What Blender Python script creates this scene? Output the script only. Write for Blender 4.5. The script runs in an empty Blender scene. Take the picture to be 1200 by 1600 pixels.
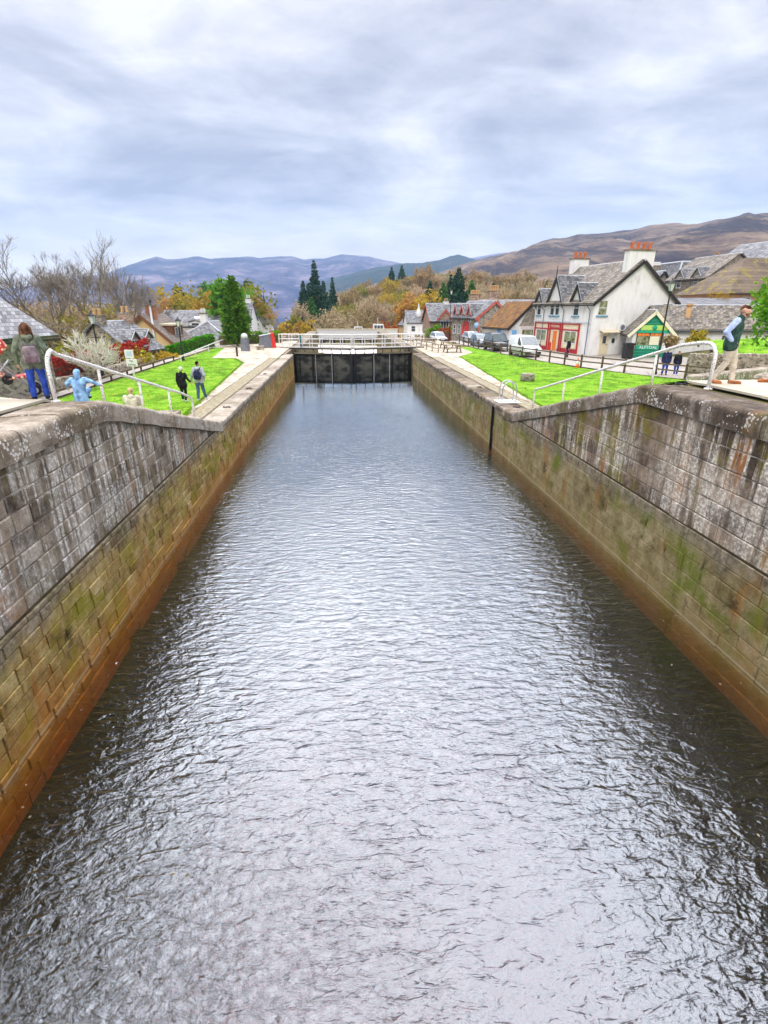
import bpy, bmesh, math, random
import numpy as np
from mathutils import Vector, Matrix, noise as mnoise
R = math.radians
PI = math.pi
SC = bpy.context.scene
COL = SC.collection

# ------------------------------------------------------------------ camera
PITCH, YAW, FPX = R(21.625), R(4.478), 800.0
cam_d = bpy.data.cameras.new('camera')
cam_d.sensor_fit = 'HORIZONTAL'
cam_d.sensor_width = 36.0
cam_d.lens = FPX / 1200 * 36
cam_d.clip_start = 0.05
cam_d.clip_end = 30000
cam = bpy.data.objects.new('camera', cam_d)
COL.objects.link(cam)
cam.location = (0, 0, 0)
cam.rotation_euler = (PI / 2 - PITCH, 0, -YAW)
SC.camera = cam

# ------------------------------------------------------------------ view
SC.view_settings.view_transform = 'Standard'
SC.view_settings.look = 'None'
SC.view_settings.gamma = 1.0
SC.view_settings.exposure = 0.92
SC.cycles.max_bounces = 7
SC.cycles.diffuse_bounces = 3
SC.cycles.glossy_bounces = 3
SC.cycles.transmission_bounces = 4
SC.cycles.transparent_max_bounces = 8
SC.cycles.volume_bounces = 0
SC.cycles.caustics_reflective = False
SC.cycles.caustics_refractive = False
SC.cycles.sample_clamp_indirect = 6.0

# ------------------------------------------------------------------ node helper
class NT:
    def __init__(s, tree):
        s.t = tree
    def n(s, typ, ins=None, **props):
        nd = s.t.nodes.new(typ)
        for k, v in props.items():
            setattr(nd, k, v)
        if ins:
            for k, v in ins.items():
                sock = nd.inputs[k]
                if isinstance(v, bpy.types.NodeSocket):
                    s.t.links.new(v, sock)
                else:
                    sock.default_value = v
        return nd
    def math(s, op, a, b=None, c=None, clamp=False):
        nd = s.t.nodes.new('ShaderNodeMath'); nd.operation = op; nd.use_clamp = clamp
        for i, v in enumerate((a, b, c)):
            if v is None: continue
            if isinstance(v, bpy.types.NodeSocket): s.t.links.new(v, nd.inputs[i])
            else: nd.inputs[i].default_value = v
        return nd.outputs[0]
    def mapr(s, v, a, b, c=0.0, d=1.0):
        nd = s.n('ShaderNodeMapRange', {'Value': v, 'From Min': a, 'From Max': b, 'To Min': c, 'To Max': d})
        return nd.outputs[0]
    def ramp(s, fac, stops):
        nd = s.t.nodes.new('ShaderNodeValToRGB')
        cr = nd.color_ramp
        while len(cr.elements) < len(stops): cr.elements.new(0.5)
        for e, (p, c) in zip(cr.elements, stops):
            e.position = p; e.color = (c[0], c[1], c[2], 1)
        s.t.links.new(fac, nd.inputs[0])
        return nd.outputs[0]
    def mix(s, fac, a, b, mode='MIX'):
        nd = s.t.nodes.new('ShaderNodeMix'); nd.data_type = 'RGBA'; nd.blend_type = mode
        for i, v in ((0, fac), (6, a), (7, b)):
            if isinstance(v, bpy.types.NodeSocket): s.t.links.new(v, nd.inputs[i])
            elif i == 0: nd.inputs[0].default_value = v
            else: nd.inputs[i].default_value = (v[0], v[1], v[2], 1)
        return nd.outputs[2]
    def noise(s, vec, scale, detail=5, rough=0.55, dist=0.0):
        return s.n('ShaderNodeTexNoise', {'Vector': vec, 'Scale': scale, 'Detail': detail, 'Roughness': rough, 'Distortion': dist}).outputs[0]
    def mapping(s, vec, scale=(1, 1, 1), loc=(0, 0, 0), rot=(0, 0, 0)):
        return s.n('ShaderNodeMapping', {'Vector': vec, 'Scale': scale, 'Location': loc, 'Rotation': rot}).outputs[0]

# ------------------------------------------------------------------ sky: overcast cloud sheet over a Nishita sky
SUN_EL, SUN_ROT = R(38), R(200)
w = bpy.data.worlds.new('World')
SC.world = w
w.use_nodes = True
wt = NT(w.node_tree)
w.node_tree.nodes.clear()
sky = wt.n('ShaderNodeTexSky', sky_type='NISHITA', sun_disc=False, sun_elevation=SUN_EL, sun_rotation=SUN_ROT)
tc = wt.n('ShaderNodeTexCoord')
sep = wt.n('ShaderNodeSeparateXYZ', {0: tc.outputs['Generated']})
zc = wt.math('MAXIMUM', sep.outputs[2], 0.0)
den = wt.math('ADD', zc, 0.16)
px_ = wt.math('DIVIDE', sep.outputs[0], den)
py_ = wt.math('DIVIDE', sep.outputs[1], den)
pv = wt.n('ShaderNodeCombineXYZ', {0: px_, 1: py_, 2: 0.0}).outputs[0]
pv1 = wt.mapping(pv, (1.0, 1.0, 1), (3.1, 0.4, 0), (0, 0, R(12)))
n1 = wt.noise(pv1, 1.25, 9, 0.58, 0.6)
n2 = wt.noise(wt.mapping(pv, (0.9, 1.5, 1), (7, 2, 0), (0, 0, R(-8))), 2.6, 8, 0.62, 0.4)
n3 = wt.noise(wt.mapping(pv, (1, 1, 1), (17, 5, 0)), 0.5, 3, 0.5, 0.2)
cl = wt.math('ADD', wt.math('MULTIPLY', n1, 0.55), wt.math('MULTIPLY', n2, 0.30))
cl = wt.math('ADD', cl, wt.math('MULTIPLY', n3, 0.16))
ccol = wt.ramp(cl, [(0.41, (2.55, 2.5, 2.95)), (0.48, (3.6, 3.52, 3.9)), (0.535, (4.6, 4.48, 4.75)), (0.61, (6.2, 5.95, 5.9))])
hz = wt.mapr(zc, 0.0, 0.16, 1.0, 0.0)
ccol = wt.mix(wt.math('MULTIPLY', hz, 0.62), ccol, (14.5, 12.9, 11.4))
zen = wt.mapr(zc, 0.42, 0.75, 1.0, 1.7)
# thin: bright sky patch added above the view for the water to mirror
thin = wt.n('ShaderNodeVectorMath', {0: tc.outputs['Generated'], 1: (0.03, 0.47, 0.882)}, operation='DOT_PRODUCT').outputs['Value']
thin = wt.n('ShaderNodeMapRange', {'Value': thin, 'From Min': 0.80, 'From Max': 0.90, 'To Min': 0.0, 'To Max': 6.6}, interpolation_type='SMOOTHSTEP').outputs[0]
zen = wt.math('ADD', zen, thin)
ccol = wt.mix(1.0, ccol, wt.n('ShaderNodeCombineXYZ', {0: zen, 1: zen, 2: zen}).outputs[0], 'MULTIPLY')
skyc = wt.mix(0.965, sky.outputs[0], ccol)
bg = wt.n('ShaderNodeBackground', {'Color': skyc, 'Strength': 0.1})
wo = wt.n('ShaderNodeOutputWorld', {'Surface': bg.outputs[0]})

sun_d = bpy.data.lights.new('sun', 'SUN')
sun_d.energy = 1.0
sun_d.angle = R(25)
sun_d.color = (1.0, 0.95, 0.88)
sun = bpy.data.objects.new('sun', sun_d)
COL.objects.link(sun)
# sky sun_rotation is clockwise from +Y; lamp shines along its -Z
sd = Vector((math.sin(SUN_ROT) * math.cos(SUN_EL), math.cos(SUN_ROT) * math.cos(SUN_EL), math.sin(SUN_EL)))
sun.rotation_euler = sd.to_track_quat('Z', 'Y').to_euler()
sun.location = (0, 0, 60)

# ------------------------------------------------------------------ placing: a ray of the photograph cut at a known depth or height
def ray(u, v):
    a = (u - 600) / FPX; b = (800 - v) / FPX
    fw = math.cos(PITCH) + b * math.sin(PITCH); up = -math.sin(PITCH) + b * math.cos(PITCH)
    c, s = math.cos(YAW), math.sin(YAW)
    return Vector((a * c + fw * s, -a * s + fw * c, up))
def P(u, v, Y=None, Z=None, X=None):
    r = ray(u, v)
    if Y is not None: return r * (Y / r.y)
    if Z is not None: return r * (Z / r.z)
    return r * (X / r.x)

# ------------------------------------------------------------------ materials
MATS = {}
def newmat(name):
    m = bpy.data.materials.new(name); m.use_nodes = True
    t = NT(m.node_tree)
    b = m.node_tree.nodes['Principled BSDF']
    MATS[name] = m
    return m, t, b
def pm(name, cols, scale=4, rough=0.8, bump=0.15, bscale=None, stretch=(1, 1, 1), metal=0.0, island=0.0, spec=0.3, detail=6, objrand=0.0, bdist=0.02, lo=0.3, hi=0.7):
    """general surface: a noise picks between cols; optional variation per loose piece or per object"""
    m, t, b = newmat(name)
    tc = t.n('ShaderNodeTexCoord')
    vec = t.mapping(tc.outputs['Object'], stretch)
    f = t.noise(vec, scale, detail, 0.6)
    k = len(cols)
    if k == 1: col = t.mix(0.0, cols[0], cols[0])
    else: col = t.ramp(f, [(lo + (hi - lo) * i / (k - 1), c) for i, c in enumerate(cols)])
    if island:
        g = t.n('ShaderNodeNewGeometry')
        v = t.mapr(g.outputs['Random Per Island'], 0, 1, 1 - island, 1 + island)
        col = t.mix(1.0, col, t.n('ShaderNodeCombineXYZ', {0: v, 1: v, 2: v}).outputs[0], 'MULTIPLY')
    if objrand:
        oi = t.n('ShaderNodeObjectInfo')
        hs = t.n('ShaderNodeHueSaturation', {'Hue': t.mapr(oi.outputs['Random'], 0, 1, 0.5 - 0.03 * objrand, 0.5 + 0.03 * objrand),
                                             'Saturation': 1.0, 'Value': t.mapr(oi.outputs['Random'], 0, 1, 1 + 0.25 * objrand, 1 - 0.25 * objrand), 'Color': col})
        col = hs.outputs[0]
    m.node_tree.links.new(col, b.inputs['Base Color'])
    b.inputs['Roughness'].default_value = rough
    b.inputs['Metallic'].default_value = metal
    b.inputs['Specular IOR Level'].default_value = spec
    if bump:
        f2 = t.noise(vec, bscale or scale * 4, 5, 0.6)
        bp = t.n('ShaderNodeBump', {'Height': f2, 'Strength': bump, 'Distance': bdist})
        m.node_tree.links.new(bp.outputs[0], b.inputs['Normal'])
    return m

def masonry(name, blocks, spots, lime, rust, moss, rough=0.9, waterline=None, blk=0.34):
    """cut stone: per-block tone, lime run-off streaks, rust and moss patches"""
    m, t, b = newmat(name)
    tc = t.n('ShaderNodeTexCoord'); ob = tc.outputs['Object']
    g = t.n('ShaderNodeNewGeometry')
    k = len(blocks)
    f = t.noise(ob, 3.0, 8, 0.7)
    f = t.math('ADD', t.math('MULTIPLY', f, 0.6), t.math('MULTIPLY', t.noise(ob, 0.7, 6, 0.65), 0.4))
    f = t.mapr(f, 0.36, 0.64, 0.08, 0.92)
    mixf = t.math('ADD', t.math('MULTIPLY', g.outputs['Random Per Island'], blk), t.math('MULTIPLY', f, 1.0 - blk))
    col = t.ramp(mixf, [(0.15 + 0.7 * i / (k - 1), c) for i, c in enumerate(blocks)])
    gr = t.noise(ob, 38, 4, 0.7)
    gv = t.mapr(gr, 0.3, 0.7, 0.62, 1.35)
    col = t.mix(1.0, col, t.n('ShaderNodeCombineXYZ', {0: gv, 1: gv, 2: gv}).outputs[0], 'MULTIPLY')
    if moss:
        mf = t.mapr(t.noise(ob, 0.8, 5, 0.65, 0.4), 0.51, 0.62, 0, moss[1])
        col = t.mix(mf, col, moss[0])
    if rust:
        rf = t.mapr(t.noise(t.mapping(ob, (1.5, 1.5, 0.35), (4, 9, 3)), 0.9, 5, 0.6, 0.3), 0.56, 0.66, 0, rust[1])
        col = t.mix(rf, col, rust[0])
    if lime:
        st = t.noise(t.mapping(ob, (4.2, 4.2, 0.30)), 1.3, 6, 0.62, 0.6)
        big = t.noise(t.mapping(ob, (1, 1, 1), (2, 6, 1)), lime[2], 3, 0.5)
        lf = t.math('MULTIPLY', t.mapr(st, 0.48, 0.57, 0, 1), t.mapr(big, lime[3], lime[3] + 0.13, 0, 1))
        sp = t.mapr(t.noise(ob, 14, 5, 0.75), 0.45, 0.6, 0.25, 1)
        if len(lime) > 4:
            wv = t.math('MULTIPLY', t.math('SUBTRACT', t.noise(ob, 0.9, 4, .6), .5), 1.6)
            for (cy, cz_, ry_, rz_) in lime[4]:
                s3 = t.n('ShaderNodeSeparateXYZ', {0: ob})
                a_ = t.math('DIVIDE', t.math('SUBTRACT', s3.outputs[1], cy), ry_); b2 = t.math('DIVIDE', t.math('SUBTRACT', s3.outputs[2], cz_), rz_)
                rr_ = t.math('ADD', t.math('SQRT', t.math('ADD', t.math('MULTIPLY', a_, a_), t.math('MULTIPLY', b2, b2))), wv)
                run = t.math('MULTIPLY', t.mapr(rr_, 0.5, 1.05, 1, 0), t.mapr(st, 0.38, 0.52, 0.1, 1))
                lf = t.math('MAXIMUM', lf, run)
        lf = t.math('MULTIPLY', t.math('MULTIPLY', lf, sp), lime[1], clamp=True)
        col = t.mix(lf, col, lime[0])
    if spots:
        vo = t.n('ShaderNodeTexVoronoi', {'Vector': ob, 'Scale': 17.0, 'Randomness': 1.0})
        sm = t.mapr(t.noise(ob, 2.3, 4, 0.6), 0.46, 0.60, 0.0, 0.46)
        nz = t.n('ShaderNodeSeparateXYZ', {0: g.outputs['Normal']}).outputs[2]
        sm = t.math('MULTIPLY', sm, t.mapr(nz, 0.35, 0.8, 1.0, 0.25))
        sd_ = t.math('ADD', vo.outputs['Distance'], t.math('MULTIPLY', t.math('SUBTRACT', t.noise(ob, 60, 3, .6), 0.5), 0.35))
        col = t.mix(t.math('MULTIPLY', t.math('LESS_THAN', sd_, sm), spots), col, (0.72, 0.70, 0.64))
    if waterline is not None:
        sz = t.n('ShaderNodeSeparateXYZ', {0: g.outputs['Position']}).outputs[2]
        tb = t.math('ADD', sz, t.math('MULTIPLY', t.math('SUBTRACT', t.noise(t.mapping(ob, (1.5, 1.5, .5)), 1.3, 6, .65), .5), 1.3))
        col = t.mix(t.mapr(tb, -4.85, -4.45, 0, 0.8), col, t.ramp(t.noise(ob, 5, 6, .7), [(.35, (0.07, 0.055, 0.04)), (.5, (0.22, 0.185, 0.14)), (.65, (0.42, 0.37, 0.29))]))
        dk = t.mapr(t.noise(t.mapping(ob, (1.2, 1.2, .8), (5, 8, 2)), 1.1, 7, .7, .4), .58, .66, 0, .85)
        col = t.mix(dk, col, (0.05, 0.04, 0.018))
        wob = t.math('ADD', sz, t.math('MULTIPLY', t.noise(ob, 1.2, 4), 0.5))
        wf = t.mapr(wob, waterline[0] + 0.15, waterline[0] + 1.0, waterline[2], 0)
        col = t.mix(wf, col, waterline[1])
        lnf = t.math('LESS_THAN', t.math('ABSOLUTE', t.math('SUBTRACT', sz, waterline[0] + 0.035)), 0.02)
        col = t.mix(t.math('MULTIPLY', lnf, 0.6), col, (0.55, 0.46, 0.3))
    m.node_tree.links.new(col, b.inputs['Base Color'])
    b.inputs['Roughness'].default_value = rough
    b.inputs['Specular IOR Level'].default_value = 0.25
    h = t.math('ADD', t.noise(ob, 9, 6, 0.7), t.math('MULTIPLY', t.noise(ob, 45, 3, 0.6), 0.35))
    bp = t.n('ShaderNodeBump', {'Height': h, 'Strength': 0.55, 'Distance': 0.035})
    m.node_tree.links.new(bp.outputs[0], b.inputs['Normal'])
    return m

def rowmat(name, cols, row=0.22, width=0.3, rough=0.7, lichen=None, bump=0.5, mortar=(0.02, 0.02, 0.02), msize=0.012, spec=0.3):
    """coursed slates, tiles or boards: bricks over (x+y, z)"""
    m, t, b = newmat(name)
    tc = t.n('ShaderNodeTexCoord'); ob = tc.outputs['Object']
    s3 = t.n('ShaderNodeSeparateXYZ', {0: ob})
    v = t.n('ShaderNodeCombineXYZ', {0: t.math('ADD', s3.outputs[0], s3.outputs[1]), 1: s3.outputs[2], 2: 0.0}).outputs[0]
    br = t.n('ShaderNodeTexBrick', {'Vector': v, 'Color1': (0, 0, 0, 1), 'Color2': (1, 1, 1, 1), 'Mortar': (0.5, 0.5, 0.5, 1), 'Scale': 1.0, 'Mortar Size': msize,
                                    'Mortar Smooth': 0.2, 'Bias': 0.0, 'Brick Width': width, 'Row Height': row})
    f = t.noise(ob, 1.3, 6, 0.65)
    rr = t.math('ADD', t.math('MULTIPLY', t.n('ShaderNodeRGBToBW', {0: br.outputs[0]}).outputs[0], 0.5), t.math('MULTIPLY', f, 0.5))
    k = len(cols)
    col = t.ramp(rr, [(0.2 + 0.6 * i / max(1, k - 1), c) for i, c in enumerate(cols)])
    if lichen:
        lf = t.mapr(t.noise(ob, lichen[2], 6, 0.75), lichen[3], lichen[3] + 0.08, 0, lichen[1])
        col = t.mix(lf, col, lichen[0])
    col = t.mix(t.math('MULTIPLY', br.outputs[1], 0.75), col, mortar)
    m.node_tree.links.new(col, b.inputs['Base Color'])
    b.inputs['Roughness'].default_value = rough
    b.inputs['Specular IOR Level'].default_value = spec
    hh = t.math('SUBTRACT', t.math('MULTIPLY', f, 0.6), br.outputs[1])
    bp = t.n('ShaderNodeBump', {'Height': hh, 'Strength': bump, 'Distance': 0.03})
    m.node_tree.links.new(bp.outputs[0], b.inputs['Normal'])
    return m

def leafmat(name, cols, objrand=0.6, trans=0.35):
    m, t, b = newmat(name)
    g = t.n('ShaderNodeNewGeometry')
    oi = t.n('ShaderNodeObjectInfo')
    k = len(cols)
    nz = t.noise(t.n('ShaderNodeTexCoord').outputs['Object'], 0.55, 3, 0.6)
    f = t.math('ADD', t.math('MULTIPLY', g.outputs['Random Per Island'], 0.55), t.math('MULTIPLY', nz, 0.5))
    col = t.ramp(f, [(0.1 + 0.8 * i / max(1, k - 1), c) for i, c in enumerate(cols)])
    hs = t.n('ShaderNodeHueSaturation', {'Hue': t.mapr(oi.outputs['Random'], 0, 1, 0.5 - 0.022 * objrand, 0.5 + 0.022 * objrand),
                                         'Saturation': 1.0, 'Value': t.mapr(oi.outputs['Random'], 0, 1, 1 + 0.3 * objrand, 1 - 0.3 * objrand), 'Color': col})
    b.inputs['Roughness'].default_value = 0.75
    b.inputs['Specular IOR Level'].default_value = 0.15
    m.node_tree.links.new(hs.outputs[0], b.inputs['Base Color'])
    if trans:
        tr = t.n('ShaderNodeBsdfTranslucent', {'Color': hs.outputs[0]})
        mx = t.n('ShaderNodeMixShader', {0: trans, 1: b.outputs[0], 2: tr.outputs[0]})
        out = [n for n in m.node_tree.nodes if n.type == 'OUTPUT_MATERIAL'][0]
        m.node_tree.links.new(mx.outputs[0], out.inputs['Surface'])
    return m

def glassmat(name, col=(0.03, 0.04, 0.05), rough=0.06, spec=0.8):
    return pm(name, [col, tuple(c * 2.2 for c in col)], 1.5, rough, 0.0, spec=spec)

WZ = -6.28
stone_upL = masonry('stone_dark_left', [(0.05, 0.036, 0.025), (0.16, 0.128, 0.094), (0.33, 0.275, 0.205), (0.52, 0.46, 0.37)], 0, ((0.86, 0.84, 0.78), 1.0, 0.36, 0.40, [(6.2, -3.7, 2.6, 0.95), (4.6, -4.0, 1.6, 0.6), (10.2, -3.9, 1.6, .5)]), ((0.42, 0.20, 0.07), 0.6), ((0.17, 0.14, 0.03), 0.4))
stone_upR = masonry('stone_dark_right', [(0.042, 0.030, 0.022), (0.13, 0.096, 0.07), (0.28, 0.21, 0.15), (0.48, 0.36, 0.26)], 0, ((0.88, 0.83, 0.72), 1.0, 0.33, 0.41, [(9.8, -3.4, 1.7, 1.0), (7.4, -3.7, 1.6, .9), (13.0, -3.6, 1.0, .7)]), ((0.46, 0.19, 0.05), 0.8), ((0.20, 0.17, 0.012), 0.9))
stone_loL = masonry('stone_ochre_left', [(0.13, 0.075, 0.02), (0.31, 0.205, 0.065), (0.48, 0.35, 0.13), (0.64, 0.51, 0.27)], 0, ((0.60, 0.48, 0.22), 0.4, 0.5, 0.50), ((0.42, 0.16, 0.03), 0.7), ((0.27, 0.25, 0.012), 0.9), waterline=(WZ, (0.52, 0.22, 0.04), 0.75), blk=0.28)
stone_loR = masonry('stone_ochre_right', [(0.11, 0.085, 0.03), (0.24, 0.19, 0.085), (0.36, 0.295, 0.15), (0.50, 0.41, 0.25)], 0, ((0.50, 0.45, 0.28), 0.4, 0.5, 0.5), ((0.36, 0.16, 0.04), 0.6), ((0.15, 0.18, 0.014), 0.9), waterline=(WZ, (0.36, 0.25, 0.10), 0.45), blk=0.22)
stone_cop = masonry('stone_coping', [(0.14, 0.108, 0.075), (0.30, 0.25, 0.19), (0.46, 0.40, 0.32), (0.58, 0.52, 0.43)], 0.95, ((0.68, 0.66, 0.62), 0.5, 0.8, 0.52), None, ((0.14, 0.11, 0.04), 0.45))
stone_copR = masonry('stone_coping_dark', [(0.05, 0.037, 0.028), (0.13, 0.10, 0.075), (0.26, 0.215, 0.165), (0.44, 0.38, 0.30)], 0.75, ((0.62, 0.58, 0.52), 0.6, 0.9, 0.52), ((0.26, 0.11, 0.03), 0.4), ((0.13, 0.11, 0.02), 0.6))
mortar_pale = pm('mortar_pale', [(0.07, 0.06, 0.05), (0.26, 0.23, 0.18), (0.46, 0.43, 0.37), (0.66, 0.64, 0.58)], 2.2, 0.95, 0.4, detail=9)
mortar_dark = pm('mortar_dark', [(0.03, 0.025, 0.015), (0.10, 0.08, 0.04)], 2, 0.95, 0.3)
def algaemat():
    m, t, b = newmat('algae_orange')
    g = t.n('ShaderNodeNewGeometry'); ps = g.outputs['Position']
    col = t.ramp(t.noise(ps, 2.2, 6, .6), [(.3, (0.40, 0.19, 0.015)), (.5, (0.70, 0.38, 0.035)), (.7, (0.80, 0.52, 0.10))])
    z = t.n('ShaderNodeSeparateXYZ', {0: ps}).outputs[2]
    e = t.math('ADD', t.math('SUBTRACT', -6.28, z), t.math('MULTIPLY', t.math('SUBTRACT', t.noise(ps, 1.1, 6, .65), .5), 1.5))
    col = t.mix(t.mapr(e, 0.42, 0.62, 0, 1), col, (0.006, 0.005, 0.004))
    m.node_tree.links.new(col, b.inputs['Base Color']); b.inputs['Roughness'].default_value = 1.0; b.inputs['Specular IOR Level'].default_value = 0.0
    return m
algae = algaemat()
bed_m = pm('canal_bed', [(0.02, 0.013, 0.006), (0.03, 0.02, 0.01)], 1, 0.95, 0)
pave = pm('paving', [(0.33, 0.27, 0.185), (0.52, 0.445, 0.335), (0.66, 0.59, 0.47)], 1.4, 0.9, 0.4, 18, island=0.16, detail=9, lo=.36, hi=.64)
pave_cream = pm('paving_cream', [(0.50, 0.45, 0.34), (0.62, 0.57, 0.45)], 1.3, 0.9, 0.2, 18, island=0.10)
pave_base = pm('paving_joint', [(0.17, 0.14, 0.09), (0.28, 0.24, 0.15)], 5, 0.95, 0.3)
lichen_strip = pm('gravel_strip', [(0.16, 0.13, 0.075), (0.31, 0.27, 0.17), (0.44, 0.40, 0.31)], 6, 0.95, 0.5, 30)
earth = pm('earth_grass', [(0.07, 0.07, 0.02), (0.13, 0.12, 0.035), (0.20, 0.15, 0.055)], 0.35, 0.95, 0.4, 3)
lawn_m = pm('lawn_turf', [(0.075, 0.17, 0.010), (0.145, 0.33, 0.014), (0.20, 0.41, 0.02), (0.31, 0.44, 0.06)], 1.3, 0.95, 0.9, 22, detail=14, lo=.36, hi=.66, spec=0.1, bdist=0.05)
road_m = pm('road_concrete', [(0.36, 0.325, 0.28), (0.45, 0.41, 0.355)], 0.5, 0.9, 0.2, 25)
slate = rowmat('slate', [(0.06, 0.062, 0.068), (0.17, 0.173, 0.18), (0.32, 0.325, 0.335)], 0.17, 0.28, 0.6, ((0.36, 0.36, 0.33), 0.7, 5.0, 0.58))
slate_lichen = rowmat('slate_lichen', [(0.07, 0.06, 0.052), (0.18, 0.158, 0.135), (0.34, 0.30, 0.26)], 0.17, 0.28, 0.75, ((0.42, 0.37, 0.22), 0.8, 3.5, 0.53))
tile_brown = rowmat('tile_brown', [(0.11, 0.055, 0.025), (0.19, 0.095, 0.035), (0.27, 0.15, 0.06)], 0.2, 0.26, 0.85, ((0.32, 0.15, 0.02), 0.8, 1.2, 0.50))
tile_moss = rowmat('tile_moss', [(0.10, 0.075, 0.055), (0.16, 0.12, 0.09), (0.21, 0.16, 0.11)], 0.33, 3.0, 0.85, ((0.30, 0.25, 0.02), 0.85, 0.9, 0.52))
tile_hill = rowmat('tile_grey_brown', [(0.13, 0.105, 0.085), (0.20, 0.165, 0.135), (0.27, 0.22, 0.18)], 0.25, 0.4, 0.8, ((0.34, 0.29, 0.2), 0.5, 3, 0.56))
harl = pm('white_harl', [(0.60, 0.585, 0.55), (0.76, 0.75, 0.725), (0.82, 0.815, 0.80), (0.85, 0.845, 0.83)], 1.1, 0.95, 0.8, 26, detail=10, stretch=(1.6, 1.6, 0.6), lo=.3, hi=.6)
white_render = pm('white_render', [(0.58, 0.58, 0.57), (0.76, 0.76, 0.75), (0.81, 0.81, 0.80)], 1.4, 0.9, 0.2, 30, detail=9, stretch=(1.6, 1.6, .5), lo=.3, hi=.6)
cream_wall = pm('cream_wall', [(0.62, 0.44, 0.22), (0.74, 0.55, 0.30)], 1, 0.9, 0.15, 30)
pink_wall = pm('pink_wall', [(0.56, 0.32, 0.22), (0.66, 0.40, 0.29)], 1, 0.9, 0.15, 30)
def rubble(name, cols, scale=4.4):
    m, t, b = newmat(name)
    ob = t.n('ShaderNodeTexCoord').outputs['Object']
    vo = t.n('ShaderNodeTexVoronoi', {'Vector': t.mapping(ob, (1, 1, 1.7)), 'Scale': scale, 'Randomness': 0.9})
    ve = t.n('ShaderNodeTexVoronoi', {'Vector': t.mapping(ob, (1, 1, 1.7)), 'Scale': scale, 'Randomness': 0.9}, feature='DISTANCE_TO_EDGE')
    f = t.n('ShaderNodeRGBToBW', {0: vo.outputs['Color']}).outputs[0]
    k = len(cols)
    col = t.ramp(t.math('ADD', t.math('MULTIPLY', f, 0.8), t.math('MULTIPLY', t.noise(ob, 12, 4), 0.25)), [(0.2 + 0.65 * i / (k - 1), c) for i, c in enumerate(cols)])
    e = t.mapr(ve.outputs[0], 0.02, 0.09, 1, 0)
    col = t.mix(t.math('MULTIPLY', e, 0.8), col, (0.40, 0.35, 0.28))
    m.node_tree.links.new(col, b.inputs['Base Color']); b.inputs['Roughness'].default_value = 0.9
    bp = t.n('ShaderNodeBump', {'Height': t.mapr(ve.outputs[0], 0.0, 0.15, 0, 1), 'Strength': 0.6, 'Distance': 0.04})
    m.node_tree.links.new(bp.outputs[0], b.inputs['Normal'])
    return m
rub_red = rubble('rubble_red', [(0.13, 0.08, 0.06), (0.34, 0.21, 0.15), (0.48, 0.31, 0.22), (0.55, 0.42, 0.30)])
rub_grey = rubble('rubble_grey', [(0.10, 0.09, 0.075), (0.22, 0.195, 0.16), (0.34, 0.30, 0.25), (0.42, 0.37, 0.30)])
rub_dry = rubble('drystone', [(0.08, 0.065, 0.045), (0.20, 0.165, 0.115), (0.33, 0.28, 0.20), (0.44, 0.39, 0.31)], 4.5)
wht_metal = pm('white_painted_iron', [(0.06, 0.05, 0.04), (0.40, 0.30, 0.22), (0.76, 0.76, 0.74), (0.82, 0.82, 0.80), (0.84, 0.84, 0.83)], 26, 0.5, 0.15, 60, lo=0.34, hi=0.56)
wht_paint = pm('white_paint', [(0.74, 0.74, 0.73), (0.82, 0.82, 0.81)], 3, 0.5, 0.02)
galv = pm('galvanised_steel', [(0.42, 0.43, 0.44), (0.56, 0.57, 0.58)], 8, 0.4, 0.05, metal=0.7)
iron = pm('black_iron', [(0.012, 0.012, 0.013), (0.03, 0.03, 0.03)], 8, 0.5, 0.05)
gate_black = pm('gate_black', [(0.006, 0.006, 0.006), (0.016, 0.015, 0.013)], 2, 0.55, 0.2)
gate_pan = pm('gate_panel_weathered', [(0.006, 0.006, 0.006), (0.022, 0.022, 0.019), (0.10, 0.098, 0.082), (0.11, 0.105, 0.06)], 0.9, 0.8, 0.3, 12, stretch=(1, 1, 1.7))
gate_wood = pm('gate_timber', [(0.10, 0.09, 0.05), (0.20, 0.18, 0.12), (0.30, 0.27, 0.20)], 3, 0.9, 0.3, stretch=(1, 1, 6))
wood_rail = pm('timber_brown', [(0.07, 0.045, 0.03), (0.13, 0.09, 0.06), (0.19, 0.14, 0.10)], 4, 0.85, 0.25, island=0.2)
wood_pale = pm('timber_weathered', [(0.25, 0.20, 0.14), (0.38, 0.31, 0.23), (0.48, 0.41, 0.31)], 4, 0.85, 0.25, island=0.15)
red_paint = pm('red_paint', [(0.36, 0.02, 0.025), (0.46, 0.03, 0.035)], 3, 0.5, 0.03)
red_bright = pm('red_bright', [(0.62, 0.02, 0.015), (0.70, 0.04, 0.03)], 3, 0.5, 0.03)
barge_red = pm('bargeboard_red', [(0.50, 0.09, 0.06), (0.58, 0.14, 0.10)], 3, 0.6, 0.03)
cream_paint = pm('cream_paint', [(0.70, 0.60, 0.42), (0.78, 0.70, 0.52)], 3, 0.6, 0.03)
yellow_paint = pm('pale_yellow_paint', [(0.74, 0.70, 0.46), (0.80, 0.78, 0.60)], 3, 0.6, 0.03)
green_board = rowmat('green_boards', [(0.010, 0.22, 0.12), (0.014, 0.28, 0.155), (0.02, 0.32, 0.18)], 0.14, 6.0, 0.5, None, 0.6, (0.005, 0.08, 0.045), 0.012)
green_sign = pm('green_sign', [(0.012, 0.36, 0.20), (0.02, 0.42, 0.24)], 3, 0.5, 0)
lime_sign = pm('lime_sign', [(0.38, 0.62, 0.10), (0.50, 0.72, 0.16)], 2, 0.5, 0)
blue_sill = pm('blue_sill_paint', [(0.10, 0.26, 0.38), (0.15, 0.33, 0.46)], 3, 0.6, 0.03)
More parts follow.
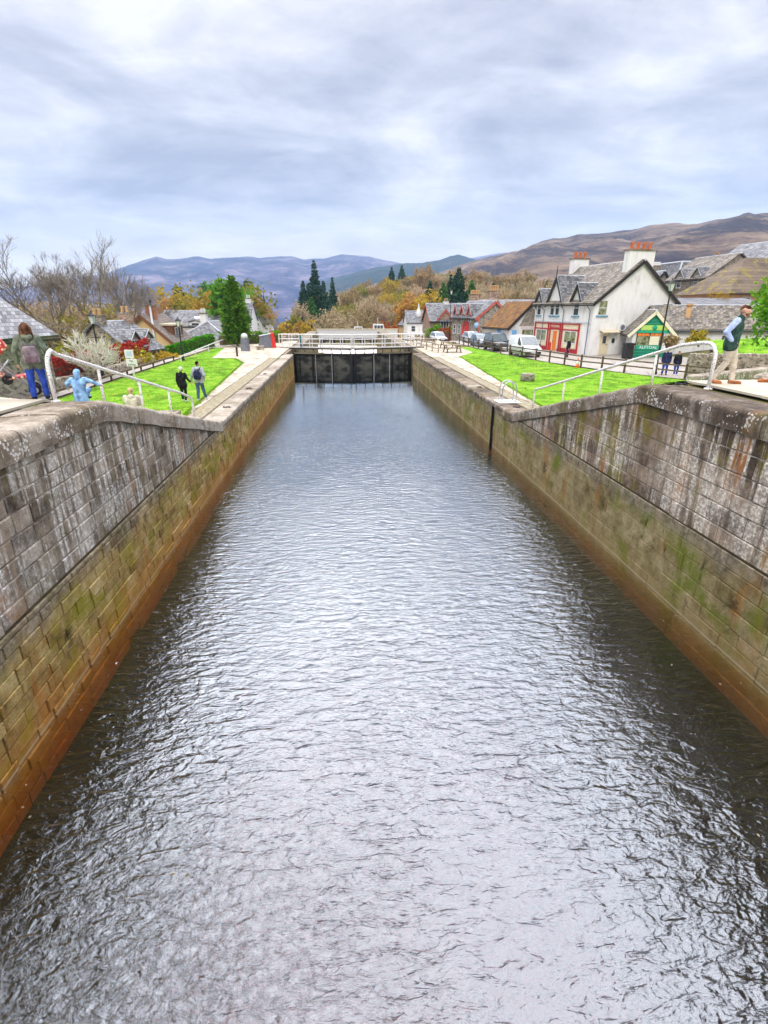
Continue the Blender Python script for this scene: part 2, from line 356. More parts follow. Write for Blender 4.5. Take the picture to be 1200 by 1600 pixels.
blue_sign = pm('blue_sign', [(0.10, 0.34, 0.70), (0.20, 0.48, 0.82)], 3, 0.5, 0)
orange_pt = pm('orange_paint', [(0.70, 0.16, 0.02), (0.78, 0.24, 0.03)], 3, 0.5, 0.02)
clay = pm('terracotta', [(0.44, 0.09, 0.025), (0.56, 0.15, 0.05), (0.60, 0.22, 0.10)], 5, 0.8, 0.1)
clay_pale = pm('terracotta_pale', [(0.52, 0.30, 0.13), (0.62, 0.40, 0.20)], 5, 0.8, 0.1)
lead = pm('lead_flashing', [(0.46, 0.50, 0.54), (0.62, 0.66, 0.70)], 3, 0.5, 0.05)
dark_trim = pm('dark_trim', [(0.018, 0.017, 0.016), (0.035, 0.033, 0.03)], 3, 0.7, 0.05)
brown_trim = pm('brown_trim', [(0.18, 0.07, 0.03), (0.24, 0.10, 0.05)], 3, 0.7, 0.05)
glass = glassmat('window_glass')
glass_car = glassmat('car_glass', (0.05, 0.07, 0.075), 0.04)
glass_warm = pm('window_display', [(0.03, 0.035, 0.03), (0.12, 0.15, 0.06), (0.36, 0.36, 0.22), (0.10, 0.20, 0.05)], 3.5, 0.15, 0, spec=0.6)
bark = pm('bark', [(0.10, 0.085, 0.068), (0.22, 0.19, 0.155), (0.34, 0.305, 0.255)], 5, 0.95, 0.5, 20, stretch=(1, 1, 0.3))
bark_pale = pm('bark_pale', [(0.55, 0.52, 0.44), (0.74, 0.71, 0.62), (0.82, 0.80, 0.72)], 5, 0.9, 0.3, 20, stretch=(1, 1, 0.3))
bark_brown = pm('bark_brown', [(0.10, 0.065, 0.035), (0.19, 0.135, 0.085)], 5, 0.95, 0.3, 20)
lf_green = leafmat('leaf_green', [(0.018, 0.085, 0.008), (0.05, 0.19, 0.014), (0.11, 0.31, 0.022), (0.20, 0.40, 0.035)])
lf_cypress = leafmat('leaf_cypress', [(0.015, 0.065, 0.006), (0.05, 0.155, 0.010), (0.12, 0.26, 0.016), (0.27, 0.33, 0.025)], 0.2)
lf_conifer = leafmat('leaf_conifer', [(0.008, 0.032, 0.018), (0.018, 0.065, 0.032), (0.038, 0.105, 0.042), (0.07, 0.15, 0.045)], 0.5, 0.15)
lf_conifer_g = leafmat('leaf_conifer_green', [(0.014, 0.07, 0.016), (0.04, 0.15, 0.022), (0.085, 0.23, 0.035)], 0.5, 0.15)
lf_olive = leafmat('leaf_olive', [(0.08, 0.09, 0.01), (0.18, 0.19, 0.02), (0.31, 0.30, 0.035), (0.42, 0.36, 0.05)])
lf_yellow = leafmat('leaf_yellow', [(0.22, 0.14, 0.01), (0.40, 0.27, 0.02), (0.55, 0.42, 0.04), (0.34, 0.32, 0.03)])
lf_orange = leafmat('leaf_orange', [(0.28, 0.13, 0.02), (0.44, 0.23, 0.035), (0.58, 0.36, 0.08), (0.50, 0.36, 0.10)])
lf_rust = leafmat('leaf_rust', [(0.20, 0.05, 0.012), (0.42, 0.10, 0.018), (0.55, 0.16, 0.03)], 0.4)
lf_brown = leafmat('leaf_brown', [(0.13, 0.09, 0.035), (0.27, 0.19, 0.075), (0.39, 0.29, 0.12), (0.46, 0.37, 0.19)], 0.8)
lf_tan = leafmat('leaf_tan', [(0.25, 0.175, 0.095), (0.40, 0.30, 0.175), (0.52, 0.41, 0.26), (0.42, 0.37, 0.16)], 0.8)
lf_red = leafmat('leaf_red', [(0.24, 0.018, 0.015), (0.46, 0.045, 0.035), (0.58, 0.13, 0.09)], 0.2)
lf_hedge = leafmat('leaf_hedge', [(0.03, 0.15, 0.006), (0.08, 0.32, 0.010), (0.15, 0.46, 0.02)], 0.1)
lf_lime = leafmat('leaf_lime', [(0.05, 0.16, 0.008), (0.14, 0.33, 0.018), (0.26, 0.45, 0.04)], 0.1)
skin_m = pm('skin', [(0.52, 0.30, 0.21), (0.60, 0.37, 0.27)], 6, 0.6, 0)
rubber = pm('rubber', [(0.012, 0.012, 0.012), (0.022, 0.022, 0.022)], 6, 0.8, 0.05)
def cloth(name, c, v=0.25, bump=0.35):
    v = v * 1.5
    return pm(name, [tuple(x * (1 - v) for x in c), c, tuple(min(0.85, x * (1 + v)) for x in c)], 9, 0.9, bump * 2.2, 11, spec=0.1, bdist=0.04, stretch=(1, 1, 0.7), lo=.36, hi=.64)

# ------------------------------------------------------------------ mesh helpers
class MB:
    def __init__(s):
        s.v = []; s.f = []; s.m = []
    def add(s, verts, faces, m=0):
        o = len(s.v); s.v += [tuple(p) for p in verts]
        for f in faces: s.f.append([i + o for i in f]); s.m.append(m)
        return s
    def quad(s, a, b, c, d, m=0): return s.add([a, b, c, d], [(0, 1, 2, 3)], m)
    def obox(s, c, u, n, su, sn, sz, m=0, w=None):
        """box centred at c with half... full sizes along u, n and w (default up)"""
        c = Vector(c); u = Vector(u).normalized() * su / 2; n = Vector(n).normalized() * sn / 2
        w = (Vector(w).normalized() if w is not None else Vector((0, 0, 1))) * sz / 2
        p = [c + u * i + n * j + w * k for k in (-1, 1) for j in (-1, 1) for i in (-1, 1)]
        return s.add(p, [(0, 2, 3, 1), (4, 5, 7, 6), (0, 1, 5, 4), (2, 6, 7, 3), (0, 4, 6, 2), (1, 3, 7, 5)], m)
    def box(s, lo, hi, m=0):
        c = [(a + b) / 2 for a, b in zip(lo, hi)]
        return s.obox(c, (1, 0, 0), (0, 1, 0), hi[0] - lo[0], hi[1] - lo[1], hi[2] - lo[2], m)
    def beam(s, a, b, wd, ht, m=0, up=(0, 0, 1)):
        a = Vector(a); b = Vector(b); d = (b - a); L = d.length; d.normalize()
        up = Vector(up); n = d.cross(up)
        if n.length < 1e-4: n = Vector((1, 0, 0))
        n.normalize(); w = n.cross(d)
        return s.obox((a + b) / 2, d, n, L, wd, ht, m, w)
    def tube(s, pts, r, n=8, m=0, caps=True):
        pts = [Vector(p) for p in pts]; k = len(pts)
        rs = r if isinstance(r, (list, tuple)) else [r] * k
        o = len(s.v); ref = None
        for i, p in enumerate(pts):
            d = (pts[min(i + 1, k - 1)] - pts[max(i - 1, 0)]).normalized()
            if ref is None:
                ref = d.orthogonal().normalized()
            ref = (ref - d * ref.dot(d))
            if ref.length < 1e-5: ref = d.orthogonal()
            ref.normalize(); q = d.cross(ref)
            for j in range(n):
                a = 2 * PI * j / n
                s.v.append(tuple(p + (ref * math.cos(a) + q * math.sin(a)) * rs[i]))
        for i in range(k - 1):
            for j in range(n):
                s.f.append([o + i * n + j, o + i * n + (j + 1) % n, o + (i + 1) * n + (j + 1) % n, o + (i + 1) * n + j]); s.m.append(m)
        if caps:
            s.f.append([o + j for j in range(n)][::-1]); s.m.append(m)
            s.f.append([o + (k - 1) * n + j for j in range(n)]); s.m.append(m)
        return s
    def lathe(s, prof, n=12, m=0, c=(0, 0, 0)):
        return s.tube([(c[0], c[1], c[2] + z) for r, z in prof], [max(r, 1e-4) for r, z in prof], n, m)
    def slab(s, a, b, c, d, t, m=0):
        a, b, c, d = map(Vector, (a, b, c, d)); nn = (b - a).cross(d - a).normalized() * t
        p = [a, b, c, d, a - nn, b - nn, c - nn, d - nn]
        return s.add(p, [(0, 1, 2, 3), (7, 6, 5, 4), (0, 4, 5, 1), (1, 5, 6, 2), (2, 6, 7, 3), (3, 7, 4, 0)], m)
    def prism(s, poly, axis, m=0):
        """closed outline (3-D points, flat) pushed along a vector"""
        k = len(poly); ax = Vector(axis); p = [Vector(q) for q in poly] + [Vector(q) + ax for q in poly]
        return s.add(p, [list(range(k))[::-1], list(range(k, 2 * k))] + [(i, (i + 1) % k, (i + 1) % k + k, i + k) for i in range(k)], m)
    def build(s, name, mats, parent=None, smooth=False, bevel=0.0):
        me = bpy.data.meshes.new(name)
        me.from_pydata(s.v, [], s.f)
        if not isinstance(mats, (list, tuple)): mats = [mats]
        for mm in mats: me.materials.append(mm)
        if len(mats) > 1: me.polygons.foreach_set('material_index', s.m)
        if smooth: me.polygons.foreach_set('use_smooth', [True] * len(me.polygons))
        me.update()
        bm = bmesh.new(); bm.from_mesh(me); bmesh.ops.recalc_face_normals(bm, faces=bm.faces); bm.to_mesh(me); bm.free()
        o = bpy.data.objects.new(name, me); COL.objects.link(o)
        if parent is not None: o.parent = parent
        if bevel:
            md = o.modifiers.new('edge', 'BEVEL'); md.width = bevel; md.segments = 2; md.limit_method = 'ANGLE'
        return o

def npmesh(name, verts, quads, mats, parent=None, midx=None, smooth=False):
    me = bpy.data.meshes.new(name)
    verts = np.asarray(verts, np.float32); quads = np.asarray(quads, np.int32)
    nq, k = quads.shape
    me.vertices.add(len(verts)); me.vertices.foreach_set('co', verts.ravel())
    me.loops.add(nq * k); me.loops.foreach_set('vertex_index', quads.ravel())
    me.polygons.add(nq); me.polygons.foreach_set('loop_start', np.arange(0, nq * k, k, dtype=np.int32))
    if not isinstance(mats, (list, tuple)): mats = [mats]
    for mm in mats: me.materials.append(mm)
    if midx is not None: me.polygons.foreach_set('material_index', np.asarray(midx, np.int32))
    if smooth: me.polygons.foreach_set('use_smooth', np.ones(nq, bool))
    me.update(calc_edges=True); me.validate()
    o = bpy.data.objects.new(name, me); COL.objects.link(o)
    if parent is not None: o.parent = parent
    return o

def tag(o, label=None, cat=None, group=None, kind=None):
    if label: o['label'] = label
    if cat: o['category'] = cat
    if group: o['group'] = group
    if kind: o['kind'] = kind
    return o
def thing(name, label, cat, loc=(0, 0, 0), rz=0.0, group=None):
    o = bpy.data.objects.new(name, None); COL.objects.link(o)
    o.empty_display_size = 0.2
    o.location = loc; o.rotation_euler = (0, 0, rz)
    return tag(o, label, cat, group)
def copy_tree(o, loc=None, rz=None, scale=None, label=None, group=None, parent=None):
    c = o.copy(); COL.objects.link(c)
    if parent is not None: c.parent = parent
    if loc is not None: c.location = loc
    if rz is not None: c.rotation_euler = (0, 0, rz)
    if scale is not None: c.scale = scale if isinstance(scale, (list, tuple)) else (scale,) * 3
    if label: c['label'] = label
    if group: c['group'] = group
    for ch in [x for x in o.children]: copy_tree(ch, parent=c)
    return c
def lettering(text, size, o, u, n, mat, parent, name='lettering', ext=0.004, sx=1.0):
    """raised letters: o = centre, u = reading direction, n = towards the reader"""
    cu = bpy.data.curves.new(name, 'FONT'); cu.body = text; cu.size = size; cu.extrude = ext
    cu.align_x = 'CENTER'; cu.align_y = 'CENTER'; cu.materials.append(mat)
    ob = bpy.data.objects.new(name, cu); COL.objects.link(ob)
    u = Vector(u).normalized(); n = Vector(n).normalized(); up = n.cross(u)
    M = Matrix(((u.x * sx, up.x, n.x, 0), (u.y * sx, up.y, n.y, 0), (u.z * sx, up.z, n.z, 0), (0, 0, 0, 1)))
    ob.matrix_world = Matrix.Translation(Vector(o)) @ M
    bpy.context.view_layer.update()
    me = bpy.data.meshes.new_from_object(ob.evaluated_get(bpy.context.evaluated_depsgraph_get()))
    o2 = bpy.data.objects.new(name, me); COL.objects.link(o2); o2.matrix_world = Matrix.Translation(Vector(o)) @ M
    bpy.data.objects.remove(ob); o2.parent = parent
    return o2
def smooth01(t):
    t = max(0.0, min(1.0, t)); return t * t * (3 - 2 * t)

# ------------------------------------------------------------------ levels
XL, XR = -4.92, 7.28          # faces of the lock chamber
YG = 52.9                     # end of the chamber faces; the gate recess follows
YH = 61.2                     # gate hinges
L1, L2 = 10.87, 20.9          # wing of the left wall slopes between these
R1, R2 = 12.2, 21.9
ZU, ZT = -1.70, -4.20
def ztop(y, a, b):
    t = (y - a) / (b - a)
    if t <= -0.03: return ZU
    if t >= 1.03: return ZT
    if t < 0.03: k = (t + 0.03) / 0.06; return ZU + (ZT - ZU) * 0.03 * k * k
    if t > 0.97: k = (1.03 - t) / 0.06; return ZT - (ZT - ZU) * 0.03 * k * k
    return ZU + (ZT - ZU) * t
def gauss(x, y, cx, cy, sx, sy): return math.exp(-((x - cx) / sx) ** 2 - ((y - cy) / sy) ** 2)
def base(y):
    if y < 12.5: return -1.70
    if y < 21.6: return -1.70 - (y - 12.5) / 9.1 * 2.54
    if y < 74: return -4.24
    if y < 130: return -4.24 - (y - 74) / 56 * 4.4
    if y < 250: return -8.64 - (y - 130) / 120 * 5.6
    return -14.24 - min(1.6, (y - 250) / 80 * 1.6)
def G(x, y):
    z = base(y)
    if x < -15.5: z -= min(2.2, (-15.5 - x) * 0.35) * smooth01((y - 14) / 14)
    if -9 < x < -4: z += (ztop(y, L1, L2) - 0.02 - z) * smooth01((x + 9) / 1.8) if y < 24 else 0
    z += 13 * gauss(x, y, -92, 128, 46, 50)
    z += 23.5 * gauss(x, y, 54, 340, 76, 116)
    z += 10 * gauss(x, y, 170, 300, 60, 120)
    if x > 26: z += min(3.2, (x - 26) * 0.07) * smooth01((y - 18) / 20)
    return z

# ------------------------------------------------------------------ ground
def axis(brk):
    out = []
    for (a, b, n) in brk: out += [a + (b - a) * i / n for i in range(n)]
    return out + [brk[-1][1]]
gx = axis([(-1500, -400, 6), (-400, -120, 14), (-120, -30, 18), (-30, -15.5, 6), (-15.5, -9, 3), (-9, -7, 2), (-7, -5.9, 2), (-5.9, 8.3, 3), (8.3, 26, 6), (26, 60, 10), (60, 400, 34), (400, 1500, 6)])
gy = axis([(-300, -40, 4), (-40, 0, 4), (0, 12.5, 3), (12.5, 21.6, 6), (21.6, 74, 14), (74, 112, 8), (112, 250, 18), (250, 330, 10), (330, 700, 26), (700, 2600, 8)])
gv, gf = [], []
for y in gy:
    for x in gx:
        z = G(x, y)
        if abs(x) > 30 or y > 80: z += 0.5 * mnoise.noise(Vector((x * 0.05, y * 0.05, 0)))
        gv.append((x, y, z - 0.06))
nx = len(gx)
for j in range(len(gy) - 1):
    for i in range(nx - 1):
        if gx[i] >= -5.95 and gx[i + 1] <= 8.35 and gy[j + 1] <= 112.1 and gy[j] >= -41: continue
        a = j * nx + i; gf.append((a, a + 1, a + nx + 1, a + nx))
tag(npmesh('ground', gv, gf, earth, smooth=True), kind='structure')

def strip(name, left, right, mat, dz, sub=6, kind='structure'):
    """sheet between two outlines in plan, draped on the ground"""
    m = MB(); k = len(left)
    rows = []
    for i in range(k):
        rows.append([(left[i][0] + (right[i][0] - left[i][0]) * t / sub, left[i][1] + (right[i][1] - left[i][1]) * t / sub) for t in range(sub + 1)])
    for r in rows:
        for (x, y) in r: m.v.append((x, y, G(x, y) + dz))
    for i in range(k - 1):
        for t in range(sub):
            a = i * (sub + 1) + t; m.f.append([a, a + 1, a + sub + 2, a + sub + 1]); m.m.append(0)
    return tag(m.build(name, mat), kind=kind)
YS = [12.5, 13, 15, 17, 19, 21.6, 24, 28, 32, 36, 40, 44, 48, 50]
def lawnedgeL(y): return -6.75 - (y - 23) * 0.066
def lawnedgeR(y): return 9.2 + (y - 24.6) * 0.072
strip('lawn', [(-14.35, y) for y in YS], [(lawnedgeL(y) - max(0, (y - 45) * 0.3) , y) for y in YS], lawn_m, 0.012)
strip('lawn', [(-14.2, y) for y in (50, 54, 58, 62)], [(-11.8 - (y - 50) * 0.12, y) for y in (50, 54, 58, 62)], lawn_m, 0.012, 3)
def fenceR(y):
    pts = [(10, 30.0), (21.6, 27.2), (28, 24.2), (32, 21.8), (36, 19.8), (39.4, 18.25), (46, 17.0), (54, 15.9), (62, 15.2), (70, 14.8)]
    for (a, xa), (b, xb) in zip(pts, pts[1:]):
        if a <= y <= b: return xa + (xb - xa) * (y - a) / (b - a)
    return pts[0][1] if y < 10 else pts[-1][1]
YR = [12.6, 13, 15, 17, 19, 21.6, 24, 28, 32, 36, 40, 44, 48, 49.6]
strip('lawn', [(lawnedgeR(y), y) for y in YR], [(fenceR(y) - 0.15, y) for y in YR], lawn_m, 0.012)
strip('lawn', [(min(11.0 + (y - 49.6) * 0.55, 13.6), y) for y in (49.6, 51, 53, 56, 62)], [(fenceR(y) - 0.15, y) for y in (49.6, 51, 53, 56, 62)], lawn_m, 0.012, 4)
YQ = [17, 21.6, 28, 36, 44, 52, 60, 68, 74, 90, 110, 130]
strip('road', [(fenceR(y) + 0.1 if y < 70 else 14.9 - (y - 70) * 0.03, y) for y in YQ], [(40 if y < 30 else (32 if y < 40 else (30 if y < 50 else 27)), y) for y in YQ], road_m, 0.012)
strip('road', [(-16.6, y) for y in (12, 21.6, 30, 40, 50, 60, 72)], [(-14.7, y) for y in (12, 21.6, 30, 40, 50, 60, 72)], road_m, 0.014)
strip('pavement', [(-30, y) for y in (62, 68, 74, 90, 112, 130)], [(-12, y) for y in (62, 68, 74, 90, 112, 130)], road_m, 0.016)

# flagstone paths: each stone a loose piece of one mesh
rnd = random.Random(7)
def flags(name, x0f, x1f, ya, yb, mat, rowh=(0.9, 1.3), cols=2, gap=0.018, dz=0.05):
    m = MB(); y = ya
    while y < yb - 0.05:
        h = min(rnd.uniform(*rowh), yb - y)
        if yb - y - h < 0.3: h = yb - y
        cuts = [0] + sorted(rnd.uniform(0.25, 0.75) if cols == 2 else (i + rnd.uniform(-0.18, 0.18)) / cols for i in range(1, cols)) + [1]
        for a, b in zip(cuts, cuts[1:]):
            pts = []
            dzz = rnd.uniform(-0.006, 0.006)
            for (t, yy, sx, sy) in ((a, y, 1, 1), (b, y, -1, 1), (b, y + h, -1, -1), (a, y + h, 1, -1)):
                x = x0f(yy) + (x1f(yy) - x0f(yy)) * t + sx * gap / 2; yq = yy + sy * gap / 2
                pts.append((x, yq, G(x, yq) + dz + dzz))
            m.slab(*pts, 0.05)
        y += h
    return tag(m.build(name, mat), kind='structure')
strip('path_base', [(-7.0 if y < 21.6 else lawnedgeL(y), y) for y in YS], [(-5.8, y) for y in YS], pave_base, 0.016, 2)
flags('path', lambda y: lawnedgeL(y) - max(0, (y - 45) * 0.3), lambda y: -6.62 + 0.0 * y, 22.9, 49.4, pave)
strip('gravel_strip', [(-6.6, y) for y in (21.6, 30, 40, 53)], [(-5.85, y) for y in (21.6, 30, 40, 53)], lichen_strip, 0.03, 2)
flags('path', lambda y: -11.8 - max(0, (y - 50) * 0.12), lambda y: -5.9, 49.4, 74, pave, (1.2, 1.8), 4)
strip('path_base', [(8.25, y) for y in YR + [74]], [(lawnedgeR(min(y, 50)) if y < 50 else 12.5, y) for y in YR + [74]], pave_base, 0.016, 2)
flags('path', lambda y: 8.95, lambda y: lawnedgeR(y) , 22.0, 49.6, pave)
strip('gravel_strip', [(8.28, y) for y in (21.9, 30, 40, 53)], [(8.93, y) for y in (21.9, 30, 40, 53)], lichen_strip, 0.03, 2)
flags('path', lambda y: 8.35, lambda y: min(13.5, 11.0 + (y - 49.6) * 0.55), 49.6, 74, pave, (1.2, 1.8), 3)
flags('path', lambda y: -13.0, lambda y: -6.0, 2.0, 12.4, pave_cream, (1.3, 1.9), 3)
flags('path', lambda y: 8.5, lambda y: 17.0, 2.0, 12.4, pave_cream, (1.3, 1.9), 3)
strip('grass_slope', [(8.4, y) for y in (12.5, 14, 17, 20, 21.6)], [(9.2, y) for y in (12.5, 14, 17, 20, 21.6)], lawn_m, 0.02, 2)

# ------------------------------------------------------------------ lock walls
def course_blocks(m, x, nrm, ya, yb, za, zb, lenr, ceil=None, proud=(0.0, 0.012), seed=1, gap=0.013):
    """one course of dressed blocks on the plane x; frustum faces, irregular lengths"""
    rr = random.Random(seed); y = ya + rr.uniform(-0.3, 0)
    while y < yb:
        L = rr.uniform(*lenr); y0, y1 = max(ya, y), min(yb, y + L); y += L
        if y1 - y0 < 0.08: continue
        c0 = ceil(y0) if ceil else 1e9; c1 = ceil(y1) if ceil else 1e9
        t0, t1 = min(zb, c0), min(zb, c1)
        if t0 - za < 0.04 or t1 - za < 0.04:
            continue
        d = rr.uniform(*proud)
        def ringp(ins, dep, jit):
            q = []
            for (yy, zz, sy, sz) in ((y0, za, 1, 1), (y1, za, -1, 1), (y1, t1, -1, -1), (y0, t0, 1, -1)):
                q.append((x + nrm * (dep + rr.uniform(-jit, jit)), yy + sy * ins + rr.uniform(-jit, jit) , zz + sz * ins + rr.uniform(-jit, jit)))
            return q
        o = ringp(gap / 2, -0.03, 0.002); i1 = ringp(gap / 2 + 0.002, d - 0.008, 0.003); i2 = ringp(gap / 2 + 0.014, d, 0.004)
        m.add(o + i1 + i2, [(0, 1, 5, 4), (1, 2, 6, 5), (2, 3, 7, 6), (3, 0, 4, 7), (4, 5, 9, 8), (5, 6, 10, 9), (6, 7, 11, 10), (7, 4, 8, 11), (8, 9, 10, 11)])

def lock_wall(side, label):
    X = XL if side < 0 else XR; nrm = 1 if side < 0 else -1
    a, b = (L1, L2) if side < 0 else (R1, R2)
    t = thing('lock_wall', label, 'lock wall', (0, 0, 0))
    zt = lambda y: ztop(y, a, b)
    cop_h = 0.42
    ledge = -4.36
    # upper masonry, set back a little over the chamber face
    m = MB(); xf = X - nrm * 0.05
    ch = 0.30 if side < 0 else 0.37
    z = ledge; k = 0
    lens = (0.38, 0.78) if side < 0 else (0.7, 1.25)
    ylim = b + 0.2
    while z < ZU - cop_h - 0.02:
        hh = ch * (1 + 0.12 * math.sin(k * 2.1))
        course_blocks(m, xf, nrm, 1.0, ylim, z, min(z + hh, ZU - cop_h), lens, lambda y: zt(y) - cop_h, (0.009, 0.028), seed=100 + k + (50 if side > 0 else 0), gap=0.024 if side < 0 else 0.018)
        z += hh; k += 1
    m.build('upper_masonry', stone_upL if side < 0 else stone_upR, t)
    # chamber masonry
    m = MB(); z = -7.05; k = 0
    ch = 0.235 if side < 0 else 0.34
    lens = (0.3, 0.75) if side < 0 else (0.8, 1.5)
    while z < ledge - 0.02:
        hh = min(ch * (1 + 0.15 * math.sin(k * 1.7)), ledge - z)
        if ledge - z - hh < 0.1: hh = ledge - z
        yb_ = YG + 1.2
        # the ladder recess interrupts the right wall
        if side > 0:
            course_blocks(m, X, nrm, 1.0, 24.35, z, z + hh, lens, None, (0.0, 0.016), seed=300 + k, gap=0.011)
            course_blocks(m, X, nrm, 24.85, yb_, z, z + hh, lens, None, (0.0, 0.016), seed=330 + k, gap=0.011)
        else:
            course_blocks(m, X, nrm, 1.0, yb_, z, z + hh, lens, None, (-0.004, 0.03), seed=400 + k, gap=0.014)
        z += hh; k += 1
    m.build('chamber_masonry', stone_loL if side < 0 else stone_loR, t)
    # wall body behind the stones: joints, and the drowned part of the face
    m = MB(); ys = [1.0 + i * 0.5 for i in range(int((b - 1) / 0.5) + 2)]
    for y0, y1 in zip(ys, ys[1:]):
        m.quad((xf - nrm * 0.001, y0, ledge), (xf - nrm * 0.001, y1, ledge), (xf - nrm * 0.001, y1, max(ledge, zt(y1) - 0.2)), (xf - nrm * 0.001, y0, max(ledge, zt(y0) - 0.2)))
    m.build('joints', mortar_pale, t)
    m = MB()
    spans = [(1.0, YG + 1.2)] if side < 0 else [(1.0, 24.35), (24.85, YG + 1.2)]
    for y0, y1 in spans: m.quad((X - nrm * 0.02, y0, -6.62), (X - nrm * 0.02, y1, -6.62), (X - nrm * 0.02, y1, ledge + .05), (X - nrm * 0.02, y0, ledge + .05))
    m.build('joints', mortar_dark, t)
    m = MB()
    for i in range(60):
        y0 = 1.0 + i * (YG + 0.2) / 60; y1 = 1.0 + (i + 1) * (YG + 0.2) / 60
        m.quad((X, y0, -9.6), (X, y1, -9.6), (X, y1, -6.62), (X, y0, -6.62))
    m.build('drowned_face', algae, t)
    # coping stones swept along the top
    m = MB(); y = 0.6; rr = random.Random(9 + side)
    rad = 0.11
    while y < YG + 1.0:
        slope = y < b
        L = rr.uniform(1.0, 1.5) if slope else rr.uniform(1.2, 1.8)
        y1 = min(y + L, YG + 1.2)
        seg = 6 if slope else 2
        prof = []
        over = 0.045 + rr.uniform(-0.008, 0.008)
        w_ = 1.0; hh = cop_h if slope else 0.20
        prof.append((-w_, -0.03)); prof.append((-w_ * 0.5, 0.006)); prof.append((-0.22, 0.0))
        rd = rad if slope else 0.07
        for q in range(6):
            an = q / 5 * PI / 2
            prof.append((over - rd + rd * math.sin(an), -rd + rd * math.cos(an)))
        prof.append((over, -hh * 0.7)); prof.append((over - 0.01, -hh)); prof.append((-0.2, -hh)); prof.append((-w_, -hh))
        np_ = len(prof); o = len(m.v)
        jz = rr.uniform(-0.012, 0.012)
        for i in range(seg + 1):
            yy = y + 0.008 + (y1 - y - 0.016) * i / seg
            e = 1.0 if 0 < i < seg else 0.985
            for (dx, dz) in prof:
                nn = mnoise.noise(Vector((dx * 3 + side * 9, yy * 1.7, dz * 3))) * 0.03
                m.v.append((X + nrm * (dx * e + nn), yy, zt(yy) + dz + jz + nn * 0.6))
        for i in range(seg):
            for q in range(np_):
                m.f.append([o + i * np_ + q, o + i * np_ + (q + 1) % np_, o + (i + 1) * np_ + (q + 1) % np_, o + (i + 1) * np_ + q]); m.m.append(0)
        m.f.append([o + q for q in range(np_)]); m.m.append(0)
        m.f.append([o + seg * np_ + q for q in range(np_)][::-1]); m.m.append(0)
        y = y1
    m.build('coping', stone_cop if side < 0 else stone_copR, t, smooth=False)
    return t
lock_wall(-1, 'dark masonry lock wall with grey bullnosed coping below the woman with the backpack')
lock_wall(1, 'mossy masonry lock wall with a black ladder recess, below the man in the green gilet')
# recess of the right wall for the ladder
mr = MB()
mr.quad((XR + 0.3, 24.3, -9.6), (XR + 0.3, 24.9, -9.6), (XR + 0.3, 24.9, -4.25), (XR + 0.3, 24.3, -4.25))
mr.quad((XR + 0.0, 24.35, -9.6), (XR + 0.3, 24.35, -9.6), (XR + 0.3, 24.35, -4.4), (XR + 0.0, 24.35, -4.4))
mr.quad((XR + 0.0, 24.85, -9.6), (XR + 0.3, 24.85, -9.6), (XR + 0.3, 24.85, -4.4), (XR + 0.0, 24.85, -4.4))
lad = thing('wall_ladder', 'black iron ladder set in the recess of the right lock wall', 'ladder', (XR + 0.1, 24.6, WZ))
o_ = mr.build('recess_lining', gate_black, None); o_.parent = lad; o_.matrix_parent_inverse = Matrix.Translation((-(XR + 0.1), -24.6, -WZ))
m = MB()
for dy in (-0.17, 0.17): m.tube([(0.0, dy, -1.2), (0.0, dy, 2.0)], 0.022, 6)
m.build('rail', iron, lad)
for i in range(10): MB().tube([(0, -0.17, -0.9 + i * 0.3), (0, 0.17, -0.9 + i * 0.3)], 0.016, 6).build('rung', iron, lad)

# walls of the next chamber, and the ground under the water
for sx, xx in ((-1, XL), (1, XR)):
    m = MB(); m.box((min(xx + sx * .7, xx + sx * 1.7), YG + 1.2, -10), (max(xx + sx * .7, xx + sx * 1.7), YH + 1.2, -4.19)); m.box((min(xx, xx + sx * 1.0), YG + 1.0, -10), (max(xx, xx + sx * 1.0), YG + 1.21, -4.5))
    tag(m.build('gate_recess_wall', stone_loR if sx > 0 else stone_loL), 'recess wall beside the lock gate on the ' + ('control cabinet' if sx < 0 else 'picnic table') + ' side', 'lock wall')
    m = MB(); m.box((min(xx, xx + sx * 1.7), YH + 1.2, -16), (max(xx, xx + sx * 1.7), 112.2, -4.2))
    tag(m.build('lower_lock_wall', stone_loR), 'lock wall of the next chamber beyond the gate, on the ' + ('flagpole' if sx < 0 else 'picnic table') + ' side', 'lock wall')
m = MB(); m.quad((-6.2, -20, -9.5), (8.6, -20, -9.5), (8.6, 64, -9.5), (-6.2, 64, -9.5)); tag(m.build('canal_bed', bed_m), kind='structure')

